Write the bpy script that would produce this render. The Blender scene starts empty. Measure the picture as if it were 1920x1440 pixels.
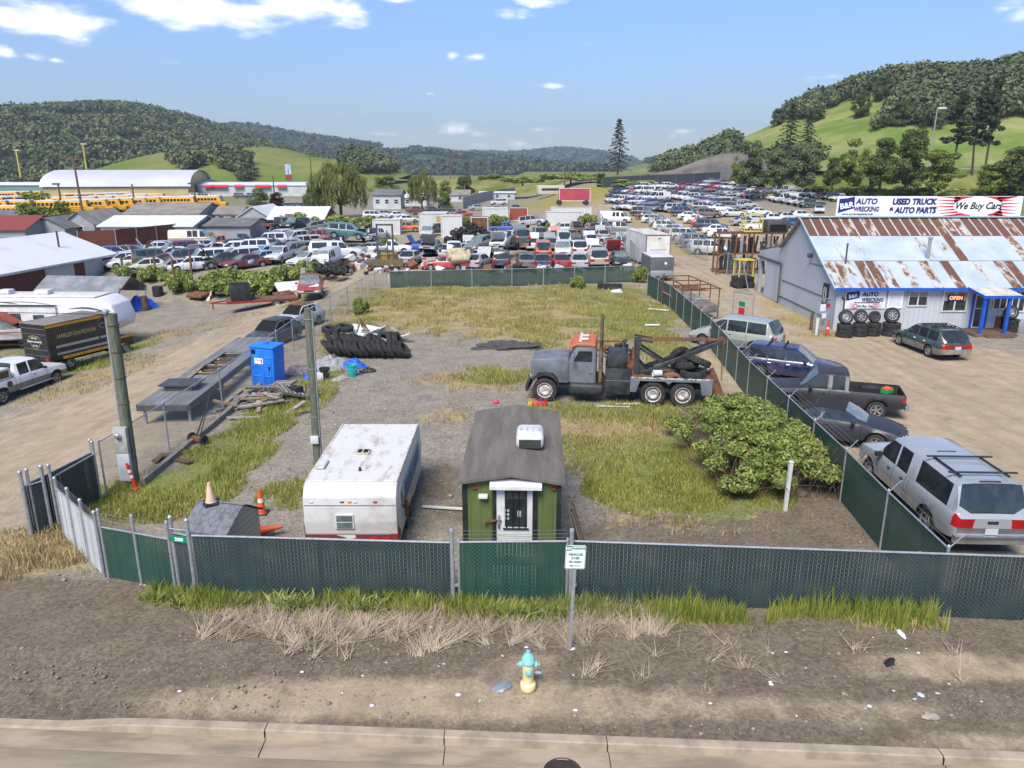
import bpy, bmesh, math, random
import numpy as np
from mathutils import Vector, Matrix, Euler, noise as mnoise
R = math.radians
MT = Matrix.Translation
MR = Matrix.Rotation
RU = random.uniform
RR = random.random
random.seed(11)
rng = np.random.default_rng(5)
sc = bpy.context.scene
COL = sc.collection
FPX, PIT, CH = 1400.0, R(16.02), 9.4          # lens in px of the 1920 wide frame, pitch, height
def sstep(a, b, x):
 t = np.clip((x - a) / (b - a), 0, 1)
 return t * t * (3 - 2 * t)
def terr(x, y):
 x = np.asarray(x, float); y = np.asarray(y, float)
 z = .036 * np.maximum(0, y - 110) + .022 * np.maximum(0, x - 25) * sstep(90, 125, y)
 z = np.minimum(z, 6.0) * sstep(4, 26, x)
 z = z - .175 * np.clip(-13.5 - x, 0, 13) * sstep(13, 32, y) * sstep(78, 64, y)   # the west yard lies lower
 return z
def G(px, py, dz=0.0):
 dx = (px - 960) / FPX; dy = (720 - py) / FPX
 d = (dx, math.cos(PIT) + dy * math.sin(PIT), -math.sin(PIT) + dy * math.cos(PIT))
 t = 4.0
 while t < 4000:
  if CH + d[2] * t <= float(terr(d[0] * t, d[1] * t)) + dz:
   break
  t *= 1.004
 lo, hi = t / 1.004, t
 for _ in range(24):
  m = (lo + hi) / 2
  if CH + d[2] * m <= float(terr(d[0] * m, d[1] * m)) + dz: hi = m
  else: lo = m
 return (d[0] * hi, d[1] * hi, float(terr(d[0] * hi, d[1] * hi)) + dz)
def AT(px, py, Y):
 dx = (px - 960) / FPX; dy = (720 - py) / FPX
 d = (dx, math.cos(PIT) + dy * math.sin(PIT), -math.sin(PIT) + dy * math.cos(PIT))
 t = Y / d[1]
 return (d[0] * t, Y, CH + d[2] * t)
class MB:
 def __init__(self):
  self.v = []; self.f = []; self.mi = []; self.uv = []; self.M = Matrix.Identity(4)
 def add(self, vs, fs, mi=0, uvs=None):
  b = len(self.v)
  M = self.M
  self.v += [tuple(M @ Vector(p)) for p in vs]
  for k, f in enumerate(fs):
   self.f.append(tuple(i + b for i in f)); self.mi.append(mi)
   self.uv.append(uvs[k] if uvs else None)
  return self
 def merge(self, o, mi):
  b = len(self.v)
  self.v += [tuple(self.M @ Vector(p)) for p in o.v]
  for k, f in enumerate(o.f):
   self.f.append(tuple(i + b for i in f)); self.mi.append(mi); self.uv.append(None)
  return self
 def box(self, c, s, rz=0, rx=0, ry=0, mi=0):
  x, y, z = s[0] / 2, s[1] / 2, s[2] / 2
  E_ = Euler((rx, ry, rz)).to_matrix()
  C = Vector(c)
  vs = [C + E_ @ Vector((a * x, b * y, d * z)) for a, b, d in
   ((-1, -1, -1), (1, -1, -1), (1, 1, -1), (-1, 1, -1), (-1, -1, 1), (1, -1, 1), (1, 1, 1), (-1, 1, 1))]
  fs = [(3, 2, 1, 0), (4, 5, 6, 7), (0, 1, 5, 4), (1, 2, 6, 5), (2, 3, 7, 6), (3, 0, 4, 7)]
  return self.add(vs, fs, mi)
 def rbox(self, c, s, r=.03, seg=2, rz=0, rx=0, ry=0, mi=0):
  bm = bmesh.new()
  bmesh.ops.create_cube(bm, size=1)
  bmesh.ops.scale(bm, vec=s, verts=bm.verts)
  bmesh.ops.bevel(bm, geom=list(bm.edges), offset=min(r, min(s) * .49), segments=seg, profile=.5, affect='EDGES')
  E_ = Euler((rx, ry, rz)).to_matrix(); C = Vector(c)
  bm.verts.index_update()
  self.add([C + E_ @ v.co for v in bm.verts], [[v.index for v in f.verts] for f in bm.faces], mi)
  bm.free()
  return self
 def prof(self, poly, y0, y1, r=0.0, seg=2, mi=0, axis='y'):
  bm = bmesh.new()
  a = [bm.verts.new((p[0], y0, p[1])) for p in poly]
  b = [bm.verts.new((p[0], y1, p[1])) for p in poly]
  bm.faces.new(a); bm.faces.new(b[::-1])
  n = len(poly)
  for i in range(n):
   bm.faces.new((a[(i + 1) % n], a[i], b[i], b[(i + 1) % n]))
  bmesh.ops.recalc_face_normals(bm, faces=bm.faces)
  if r: bmesh.ops.bevel(bm, geom=list(bm.edges), offset=r, segments=seg, profile=.5, affect='EDGES')
  bm.verts.index_update()
  vs = [v.co.copy() for v in bm.verts]
  if axis == 'x': vs = [Vector((v.y, v.x, v.z)) for v in vs]
  if axis == 'z': vs = [Vector((v.x, v.z, v.y)) for v in vs]
  fs = [[v.index for v in f.verts] for f in bm.faces]
  if axis in 'xz': fs = [f[::-1] for f in fs]
  self.add(vs, fs, mi)
  bm.free()
  return self
 def cone(self, p0, p1, r0, r1=None, n=10, mi=0, cap=True):
  if r1 is None: r1 = r0
  p0 = Vector(p0); p1 = Vector(p1); d = (p1 - p0).normalized()
  a = d.orthogonal().normalized(); b = d.cross(a)
  vs = []
  for p, r in ((p0, r0), (p1, r1)):
   for k in range(n):
    t = 2 * math.pi * k / n
    vs.append(p + (a * math.cos(t) + b * math.sin(t)) * r)
  fs = [(k, (k + 1) % n, n + (k + 1) % n, n + k) for k in range(n)]
  if cap: fs += [tuple(range(n))[::-1], tuple(range(n, 2 * n))]
  return self.add(vs, fs, mi)
 def tube(self, pts, r, n=6, mi=0):
  for a, b in zip(pts[:-1], pts[1:]): self.cone(a, b, r, r, n, mi)
  return self
 def lathe(self, prof, n=20, M=None, mi=0):
  vs = []; fs = []
  for r, h in prof:
   for k in range(n):
    t = 2 * math.pi * k / n
    v = Vector((r * math.cos(t), r * math.sin(t), h))
    vs.append(M @ v if M else v)
  for i in range(len(prof) - 1):
   for k in range(n):
    fs.append((i * n + k, i * n + (k + 1) % n, (i + 1) * n + (k + 1) % n, (i + 1) * n + k))
  return self.add(vs, fs, mi)
 def quad(self, a, b, c, d, mi=0, uv=None):
  return self.add([a, b, c, d], [(0, 1, 2, 3)], mi, [uv] if uv else None)
 def blob(self, c, s, sub=2, amp=.25, seed=0, mi=0, freq=1.2):
  bm = bmesh.new()
  bmesh.ops.create_icosphere(bm, subdivisions=sub, radius=1)
  bm.verts.index_update()
  vs = []
  for v in bm.verts:
   k = 1 + amp * mnoise.noise(v.co * freq + Vector((seed * 3.1, seed * 1.7, seed)))
   vs.append((c[0] + v.co.x * s[0] * k, c[1] + v.co.y * s[1] * k, c[2] + v.co.z * s[2] * k))
  self.add(vs, [[v.index for v in f.verts] for f in bm.faces], mi)
  bm.free()
  return self
 def build(self, name, mats, parent=None, loc=None, rz=0, smooth=35):
  me = bpy.data.meshes.new(name)
  me.from_pydata(self.v, [], self.f)
  ml = mats if isinstance(mats, (list, tuple)) else [mats]
  for m in ml: me.materials.append(m)
  if len(ml) > 1: me.polygons.foreach_set('material_index', self.mi)
  if any(u for u in self.uv):
   ul = me.uv_layers.new(name='UVMap'); k = 0
   for p, u in zip(me.polygons, self.uv):
    for q, li in enumerate(p.loop_indices):
     ul.data[li].uv = u[q] if u else (0, 0)
  if smooth:
   me.polygons.foreach_set('use_smooth', [True] * len(me.polygons))
   me.set_sharp_from_angle(angle=R(smooth))
  me.update()
  o = bpy.data.objects.new(name, me); COL.objects.link(o)
  if parent: o.parent = parent
  if loc: o.location = loc
  if rz: o.rotation_euler = (0, 0, rz)
  return o
def npmesh(name, verts, faces, mats, attr=None, smooth=False, mi=None):
 verts = np.asarray(verts, np.float32); faces = np.asarray(faces, np.int32)
 me = bpy.data.meshes.new(name)
 k = faces.shape[1]
 me.vertices.add(len(verts)); me.vertices.foreach_set('co', verts.ravel())
 me.loops.add(faces.size); me.loops.foreach_set('vertex_index', faces.ravel())
 me.polygons.add(len(faces))
 me.polygons.foreach_set('loop_start', np.arange(0, faces.size, k, dtype=np.int32))
 me.polygons.foreach_set('loop_total', np.full(len(faces), k, np.int32))
 for m in (mats if isinstance(mats, list) else [mats]): me.materials.append(m)
 if mi is not None: me.polygons.foreach_set('material_index', np.asarray(mi, np.int32))
 if smooth: me.polygons.foreach_set('use_smooth', np.ones(len(faces), bool))
 me.update(calc_edges=True)
 for nm, a in (attr or {}).items():
  at = me.color_attributes.new(nm, 'FLOAT_COLOR', 'POINT')
  at.data.foreach_set('color', np.asarray(a, np.float32).ravel())
 o = bpy.data.objects.new(name, me); COL.objects.link(o)
 return o
def tag(o, label=None, cat=None, group=None, kind=None):
 if label: o['label'] = label
 if cat: o['category'] = cat
 if group: o['group'] = group
 if kind: o['kind'] = kind
 return o
def thing(name, label, cat, loc=(0, 0, 0), rz=0, group=None):
 o = bpy.data.objects.new(name, None); COL.objects.link(o)
 o.empty_display_size = .3
 o.location = loc; o.rotation_euler = (0, 0, rz)
 return tag(o, label, cat, group)
def copy_tree(o, parent=None, color=None):
 c = o.copy(); COL.objects.link(c)
 if parent is not None: c.parent = parent
 if color: c.color = color
 for ch in list(o.children): copy_tree(ch, c, color)
 return c
def colour_tree(o, color):
 o.color = color
 for ch in o.children: colour_tree(ch, color)
def _new(name):
 m = bpy.data.materials.new(name); m.use_nodes = True
 nt = m.node_tree
 return m, nt, nt.nodes, nt.links, nt.nodes['Principled BSDF']
def c4(c): return (c[0], c[1], c[2], 1)
def mat(name, c, rough=.7, metal=0, c2=None, scale=3., lo=.42, hi=.62, bump=0., bscale=30., spec=.4, coat=0., stretch=(1, 1, 1), emit=0.):
 m, nt, N, L, b = _new(name)
 b.inputs['Roughness'].default_value = rough
 b.inputs['Metallic'].default_value = metal
 b.inputs['Specular IOR Level'].default_value = spec
 b.inputs['Coat Weight'].default_value = coat
 b.inputs['Base Color'].default_value = c4(c)
 if c2 is None: c2 = tuple(x * .72 for x in c)
 tc = N.new('ShaderNodeTexCoord'); mp = N.new('ShaderNodeMapping')
 mp.inputs['Scale'].default_value = stretch
 L.new(tc.outputs['Object'], mp.inputs['Vector'])
 nz = N.new('ShaderNodeTexNoise'); nz.inputs['Scale'].default_value = scale
 nz.inputs['Detail'].default_value = 6; nz.inputs['Roughness'].default_value = .62
 L.new(mp.outputs[0], nz.inputs['Vector'])
 rp = N.new('ShaderNodeValToRGB')
 rp.color_ramp.elements[0].position = lo; rp.color_ramp.elements[0].color = c4(c)
 rp.color_ramp.elements[1].position = hi; rp.color_ramp.elements[1].color = c4(c2)
 L.new(nz.outputs['Fac'], rp.inputs['Fac']); L.new(rp.outputs[0], b.inputs['Base Color'])
 if bump:
  n2 = N.new('ShaderNodeTexNoise'); n2.inputs['Scale'].default_value = bscale; n2.inputs['Detail'].default_value = 4
  L.new(mp.outputs[0], n2.inputs['Vector'])
  bp = N.new('ShaderNodeBump'); bp.inputs['Strength'].default_value = bump; bp.inputs['Distance'].default_value = .03
  L.new(n2.outputs['Fac'], bp.inputs['Height']); L.new(bp.outputs[0], b.inputs['Normal'])
 if emit:
  b.inputs['Emission Color'].default_value = c4(c); b.inputs['Emission Strength'].default_value = emit
 return m
def paint_mat(name, rough=.35, coat=.5, dust=.35):
 m, nt, N, L, b = _new(name)
 oi = N.new('ShaderNodeObjectInfo')
 tc = N.new('ShaderNodeTexCoord'); nz = N.new('ShaderNodeTexNoise')
 nz.inputs['Scale'].default_value = 2.2; nz.inputs['Detail'].default_value = 8; nz.inputs['Roughness'].default_value = .65
 ad = N.new('ShaderNodeVectorMath'); ad.operation = 'ADD'
 L.new(tc.outputs['Object'], ad.inputs[0])
 cx = N.new('ShaderNodeCombineXYZ'); mu = N.new('ShaderNodeMath'); mu.operation = 'MULTIPLY'; mu.inputs[1].default_value = 37
 L.new(oi.outputs['Random'], mu.inputs[0]); L.new(mu.outputs[0], cx.inputs[0]); L.new(mu.outputs[0], cx.inputs[1]); L.new(cx.outputs[0], ad.inputs[1])
 L.new(ad.outputs[0], nz.inputs['Vector'])
 mr = N.new('ShaderNodeMapRange'); mr.inputs['From Min'].default_value = .42; mr.inputs['From Max'].default_value = .75
 mr.inputs['To Max'].default_value = dust
 L.new(nz.outputs['Fac'], mr.inputs['Value'])
 mx = N.new('ShaderNodeMix'); mx.data_type = 'RGBA'
 L.new(mr.outputs[0], mx.inputs['Factor']); L.new(oi.outputs['Color'], mx.inputs['A'])
 mx.inputs['B'].default_value = (.30, .27, .23, 1)
 L.new(mx.outputs['Result'], b.inputs['Base Color'])
 rr = N.new('ShaderNodeMapRange'); rr.inputs['To Min'].default_value = rough; rr.inputs['To Max'].default_value = rough + .35
 rr.inputs['From Min'].default_value = .4; rr.inputs['From Max'].default_value = .7
 L.new(nz.outputs['Fac'], rr.inputs['Value']); L.new(rr.outputs[0], b.inputs['Roughness'])
 b.inputs['Coat Weight'].default_value = coat; b.inputs['Coat Roughness'].default_value = .15
 return m
def stripes_mat(name, c, c2, axis='X', pitch=.2, duty=.12, rough=.5, metal=0., dirt=None, dscale=.5, dlo=.5, dhi=.7, stretch=(1, 1, 1), bump=.4, wpitch=None):
 m, nt, N, L, b = _new(name)
 tc = N.new('ShaderNodeTexCoord'); sp = N.new('ShaderNodeSeparateXYZ'); L.new(tc.outputs['Object'], sp.inputs[0])
 dv = N.new('ShaderNodeMath'); dv.operation = 'DIVIDE'; dv.inputs[1].default_value = pitch
 L.new(sp.outputs[axis], dv.inputs[0])
 fr = N.new('ShaderNodeMath'); fr.operation = 'FRACT'; L.new(dv.outputs[0], fr.inputs[0])
 lt = N.new('ShaderNodeMath'); lt.operation = 'LESS_THAN'; lt.inputs[1].default_value = duty; L.new(fr.outputs[0], lt.inputs[0])
 mx = N.new('ShaderNodeMix'); mx.data_type = 'RGBA'; L.new(lt.outputs[0], mx.inputs['Factor'])
 mx.inputs['A'].default_value = c4(c); mx.inputs['B'].default_value = c4(c2)
 out = mx.outputs['Result']
 mp = N.new('ShaderNodeMapping'); mp.inputs['Scale'].default_value = stretch; L.new(tc.outputs['Object'], mp.inputs['Vector'])
 nz = N.new('ShaderNodeTexNoise'); nz.inputs['Scale'].default_value = dscale; nz.inputs['Detail'].default_value = 7; nz.inputs['Roughness'].default_value = .6
 L.new(mp.outputs[0], nz.inputs['Vector'])
 if dirt:
  mr = N.new('ShaderNodeMapRange'); mr.inputs['From Min'].default_value = dlo; mr.inputs['From Max'].default_value = dhi
  L.new(nz.outputs['Fac'], mr.inputs['Value'])
  m2 = N.new('ShaderNodeMix'); m2.data_type = 'RGBA'; L.new(mr.outputs[0], m2.inputs['Factor'])
  L.new(out, m2.inputs['A']); m2.inputs['B'].default_value = c4(dirt); out = m2.outputs['Result']
 L.new(out, b.inputs['Base Color'])
 b.inputs['Roughness'].default_value = rough; b.inputs['Metallic'].default_value = metal
 if bump:
  bp = N.new('ShaderNodeBump'); bp.inputs['Strength'].default_value = bump; bp.inputs['Distance'].default_value = .02
  L.new(lt.outputs[0], bp.inputs['Height']); L.new(bp.outputs[0], b.inputs['Normal'])
 return m
def fence_mat(name, slat, wire, pitch=.1, wd=.16, alpha_gap=.12, slat_alpha=1.0, vert=.085):
 m, nt, N, L, b = _new(name)
 uv = N.new('ShaderNodeUVMap'); uv.uv_map = 'UVMap'
 sp = N.new('ShaderNodeSeparateXYZ'); L.new(uv.outputs[0], sp.inputs[0])
 def mth(op, a, bb=None):
  n = N.new('ShaderNodeMath'); n.operation = op
  for i, x in ((0, a), (1, bb)):
   if x is None: continue
   if isinstance(x, (int, float)): n.inputs[i].default_value = x
   else: L.new(x, n.inputs[i])
  return n.outputs[0]
 u, v = sp.outputs[0], sp.outputs[1]
 d1 = mth('FRACT', mth('DIVIDE', mth('ADD', u, v), pitch))
 d2 = mth('FRACT', mth('DIVIDE', mth('SUBTRACT', u, v), pitch))
 w1 = mth('LESS_THAN', d1, wd); w2 = mth('LESS_THAN', d2, wd * .7)
 wires = mth('MAXIMUM', w1, w2)
 b.inputs['Roughness'].default_value = .55
 tr = N.new('ShaderNodeBsdfTransparent'); ms = N.new('ShaderNodeMixShader')
 out = N['Material Output']
 if slat is None:
  b.inputs['Base Color'].default_value = c4(wire); b.inputs['Metallic'].default_value = .3
  L.new(wires, ms.inputs[0])
 else:
  nz = N.new('ShaderNodeTexNoise'); nz.inputs['Scale'].default_value = 1.3; nz.inputs['Detail'].default_value = 5
  L.new(uv.outputs[0], nz.inputs['Vector'])
  fl = mth('FLOOR', mth('DIVIDE', u, vert)); wn = N.new('ShaderNodeTexWhiteNoise'); wn.noise_dimensions = '1D'; L.new(fl, wn.inputs['W'])
  mrs = N.new('ShaderNodeMapRange'); mrs.inputs['To Min'].default_value = .7; mrs.inputs['To Max'].default_value = 1.35
  L.new(wn.outputs['Value'], mrs.inputs['Value'])
  cm = N.new('ShaderNodeVectorMath'); cm.operation = 'SCALE'; cm.inputs[0].default_value = slat; L.new(mrs.outputs[0], cm.inputs['Scale'])
  mr = N.new('ShaderNodeMapRange'); mr.inputs['From Min'].default_value = .5; mr.inputs['From Max'].default_value = .8; mr.inputs['To Max'].default_value = .3
  L.new(nz.outputs['Fac'], mr.inputs['Value'])
  du = N.new('ShaderNodeMix'); du.data_type = 'RGBA'; L.new(mr.outputs[0], du.inputs['Factor']); L.new(cm.outputs[0], du.inputs['A']); du.inputs['B'].default_value = (.16, .15, .12, 1)
  mx = N.new('ShaderNodeMix'); mx.data_type = 'RGBA'; L.new(wires, mx.inputs['Factor'])
  L.new(du.outputs['Result'], mx.inputs['A']); mx.inputs['B'].default_value = c4(wire)
  L.new(mx.outputs['Result'], b.inputs['Base Color'])
  gap = mth('LESS_THAN', mth('FRACT', mth('DIVIDE', u, vert)), alpha_gap)
  op = mth('MAXIMUM', mth('MULTIPLY', mth('SUBTRACT', 1.0, gap), slat_alpha), wires)
  L.new(op, ms.inputs[0])
  bp = N.new('ShaderNodeBump'); bp.inputs['Strength'].default_value = .5; bp.inputs['Distance'].default_value = .02
  L.new(wires, bp.inputs['Height']); L.new(bp.outputs[0], b.inputs['Normal'])
 L.new(tr.outputs[0], ms.inputs[1]); L.new(b.outputs[0], ms.inputs[2]); L.new(ms.outputs[0], out.inputs[0])
 return m
def leaf_mat(name, c1, c2, scale=.6, trans=.25, rough=.6):
 m, nt, N, L, b = _new(name)
 tc = N.new('ShaderNodeTexCoord'); nz = N.new('ShaderNodeTexNoise'); nz.inputs['Scale'].default_value = scale; nz.inputs['Detail'].default_value = 5
 nz.inputs['Roughness'].default_value = .7
 L.new(tc.outputs['Object'], nz.inputs['Vector'])
 gi = N.new('ShaderNodeNewGeometry')
 ad = N.new('ShaderNodeMath'); ad.operation = 'MULTIPLY_ADD'; ad.inputs[1].default_value = .34; ad.inputs[2].default_value = -.17
 L.new(gi.outputs['Random Per Island'], ad.inputs[0])
 a2 = N.new('ShaderNodeMath'); a2.operation = 'ADD'; L.new(nz.outputs['Fac'], a2.inputs[0]); L.new(ad.outputs[0], a2.inputs[1])
 rp = N.new('ShaderNodeValToRGB'); rp.color_ramp.elements[0].position = .33; rp.color_ramp.elements[1].position = .68
 rp.color_ramp.elements[0].color = c4(c1); rp.color_ramp.elements[1].color = c4(c2)
 L.new(a2.outputs[0], rp.inputs['Fac']); L.new(rp.outputs[0], b.inputs['Base Color'])
 b.inputs['Roughness'].default_value = rough; b.inputs['Specular IOR Level'].default_value = .25
 t = N.new('ShaderNodeBsdfTranslucent'); L.new(rp.outputs[0], t.inputs[0])
 ms = N.new('ShaderNodeMixShader'); ms.inputs[0].default_value = trans
 L.new(b.outputs[0], ms.inputs[1]); L.new(t.outputs[0], ms.inputs[2]); L.new(ms.outputs[0], N['Material Output'].inputs[0])
 return m
M = {}
M['paint'] = paint_mat('car_paint')
M['paint_new'] = paint_mat('glossy_paint', .22, .9, .16)
M['paint_flat'] = paint_mat('flat_paint', .45, .1, .04)
M['glass'] = mat('car_glass', (.018, .024, .026), .08, 0, (.035, .042, .042), spec=.6, coat=.3)
M['glass_pale'] = mat('sky_pale_glass', (.10, .13, .13), .14, 0, (.20, .23, .22), spec=.6, coat=.3)  # pale sky reflection painted into the glass base colour
M['rubber'] = mat('tyre_rubber', (.022, .022, .023), .85, 0, (.05, .048, .045), scale=6, bump=.3)
M['alloy'] = mat('wheel_alloy', (.42, .42, .43), .4, .5, (.25, .24, .23), scale=8)
M['rim_dark'] = mat('dark_rim', (.10, .10, .10), .5, .4)
M['black'] = mat('black_plastic', (.016, .016, .017), .55, 0, (.035, .034, .033))
M['dark'] = mat('dark_void', (.006, .006, .006), .9)
M['chrome'] = mat('chrome', (.6, .6, .62), .22, .9, (.45, .45, .46))
M['steel'] = mat('galvanised_steel', (.42, .44, .46), .45, .55, (.32, .34, .36), scale=9)
M['rusty'] = mat('rusty_steel', (.20, .085, .04), .85, 0, (.09, .045, .03), scale=5, bump=.3)
M['red_lens'] = mat('red_lens', (.38, .012, .015), .2, 0, (.28, .01, .01), coat=.5)
M['amber_lens'] = mat('amber_lens', (.75, .22, .03), .25, 0, (.6, .16, .02), coat=.5)
M['clear_lens'] = mat('clear_lens', (.62, .64, .62), .15, .1, (.5, .5, .47), coat=.6)
M['plate'] = mat('licence_plate', (.45, .5, .6), .5, 0, (.5, .5, .5), scale=20)
M['white'] = mat('white_paint', (.62, .62, .61), .5, 0, (.50, .49, .47), scale=2)
M['white_dirty'] = mat('weathered_white', (.58, .58, .56), .5, 0, (.32, .29, .25), scale=1.4, lo=.5, hi=.78)
M['concrete'] = mat('concrete', (.36, .32, .26), .9, 0, (.26, .23, .185), scale=1.2, bump=.25, bscale=60)
M['wood_grey'] = mat('weathered_wood', (.26, .24, .21), .9, 0, (.14, .12, .10), scale=3, stretch=(8, 1, 8), bump=.3)
M['wood_pole'] = mat('pole_wood', (.145, .16, .115), .9, 0, (.08, .085, .06), scale=5, stretch=(6, 6, .5), bump=.3)
M['wood_brown'] = mat('brown_wood', (.16, .10, .06), .85, 0, (.09, .055, .035), scale=3)
M['navy_text'] = mat('navy_lettering', (.015, .03, .16), .5, 0, (.012, .025, .13))
M['black_text'] = mat('black_lettering', (.012, .012, .016), .5)
M['sign_red'] = mat('sign_red', (.55, .02, .05), .5, 0, (.45, .02, .04))
M['sign_blue'] = mat('sign_blue', (.02, .05, .32), .5, 0, (.015, .04, .26))
M['sign_green'] = mat('sign_green', (.0, .22, .12), .5, 0, (.0, .18, .10))
M['sign_white'] = mat('sign_white', (.80, .80, .82), .5, 0, (.72, .72, .74), scale=.8)
M['blue_trim'] = mat('blue_trim', (.01, .10, .50), .5, 0, (.01, .07, .38))
M['barb'] = mat('barbed_wire', (.30, .31, .32), .5, .5)
M['orange'] = mat('cone_orange', (.70, .10, .02), .5, 0, (.6, .09, .03))
M['trunk'] = mat('tree_bark', (.09, .07, .05), .9, 0, (.05, .04, .03), scale=8, bump=.5)
F_DARK = fence_mat('slat_fence_dark', (.007, .026, .028), (.07, .09, .09), .1, .17, .08)
F_GREEN = fence_mat('slat_fence_green', (.003, .042, .028), (.06, .115, .09), .1, .15, .05)
F_SCREEN = fence_mat('screen_fence_green', (.004, .040, .030), (.03, .08, .065), .12, .12, .10, .93)
F_WHITE = fence_mat('slat_fence_white', (.55, .56, .58), (.34, .35, .37), .1, .16, .05)
F_WIRE = fence_mat('chain_link', None, (.44, .46, .48), .09, .13)
F_WIREF = fence_mat('chain_link_far', None, (.40, .43, .45), .2, .17)
def text_mb(s, size, depth=.004, bold=0., shear=0., xs=1., align='CENTER'):
 cu = bpy.data.curves.new('lettering', 'FONT')
 cu.body = s; cu.size = size; cu.extrude = depth; cu.offset = bold; cu.shear = shear; cu.align_x = align
 cu.resolution_u = 3
 o = bpy.data.objects.new('lettering', cu); COL.objects.link(o)
 dg = bpy.context.evaluated_depsgraph_get()
 me = o.evaluated_get(dg).to_mesh()
 vs = [(v.co.x * xs, -v.co.z, v.co.y) for v in me.vertices]
 fs = [tuple(p.vertices) for p in me.polygons]
 o.to_mesh_clear() if False else o.evaluated_get(dg).to_mesh_clear()
 bpy.data.objects.remove(o); bpy.data.curves.remove(cu)
 mb = MB(); mb.add(vs, fs)
 return mb
w = bpy.data.worlds.new('World'); sc.world = w; w.use_nodes = True
nt = w.node_tree; N = nt.nodes; L = nt.links
bg = N['Background']
SUN_EL, SUN_AZ = R(52), R(200)       # azimuth clockwise from +Y
sky = N.new('ShaderNodeTexSky'); sky.sky_type = 'NISHITA'; sky.sun_disc = False
sky.sun_elevation = SUN_EL; sky.sun_rotation = SUN_AZ; sky.air_density = 1.0; sky.dust_density = .35; sky.ozone_density = 2.0
tc = N.new('ShaderNodeTexCoord')
sp = N.new('ShaderNodeSeparateXYZ'); L.new(tc.outputs['Generated'], sp.inputs[0])
def wm(op, a, b=None, c=None):
 n = N.new('ShaderNodeMath'); n.operation = op
 for i, x in enumerate((a, b, c)):
  if x is None: continue
  if isinstance(x, (int, float)): n.inputs[i].default_value = x
  else: L.new(x, n.inputs[i])
 return n.outputs[0]
zc = wm('MAXIMUM', sp.outputs[2], .02)
u_ = wm('DIVIDE', sp.outputs[0], zc); v_ = wm('DIVIDE', sp.outputs[1], zc)
az = wm('ARCTAN2', sp.outputs[0], sp.outputs[1]); el = wm('ARCSINE', sp.outputs[2])
cb = N.new('ShaderNodeCombineXYZ'); L.new(az, cb.inputs[0]); L.new(wm('MULTIPLY', el, 2.6), cb.inputs[1])
n1 = N.new('ShaderNodeTexNoise'); n1.inputs['Scale'].default_value = 17; n1.inputs['Detail'].default_value = 9; n1.inputs['Roughness'].default_value = .58
L.new(cb.outputs[0], n1.inputs['Vector'])
CLP = [(92, 38, 100, 26, 1.1), (20, 30, 60, 30, 1.0), (300, 12, 80, 26, 1.1), (420, 22, 150, 30, 1.2), (560, 8, 110, 34, 1.2), (640, 22, 55, 24, 1.1), (450, 42, 60, 14, .9), (745, 2, 34, 10, .9), (950, 18, 42, 14, .8), (1000, 2, 60, 12, .9),
 (12, 97, 22, 13, 1.1), (60, 106, 28, 10, .7), (103, 113, 12, 5, .7), (160, 72, 14, 8, .5), (848, 103, 14, 8, .85), (893, 107, 32, 8, .85), (1035, 160, 28, 7, .85), (1098, 83, 24, 6, .6), (805, 176, 12, 6, .5),
 (850, 244, 55, 14, .75), (900, 250, 35, 12, .7), (890, 270, 60, 8, .6), (1010, 243, 36, 10, .65), (1030, 265, 50, 9, .55), (700, 250, 50, 7, .45), (960, 272, 160, 16, .45), (1285, 246, 30, 6, .7), (1262, 256, 16, 6, .6), (1545, 146, 44, 7, .5), (1905, 38, 34, 18, .6), (1880, 16, 40, 8, .5), (320, 116, 40, 6, .35), (205, 118, 20, 5, .4), (370, 118, 12, 4, .4)]
CL = []
for px, py, rx, ry, k_ in CLP:
 dx_ = (px - 960) / FPX; dy_ = (720 - py) / FPX
 d_ = Vector((dx_, math.cos(PIT) + dy_ * math.sin(PIT), -math.sin(PIT) + dy_ * math.cos(PIT))).normalized()
 CL.append((math.atan2(d_.x, d_.y), math.asin(d_.z), rx / FPX, ry / FPX, k_))
tot = None
for a0, e0, ra, re, k in CL:
 dx = wm('DIVIDE', wm('SUBTRACT', az, a0), ra); dy = wm('DIVIDE', wm('SUBTRACT', el, e0), re)
 d2 = wm('SQRT', wm('ADD', wm('MULTIPLY', dx, dx), wm('MULTIPLY', dy, dy)))
 s = wm('MULTIPLY', wm('MAXIMUM', wm('SUBTRACT', 1.0, wm('MULTIPLY', d2, .72)), 0.0), k)
 tot = s if tot is None else wm('MAXIMUM', tot, s)
dens = wm('SUBTRACT', wm('ADD', tot, wm('MULTIPLY', wm('SUBTRACT', n1.outputs['Fac'], .5), 2.1)), .27)
dens = wm('MULTIPLY', dens, wm('GREATER_THAN', tot, 0.001))
mr = N.new('ShaderNodeMapRange'); mr.interpolation_type = 'SMOOTHSTEP'; mr.inputs['From Max'].default_value = .75
L.new(dens, mr.inputs['Value'])
n2 = N.new('ShaderNodeTexNoise'); n2.inputs['Scale'].default_value = 40; n2.inputs['Detail'].default_value = 5; L.new(cb.outputs[0], n2.inputs['Vector'])
cr = N.new('ShaderNodeValToRGB'); cr.color_ramp.elements[0].color = (8.2, 8.5, 9.4, 1); cr.color_ramp.elements[1].color = (11.5, 11.5, 11.7, 1)
cr.color_ramp.elements[0].position = .35; cr.color_ramp.elements[1].position = .6
L.new(n2.outputs['Fac'], cr.inputs['Fac'])
hs = N.new('ShaderNodeHueSaturation'); hs.inputs['Saturation'].default_value = 1.0; hs.inputs['Value'].default_value = 1.0; L.new(sky.outputs[0], hs.inputs['Color'])
mx = N.new('ShaderNodeMix'); mx.data_type = 'RGBA'
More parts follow.
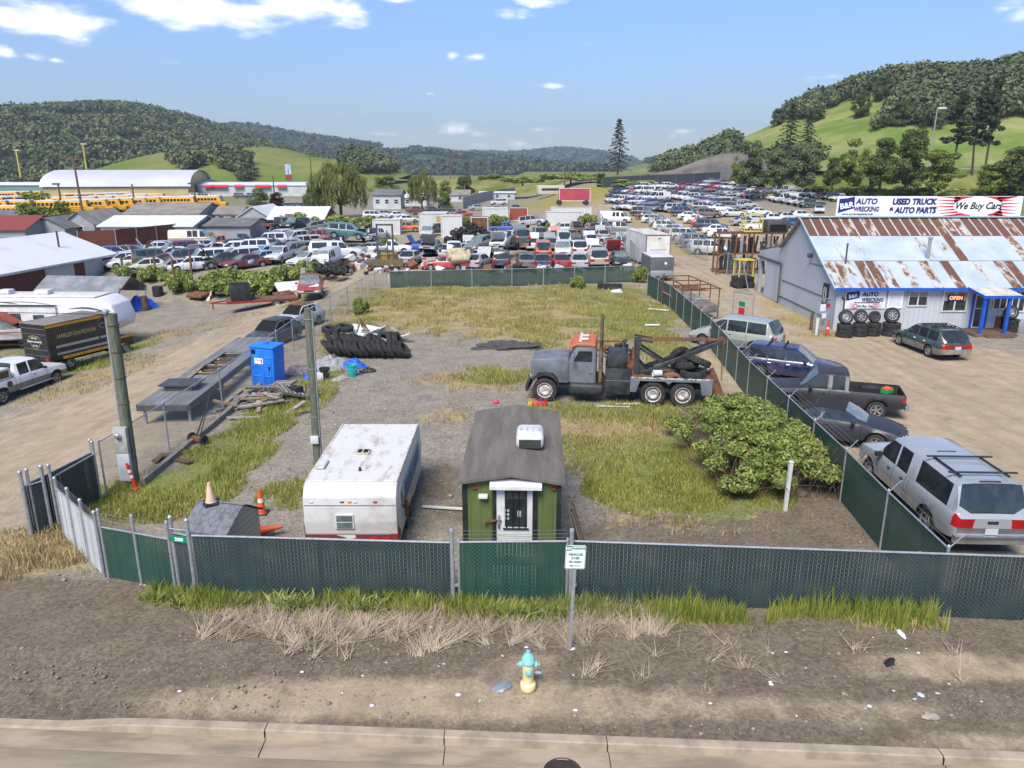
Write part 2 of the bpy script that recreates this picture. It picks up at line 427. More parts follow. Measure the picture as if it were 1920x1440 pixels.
tn = N.new('ShaderNodeMix'); tn.data_type = 'RGBA'; tn.inputs['A'].default_value = (.58, .62, .72, 1); tn.inputs['B'].default_value = (.78, .94, 1.22, 1)
th = N.new('ShaderNodeMapRange'); th.interpolation_type = 'SMOOTHERSTEP'; th.inputs['From Min'].default_value = -.02; th.inputs['From Max'].default_value = .26; L.new(el, th.inputs['Value']); L.new(th.outputs[0], tn.inputs['Factor'])
ml = N.new('ShaderNodeMix'); ml.data_type = 'RGBA'; ml.blend_type = 'MULTIPLY'; ml.inputs['Factor'].default_value = 1; L.new(hs.outputs[0], ml.inputs['A']); L.new(tn.outputs['Result'], ml.inputs['B'])
L.new(wm('MULTIPLY', mr.outputs[0], .93), mx.inputs['Factor']); L.new(ml.outputs['Result'], mx.inputs['A']); L.new(cr.outputs[0], mx.inputs['B'])
L.new(mx.outputs['Result'], bg.inputs['Color'])
bg.inputs['Strength'].default_value = .088
sl = bpy.data.lights.new('sun', 'SUN'); sl.energy = 3.3; sl.angle = R(30); sl.color = (1, .93, .82)
so = bpy.data.objects.new('sun', sl); COL.objects.link(so)
sd = Vector((math.sin(SUN_AZ) * math.cos(SUN_EL), math.cos(SUN_AZ) * math.cos(SUN_EL), math.sin(SUN_EL)))
so.rotation_euler = sd.to_track_quat('Z', 'Y').to_euler(); so.location = (0, -20, 60)
cam = bpy.data.cameras.new('camera'); co = bpy.data.objects.new('camera', cam); COL.objects.link(co)
cam.sensor_width = 36; cam.lens = 36 * FPX / 1920; cam.clip_end = 20000; cam.clip_start = .1
co.location = (0, 0, CH); co.rotation_euler = (R(90) - PIT, 0, 0)
sc.camera = co
sc.view_settings.view_transform = 'Standard'; sc.view_settings.look = 'None'; sc.view_settings.gamma = 1; sc.view_settings.exposure = .84
sc.render.resolution_x = 1024; sc.render.resolution_y = 768
try:
 sc.cycles.use_denoising = True; sc.cycles.denoiser = 'OPENIMAGEDENOISE'
 sc.cycles.max_bounces = 6; sc.cycles.transparent_max_bounces = 16; sc.cycles.diffuse_bounces = 3; sc.cycles.glossy_bounces = 3
 sc.cycles.use_fast_gi = False
except Exception: pass
KA = G(280, 1347); KB = G(1920, 1410)
KS = (KB[1] - KA[1]) / (KB[0] - KA[0])
def yk(x): return KA[1] + KS * (np.clip(x, -90, 90) - KA[0])
def spaced(lo, hi, step, far, grow):
 a = list(np.arange(lo, hi + 1e-6, step)); s = step; x = hi
 while x < far:
  s *= grow; x += s; a.append(x)
 return a
xp = spaced(0, 48, .5, 5000, 1.09); xs_ = np.array(sorted([-x for x in xp[1:]] + xp))
ts = np.array(sorted(set([0, .06, .15, .3]) | set(spaced(.5, 75, .5, 9000, 1.055))))
XX, TT = np.meshgrid(xs_, ts)
YY = yk(XX) + TT
def fbm(x, y, f, oct=4, seed=0.):
 out = np.zeros_like(x); amp = 1.; tot_ = 0
 for o in range(oct):
  xi = x * f + seed * 13.7 + o * 5.3; yi = y * f - seed * 7.1 + o * 9.1
  x0 = np.floor(xi); y0 = np.floor(yi); fx = xi - x0; fy = yi - y0
  fx = fx * fx * (3 - 2 * fx); fy = fy * fy * (3 - 2 * fy)
  def h(a, b): return np.mod(np.sin(a * 127.1 + b * 311.7) * 43758.5453, 1.0)
  v = (h(x0, y0) * (1 - fx) + h(x0 + 1, y0) * fx) * (1 - fy) + (h(x0, y0 + 1) * (1 - fx) + h(x0 + 1, y0 + 1) * fx) * fy
  out += amp * v; tot_ += amp; amp *= .5; f *= 2.1
 return out / tot_
def blobs(lst, x, y):
 w_ = np.zeros_like(x)
 for px, py, rx, ry, k in lst:
  c = G(px, py)
  d = np.sqrt(((x - c[0]) / rx) ** 2 + ((y - c[1]) / ry) ** 2)
  w_ = np.maximum(w_, k * np.clip(1.55 - d, 0, 1))
 return w_
GREEN = [(1290, 910, 2.6, 2.2, 1), (1180, 850, 2.8, 1.6, .75), (1240, 920, 2, 1.2, .9), (1330, 950, 1.5, .9, .9), (330, 920, 1.6, 1.8, 1), (430, 850, 1.3, 2.0, 1), (500, 790, 1.0, 2.0, .95), (260, 935, 1.6, 1.0, 1),
  (550, 925, .9, 1.0, .8), (600, 700, .9, 2.5, .8), (590, 745, .7, 2, .7), (660, 620, 1.2, 4, .75), (930, 705, 1.8, 1.2, .8), (1000, 640, 2.5, 1.5, .35),
  (740, 560, 2, 5, .6), (900, 545, 6, 3, .6), (1100, 548, 6, 4, .75), (1180, 590, 2.5, 6, .9), (1190, 620, 2, 4, .8), (1240, 650, 1.3, 5, .6), (1080, 605, 5, 1.5, .7), (1230, 780, 3, 1.2, .7),
  (1150, 770, 4, 1.0, .6), (150, 690, 3.0, 1.8, .8), (260, 650, 1.6, 1.5, .6), (560, 560, 1.0, 5, .7), (440, 1128, 1.0, .25, 1), (320, 1120, .9, .35, 1),
  (290, 455, 30, 4, .9), (610, 410, 30, 8, .8), (740, 420, 12, 8, .7), (860, 330, 60, 60, .8), (1520, 330, 60, 25, 1), (1750, 350, 40, 18, 1), (1020, 350, 30, 25, .8), (60, 660, 4, 2, .5)]
DRY = [(800, 590, 6, 6, .8), (950, 570, 9, 8, .85), (1100, 580, 6, 8, .8), (1020, 620, 6, 4, .7), (760, 555, 4, 6, .7), (1110, 640, 3, 2, .6), (900, 710, 3, 2, .7), (640, 640, 1.5, 3, .6),
 (1120, 810, 3.2, 1.6, .8), (1200, 800, 3, 2, .6), (1080, 850, 2.5, 1.6, .55), (830, 780, 1.6, 1.0, .5), (1280, 970, 3, 1.0, .4), (200, 700, 3, 2.5, .65), (260, 640, 3.5, 2.5, .6), (100, 740, 3, 1.5, .55), (340, 620, 5, 3, .45),
 (60, 1030, 2.2, 1.0, .9), (120, 1000, .9, 1.2, .8), (30, 1060, 2, .6, .6), (280, 960, 2, .6, .5), (1500, 600, 1.6, 2, .8), (1450, 570, 1, 2, .6), (1540, 628, 1.5, .8, .9), (1300, 470, 5, 7, .8), (1240, 450, 4, 10, .7), (1200, 420, 4, 14, .7),
 (1060, 385, 25, 14, .8), (1000, 400, 12, 8, .5), (1280, 395, 20, 16, .6), (1480, 410, 20, 12, .6), (1400, 360, 30, 20, .55)]
YEL = [(1100, 370, 24, 10, 1), (1060, 362, 16, 10, 1), (1180, 355, 24, 10, 1), (1300, 347, 25, 12, .9), (1400, 352, 20, 10, .5)]
TAN = [(1400, 560, 7, 14, 1), (1700, 720, 12, 9, 1), (1600, 700, 7, 6, 1), (1880, 860, 6, 6, 1), (1560, 640, 5, 5, .85), (1340, 520, 6, 9, 1), (1290, 470, 6, 14, 1), (1190, 420, 8, 30, 1), (1130, 400, 12, 30, .9), (1340, 430, 40, 30, .8), (1500, 430, 40, 30, .8),
 (60, 850, 5, 6, .9), (250, 740, 6, 8, .8), (400, 660, 5, 8, .8), (520, 590, 4, 10, .75), (100, 950, 4, 4, .6), (620, 540, 4, 12, .7), (770, 510, 8, 8, .8), (960, 470, 40, 40, .5), (450, 470, 40, 14, .5),
 (640, 1310, 3.4, .55, .9), (1000, 1320, 3.0, .5, .75), (1350, 1330, 3.0, .35, .55), (1750, 1245, 1.8, .35, .8), (1860, 1265, 1.4, .3, .8), (350, 1300, 1.5, .3, .4), (1650, 1340, 1.8, .3, .6), (1820, 1390, 1.6, .25, .6), (980, 1250, 1.0, .5, .5)]
BROWN = [(1400, 1000, 3.2, 1.5, 1), (1560, 970, 1.8, 1.8, 1), (1200, 1000, 2.5, 1.0, .6), (840, 900, 1.2, 2.2, .6), (700, 1150, 6, 1.2, .9), (1300, 1200, 7, 1.3, 1), (1400, 1250, 5, .9, .8), (520, 1180, 3, .7, .8), (1000, 960, 1.0, 1.2, .5), (860, 960, .8, 1, .6), (1500, 1000, 1.6, 1.6, .8), (1260, 760, 1, 4, .5), (1210, 640, 1.0, 6, .6), (1300, 700, 1, 4, .6), (300, 870, .7, 1.6, .6)]
zA = np.zeros(XX.shape + (4,), np.float32); zB = np.zeros(XX.shape + (4,), np.float32)
zA[..., 0] = blobs(GREEN, XX, YY); zA[..., 1] = blobs(DRY, XX, YY); zA[..., 2] = blobs(TAN, XX, YY); zA[..., 3] = 1
zB[..., 0] = blobs(BROWN, XX, YY); zB[..., 1] = blobs(YEL, XX, YY); zB[..., 3] = 1
far_g = sstep(260, 420, YY) + sstep(150, 260, np.abs(XX)) + sstep(62, 72, XX) * sstep(100, 150, YY) * .9 + sstep(150, 180, YY) * sstep(-20, -60, XX) * .55
zA[..., 0] = np.maximum(zA[..., 0], np.clip(far_g, 0, .9))
zA[..., 1] = np.maximum(zA[..., 1], np.clip(far_g, 0, 1) * .55)
vg = sstep(16.5, 14.6, YY + XX * .05) * sstep(-16, -12, XX)
zB[..., 0] = np.maximum(zB[..., 0], vg * .95)
tt = sstep(.35, 1.2, TT)
ZZ = terr(XX, YY) - sstep(-6.6, -8.2, XX) * .12 * (1 - sstep(0, 2.2, TT)) + tt * sstep(95, 60, YY) * ((fbm(XX, YY, .9, 4) - .5) * .10 + (fbm(XX, YY, .25, 2, 3) - .5) * .14)
nx = len(xs_); ny = len(ts)
idx = np.arange(nx * ny).reshape(ny, nx)
fc = np.stack([idx[:-1, :-1], idx[:-1, 1:], idx[1:, 1:], idx[1:, :-1]], -1).reshape(-1, 4)
def ground_mat():
 m, nt, N, L, b = _new('yard_ground')
 tc = N.new('ShaderNodeTexCoord')
 def nz(sc_, det=6, ro=.6, vec=None):
  n = N.new('ShaderNodeTexNoise'); n.inputs['Scale'].default_value = sc_; n.inputs['Detail'].default_value = det; n.inputs['Roughness'].default_value = ro
  L.new(vec or tc.outputs['Object'], n.inputs['Vector']); return n.outputs['Fac']
 def ramp(f, a, b_, p=.35, q=.65):
  r = N.new('ShaderNodeValToRGB'); r.color_ramp.elements[0].position = p; r.color_ramp.elements[1].position = q
  r.color_ramp.elements[0].color = c4(a); r.color_ramp.elements[1].color = c4(b_); L.new(f, r.inputs['Fac']); return r.outputs[0]
 def mix(f, a, b_):
  x = N.new('ShaderNodeMix'); x.data_type = 'RGBA'; L.new(f, x.inputs['Factor']); L.new(a, x.inputs['A']); L.new(b_, x.inputs['B']); return x.outputs['Result']
 def edge(w_, n_, k=1.5, soft=.14):
  a = N.new('ShaderNodeMath'); a.operation = 'MULTIPLY_ADD'; L.new(n_, a.inputs[0]); a.inputs[1].default_value = k; L.new(w_, a.inputs[2])
  r = N.new('ShaderNodeMapRange'); r.interpolation_type = 'SMOOTHSTEP'
  r.inputs['From Min'].default_value = .5 + k * .5 - soft; r.inputs['From Max'].default_value = .5 + k * .5 + soft
  L.new(a.outputs[0], r.inputs['Value']); return r.outputs[0]
 A = N.new('ShaderNodeVertexColor'); A.layer_name = 'zA'; B = N.new('ShaderNodeVertexColor'); B.layer_name = 'zB'
 sa = N.new('ShaderNodeSeparateColor'); L.new(A.outputs[0], sa.inputs[0]); sb = N.new('ShaderNodeSeparateColor'); L.new(B.outputs[0], sb.inputs[0])
 vo = N.new('ShaderNodeTexVoronoi'); vo.inputs['Scale'].default_value = 17; L.new(tc.outputs['Object'], vo.inputs['Vector']); vs_ = N.new('ShaderNodeSeparateColor'); L.new(vo.outputs['Color'], vs_.inputs[0])
 fine = nz(22, 8, .75); mid = nz(1.1, 9, .72); big = nz(.22, 5, .6); peb = nz(75, 3, .6)
 mp = N.new('ShaderNodeMapping'); mp.inputs['Scale'].default_value = (1.4, .10, 1); mp.inputs['Rotation'].default_value = (0, 0, R(-8)); L.new(tc.outputs['Object'], mp.inputs['Vector'])
 stk = nz(1.0, 6, .6, mp.outputs[0])
 grav = mix(fine, ramp(mid, (.135, .118, .094), (.30, .268, .215)), ramp(peb, (.09, .077, .060), (.45, .40, .325), .3, .7))
 tanc = mix(fine, ramp(stk, (.28, .218, .145), (.44, .355, .245)), ramp(mid, (.22, .175, .115), (.42, .34, .235)))
 brown = mix(fine, ramp(mid, (.100, .079, .057), (.205, .167, .124)), ramp(peb, (.068, .052, .037), (.29, .235, .170), .33, .72))
 dry = mix(fine, ramp(mid, (.27, .21, .095), (.42, .33, .165)), ramp(fine, (.13, .10, .055), (.40, .32, .18)))
 grn = mix(mid, ramp(fine, (.11, .13, .035), (.26, .27, .085)), ramp(nz(7, 5, .7), (.11, .10, .05), (.20, .22, .07)))
 yel = mix(fine, ramp(mid, (.24, .21, .05), (.36, .30, .07)), ramp(fine, (.14, .14, .04), (.34, .28, .07)))
 col_ = mix(edge(sb.outputs[0], mid), grav, brown)
 col_ = mix(edge(sa.outputs[2], mid, 1.0, .3), col_, tanc)
 col_ = mix(edge(sa.outputs[1], mid, 1.9, .12), col_, dry)
 col_ = mix(edge(sa.outputs[0], nz(.8, 9, .75), 1.9, .12), col_, grn)
 col_ = mix(edge(sb.outputs[1], big, 1.2, .2), col_, yel)
 st = N.new('ShaderNodeMapRange'); st.inputs['From Min'].default_value = .60; st.inputs['From Max'].default_value = .72; st.inputs['To Max'].default_value = .45
 L.new(nz(.45, 7, .65), st.inputs['Value'])
 dk = N.new('ShaderNodeMix'); dk.data_type = 'RGBA'; L.new(st.outputs[0], dk.inputs['Factor']); vm = N.new('ShaderNodeMapRange'); vm.inputs['To Min'].default_value = .70; vm.inputs['To Max'].default_value = 1.26; L.new(vs_.outputs[0], vm.inputs['Value'])
 sc_ = N.new('ShaderNodeVectorMath'); sc_.operation = 'SCALE'; L.new(col_, sc_.inputs[0]); lf = N.new('ShaderNodeMix'); tw = N.new('ShaderNodeMath'); tw.operation = 'MULTIPLY'; tw.use_clamp = True; tw.inputs[1].default_value = .8; L.new(sa.outputs[2], tw.inputs[0]); L.new(tw.outputs[0], lf.inputs['Factor']); L.new(vm.outputs[0], lf.inputs['A']); lf.inputs['B'].default_value = 1; L.new(lf.outputs['Result'], sc_.inputs['Scale']); L.new(sc_.outputs[0], dk.inputs['A']); dk.inputs['B'].default_value = (.07, .062, .052, 1)
 L.new(dk.outputs['Result'], b.inputs['Base Color'])
 b.inputs['Roughness'].default_value = .95; b.inputs['Specular IOR Level'].default_value = .15
 bp = N.new('ShaderNodeBump'); bp.inputs['Strength'].default_value = .55; bp.inputs['Distance'].default_value = .05
 ad = N.new('ShaderNodeMath'); ad.operation = 'ADD'; L.new(fine, ad.inputs[0]); L.new(mid, ad.inputs[1])
 L.new(ad.outputs[0], bp.inputs['Height']); L.new(bp.outputs[0], b.inputs['Normal'])
 return m
gmat = ground_mat()
g = npmesh('ground', np.stack([XX, YY, ZZ], -1).reshape(-1, 3), fc, gmat, {'zA': zA.reshape(-1, 4), 'zB': zB.reshape(-1, 4)}, smooth=True)
g['kind'] = 'structure'
def strip(name, d0, z0, d1, z1, m, x0=-90, x1=90, n=60):
 mb = MB()
 for i in range(n):
  a = x0 + (x1 - x0) * i / n; b_ = x0 + (x1 - x0) * (i + 1) / n
  mb.quad((a, float(yk(a)) - d1, z1), (b_, float(yk(b_)) - d1, z1), (b_, float(yk(b_)) - d0, z0), (a, float(yk(a)) - d0, z0))
 o = mb.build(name, m); o['kind'] = 'structure'; return o
def kerb_mat():
 m = mat('kerb_concrete', (.37, .305, .225), .9, 0, (.22, .18, .135), scale=1.9, lo=.4, hi=.68, bump=.3, bscale=70)
 return m
KM = kerb_mat()
KH = .15
def kerb_top(x):
 return -float(sstep(-6.6, -8.2, np.array(x))) * (KH - .03)
mb = MB()
nk = 360
xsK = np.linspace(-90, 90, nk + 1)
pf = []
for a in xsK:
 y = float(yk(a)); t = kerb_top(a)
 pf.append([(a, y + .02, t - .12), (a, y + .0, t + .005), (a, y - .155, t + .0), (a, y - .175, t - .02), (a, y - .195, -KH + .0), (a, y - .20, -KH - .05)])
for i in range(nk):
 if abs(((xsK[i] + 1000) / 6.1) % 1) < .003: pass
 for j in range(5):
  mb.quad(pf[i][j], pf[i][j + 1], pf[i + 1][j + 1], pf[i + 1][j])
k = mb.build('kerb', KM); k['kind'] = 'structure'
mb = MB()
for px in (500, 835, 1135, 1735):
 c = G(px, 1372 if px > 900 else 1360)
 y = float(yk(c[0]))
 mb.box((c[0], y - .086, -.035), (.012, .182, .085)); mb.box((c[0], y - .195, -.085), (.014, .03, .135)); mb.box((c[0] + .02, y - .43, -KH), (.012, .42, .012))
o = mb.build('kerb_joints', M['dark'], smooth=0); o['kind'] = 'structure'
strip('gutter', .195, -KH, .64, -KH - .012, mat('gutter_concrete', (.33, .27, .195), .9, 0, (.205, .168, .12), scale=1.3, bump=.2, bscale=80, stretch=(.5, 2, 1)))
strip('road', .638, -KH - .016, 40, -KH + .05, mat('road_surface', (.30, .245, .175), .92, 0, (.19, .155, .112), scale=.9, bump=.35, bscale=120, stretch=(.35, 1.6, 1)))
mc = G(1055, 1447, -.15)
t = thing('manhole_cover', 'dark round iron manhole cover in the road below the kerb', 'manhole cover', (mc[0], mc[1], -KH - .012))
mb = MB(); mb.lathe([(0, .012), (.25, .012), (.27, .006), (.29, .006), (.31, .012), (.33, .0)], 32); mb.build('cover', mat('cast_iron', (.05, .042, .035), .7, .2, (.035, .03, .025)), t)
def pl(keys, s):
 if s <= keys[0][0]: return keys[0][1]
 for (a, va), (b, vb) in zip(keys[:-1], keys[1:]):
  if s <= b:
   t = (s - a) / (b - a); return va + (vb - va) * t
 return keys[-1][1]
SP = {}
SP['sedan'] = dict(L=4.75, W=1.80, zs=.90, zn=.66, zd=.96, H=1.42, cowl=1.30, rf=2.02, rr=3.35, rb=4.02, wf=.92, wr=3.65, rw=.315, wins=[(1.50, 2.52), (2.60, 3.40)], kind='sedan')
SP['coupe'] = dict(SP['sedan'], L=4.6, H=1.38, rb=4.05, wins=[(1.52, 2.85), (2.92, 3.45)], wr=3.58)
SP['hatchback'] = dict(L=4.15, W=1.72, zs=.92, zn=.66, zd=.98, H=1.46, cowl=1.10, rf=1.80, rr=3.45, rb=3.98, wf=.82, wr=3.32, rw=.305, wins=[(1.30, 2.25), (2.32, 3.15)], kind='sedan')
SP['wagon'] = dict(L=4.72, W=1.76, zs=.90, zn=.66, zd=.97, H=1.50, cowl=1.28, rf=2.02, rr=4.10, rb=4.58, wf=.92, wr=3.60, rw=.325, wins=[(1.52, 2.46), (2.54, 3.28), (3.36, 4.12)], kind='wagon')
SP['suv'] = dict(L=4.75, W=1.86, zs=1.08, zn=.86, zd=1.10, H=1.78, cowl=1.28, rf=1.86, rr=4.40, rb=4.66, wf=.90, wr=3.70, rw=.365, wins=[(1.46, 2.30), (2.38, 3.15), (3.23, 4.22)], kind='wagon', zb=.36)
SP['minivan'] = dict(L=4.85, W=1.95, zs=1.02, zn=.72, zd=1.04, H=1.74, cowl=.98, rf=1.92, rr=4.42, rb=4.80, wf=.92, wr=3.85, rw=.325, wins=[(1.32, 2.22), (2.29, 3.32), (3.38, 4.40)], kind='wagon')
SP['van'] = dict(L=5.6, W=2.0, zs=1.12, zn=.95, zd=1.12, H=2.05, cowl=.85, rf=1.45, rr=5.42, rb=5.55, wf=.95, wr=4.35, rw=.36, wins=[(1.05, 1.72), (1.95, 2.55), (2.62, 3.2)], kind='wagon', zb=.38)
SP['pickup'] = dict(L=5.35, W=1.86, zs=1.02, zn=.86, zd=1.02, H=1.68, cowl=1.38, rf=1.98, rr=2.98, rb=3.10, wf=.95, wr=4.20, rw=.36, wins=[(1.58, 2.35), (2.46, 2.86)], kind='pickup', zb=.40, bed=3.14)
SP['big_pickup'] = dict(L=6.1, W=2.03, zs=1.18, zn=1.02, zd=1.18, H=1.92, cowl=1.55, rf=2.12, rr=3.62, rb=3.76, wf=1.02, wr=4.72, rw=.41, wins=[(1.72, 2.66), (2.76, 3.42)], kind='pickup', zb=.48, bed=3.80)
SP['canopy_pickup'] = dict(L=5.8, W=2.03, zs=1.16, zn=.98, zd=1.18, H=1.92, cowl=1.45, rf=2.05, rr=5.48, rb=5.72, wf=1.0, wr=4.55, rw=.40, wins=[(1.66, 2.50), (2.60, 3.22), (3.72, 5.30)], kind='wagon', zb=.46, gap=3.45)
def loft(sp, fine=True):
 L_, W_ = sp['L'], sp['W'] / 2
 zs, zn, zd, H_ = sp['zs'], sp['zn'], sp['zd'], sp['H']
 cw, rf, rr, rb = sp['cowl'], sp['rf'], sp['rr'], sp['rb']
 zb0 = sp.get('zb', .24); rw = sp['rw']; bed = sp.get('bed')
 ra = rw * 1.2
 wd = [(0, .78 * W_), (.06, .86 * W_), (.2, .94 * W_), (.5, .985 * W_), (1.1, W_), (L_ - 1.1, W_), (L_ - .4, .975 * W_), (L_ - .14, .94 * W_), (L_ - .05, .90 * W_), (L_, .84 * W_)]
 if bed: wd = wd[:6] + [(L_ - .12, .985 * W_), (L_ - .03, .965 * W_), (L_, .94 * W_)]
 shk = [(0, zn - .06), (.10, zn), (.5, zn + (zs - zn) * .45), (cw, zs), (rb, zs + .025), (L_ - .35, (zs + zd) / 2 + .01), (L_ - .06, zd - .02), (L_, zd - .09)]
 deck = [(0, zn - .03), (.10, zn + .045), (.5, zn + (zs - zn) * .55 + .055), (cw, zs + .06), (rb, zs + .05), (L_ - .3, zd + .03), (L_ - .06, zd + .01), (L_, zd - .08)]
 if bed:
  shk = shk[:4] + [(bed, zs + .02), (L_ - .03, zs + .01), (L_, zs - .03)]
 rfk = [(cw, 0), (cw + (rf - cw) * .5, .53), (rf, .95), (rf + (rr - rf) * .22, .995), (rf + (rr - rf) * .55, 1.0), (rr, .955), (rb, 0.0)]
 if sp['kind'] in ('sedan',): rfk = rfk[:5] + [(rr, .93), (rr + (rb - rr) * .5, .52), (rb, 0)]
 if bed: rfk = rfk[:5] + [(rr, .97), (rb, .02)]
 if sp['kind'] == 'wagon': rfk = rfk[:5] + [(rr, .955), (rr + (rb - rr) * .5, .55), (rb, 0.0)]
 wr_ = W_ * (.72 if sp['kind'] == 'sedan' else .78)
 zbk = [(0, zb0 + .12), (.25, zb0 + .02), (.6, zb0), (L_ - .6, zb0 + .02), (L_ - .2, zb0 + .06), (L_, zb0 + .14)]
 st = {0, .03, .08, .2, .5, cw, cw + (rf - cw) * .5, rf, rf + (rr - rf) * .22, rf + (rr - rf) * .55, rr, rb, L_ - .35, L_ - .14, L_ - .05, L_ - .02, L_, 1.1, L_ - 1.1}
 for a, b in sp['wins']: st |= {a, b}
 if sp.get('gap'): st |= {sp['gap'] - .03, sp['gap'] + .03}
 if bed: st |= {bed, bed + .04, L_ - .09}
 if not bed: st.add(rr + (rb - rr) * .5)
 for wc in (sp['wf'], sp['wr']):
  for k in (range(9) if fine else range(0, 9, 2)):
   st.add(wc - ra * math.cos(math.pi * k / 8))
 st = sorted(st); ss = [st[0]]
 for s in st[1:]:
  if s - ss[-1] > .012: ss.append(s)
 def sec(s):
  w_ = pl(wd, s); z4 = pl(shk, s); zc = pl(deck, s)
  zb = pl(zbk, s)
  for wc in (sp['wf'], sp['wr']):
   d = abs(s - wc)
   if d < ra: zb = max(zb, rw + math.sqrt(ra * ra - d * d))
  nb = pl(zbk, s)
  zz = [zb] + [max(nb + (z4 - nb) * f, zb + .012 * (k + 1)) for k, f in enumerate((.20, .50, .84))]
  z4 = max(z4, zz[3] + .01)
  pts = [(w_ - .05 if zb < nb + .01 else w_ - .02, zz[0]), (w_ - .01, zz[1]), (w_, zz[2]), (w_ - .02, zz[3]), (w_ - .065, z4)]
  if bed and s > bed:
   fl = zb0 + .32 if s < L_ - .05 else z4
   pts += [(w_ - .10, z4 + .0), (w_ - .12, fl), (w_ - .2, fl), ((w_ - .2) * .5, fl), (0, fl)]
   return pts
  h = pl(rfk, s) * (H_ - zs) if cw < s < rb else 0.0
  if sp.get('gap') and abs(s - sp['gap']) < .031: h *= .985; pts = [(p[0] - .012, p[1]) for p in pts]
  wt = w_ - .085
  t = min(1, h / (H_ - zs))
  if h < .012:
   for k, f in enumerate((.93, .80, .62, .34, 0)):
    pts.append((wt * f, z4 + (zc - z4) * (1 - f ** 2.2)))
  else:
   we = wt + (wr_ - wt) * t
   a86 = min(1.0, .86 + (1 - t) * .08)
   pts += [(wt, z4 + min(.03, h * .3)), (wt + (we - wt) * a86 + 0, z4 + h * .86), (we - .05 * t - .02, z4 + h * .965), (wr_ * .58, z4 + h + (1 - t) * .02), (0, z4 + h + .012 + (1 - t) * .03)]
  return pts
 P = {}
 def part(n):
  if n not in P: P[n] = (MB(), {})
  return P[n]
 secs = [sec(s) for s in ss]
 full = []
 for s, p in zip(ss, secs):
  x = L_ / 2 - s
  full.append([(x, y, z) for y, z in p] + [(x, -y, z) for y, z in p[-2::-1]])
 def addf(n, ids):
  mb, mp = part(n); f = []
  for i, k in ids:
   if (i, k) not in mp: mp[(i, k)] = len(mb.v); mb.v.append(full[i][k])
   f.append(mp[(i, k)])
  mb.f.append(tuple(f)); mb.mi.append(0); mb.uv.append(None)
 hl = sp.get('head', .34); two = sp.get('two')
 for i in range(len(ss) - 1):
  sm = (ss[i] + ss[i + 1]) / 2
  for k in range(18):
   j = k if k < 9 else 17 - k
   side = 'L' if k < 9 else 'R'
   n = 'body'
   if j == 5:
    for q, (a, b) in enumerate(sp['wins']):
     if a < sm < b: n = 'side_window%s%d' % (side, q)
   if j >= 7 and cw < sm < rf: n = 'windshield'
   if j >= 7 and rr < sm < rb and not (sp['kind'] == 'pickup' and j < 6): n = 'rear_window'
   if bed and sm > bed and j >= 5: n = 'bed_liner'
   if j == 2 and sm < .2: n = 'headlight' + side
   if j == 2 and sm > L_ - .14: n = 'tail_light' + side
   if sp['kind'] == 'wagon' and j == 3 and sm > L_ - .14: n = 'tail_light' + side
   if j == 1 and sm < .08: n = 'bumperL'
   if two and j <= 1: n = 'lower_trim'
   addf(n, [(i, k), (i, k + 1), (i + 1, k + 1), (i + 1, k)])
 for end in (0, 1):
  i = 0 if end == 0 else len(ss) - 1
  p = secs[i]; x = L_ / 2 - ss[i]
  for j in range(4):
   for c0, c1, cn in ((1, .55, 'o'), (.55, -.55, 'm'), (-.55, -1, 'o')):
    n = 'body'
    if end == 0:
     if j <= 1: n = 'bumperL' if j == 1 else 'black_grille'
     if j == 2: n = ('headlight' + ('L' if c0 == 1 else 'R')) if cn == 'o' else 'black_grille'
    else:
     if j in (2, 3) and cn == 'o' and (j == 2 or sp['kind'] == 'wagon'): n = 'tail_light' + ('L' if c0 == 1 else 'R')
     if j == 1: n = 'bumperR'
    if two and j <= 1: n = 'lower_trim'
    mb, _ = part(n); b = len(mb.v)
    q = [(x, p[j][0] * c0, p[j][1]), (x, p[j][0] * c1, p[j][1]), (x, p[j + 1][0] * c1, p[j + 1][1]), (x, p[j + 1][0] * c0, p[j + 1][1])]
    if end == 0: q = q[::-1]
    mb.v += q; mb.f.append((b, b + 1, b + 2, b + 3)); mb.mi.append(0); mb.uv.append(None)
  mb, _ = part('body')
  tp = [(x, y, z) for y, z in p[4:]] + [(x, -y, z) for y, z in p[-2:3:-1]]
  if not bed or end == 0: mb.add(tp, [tuple(range(len(tp)))])
 und = MB()
 und.box((0, 0, (zb0 + zs) / 2 - .05), (L_ - .5, sp['W'] - .62, zs - zb0 - .24))
 if not bed and fine: und.box((L_ / 2 - (cw + rb) / 2, 0, zs - .16), (rb - cw - .5, sp['W'] - .30, .05))
 P['underbody'] = (und, {})
 out = {k: v[0] for k, v in P.items()}
 return out, sec, ss
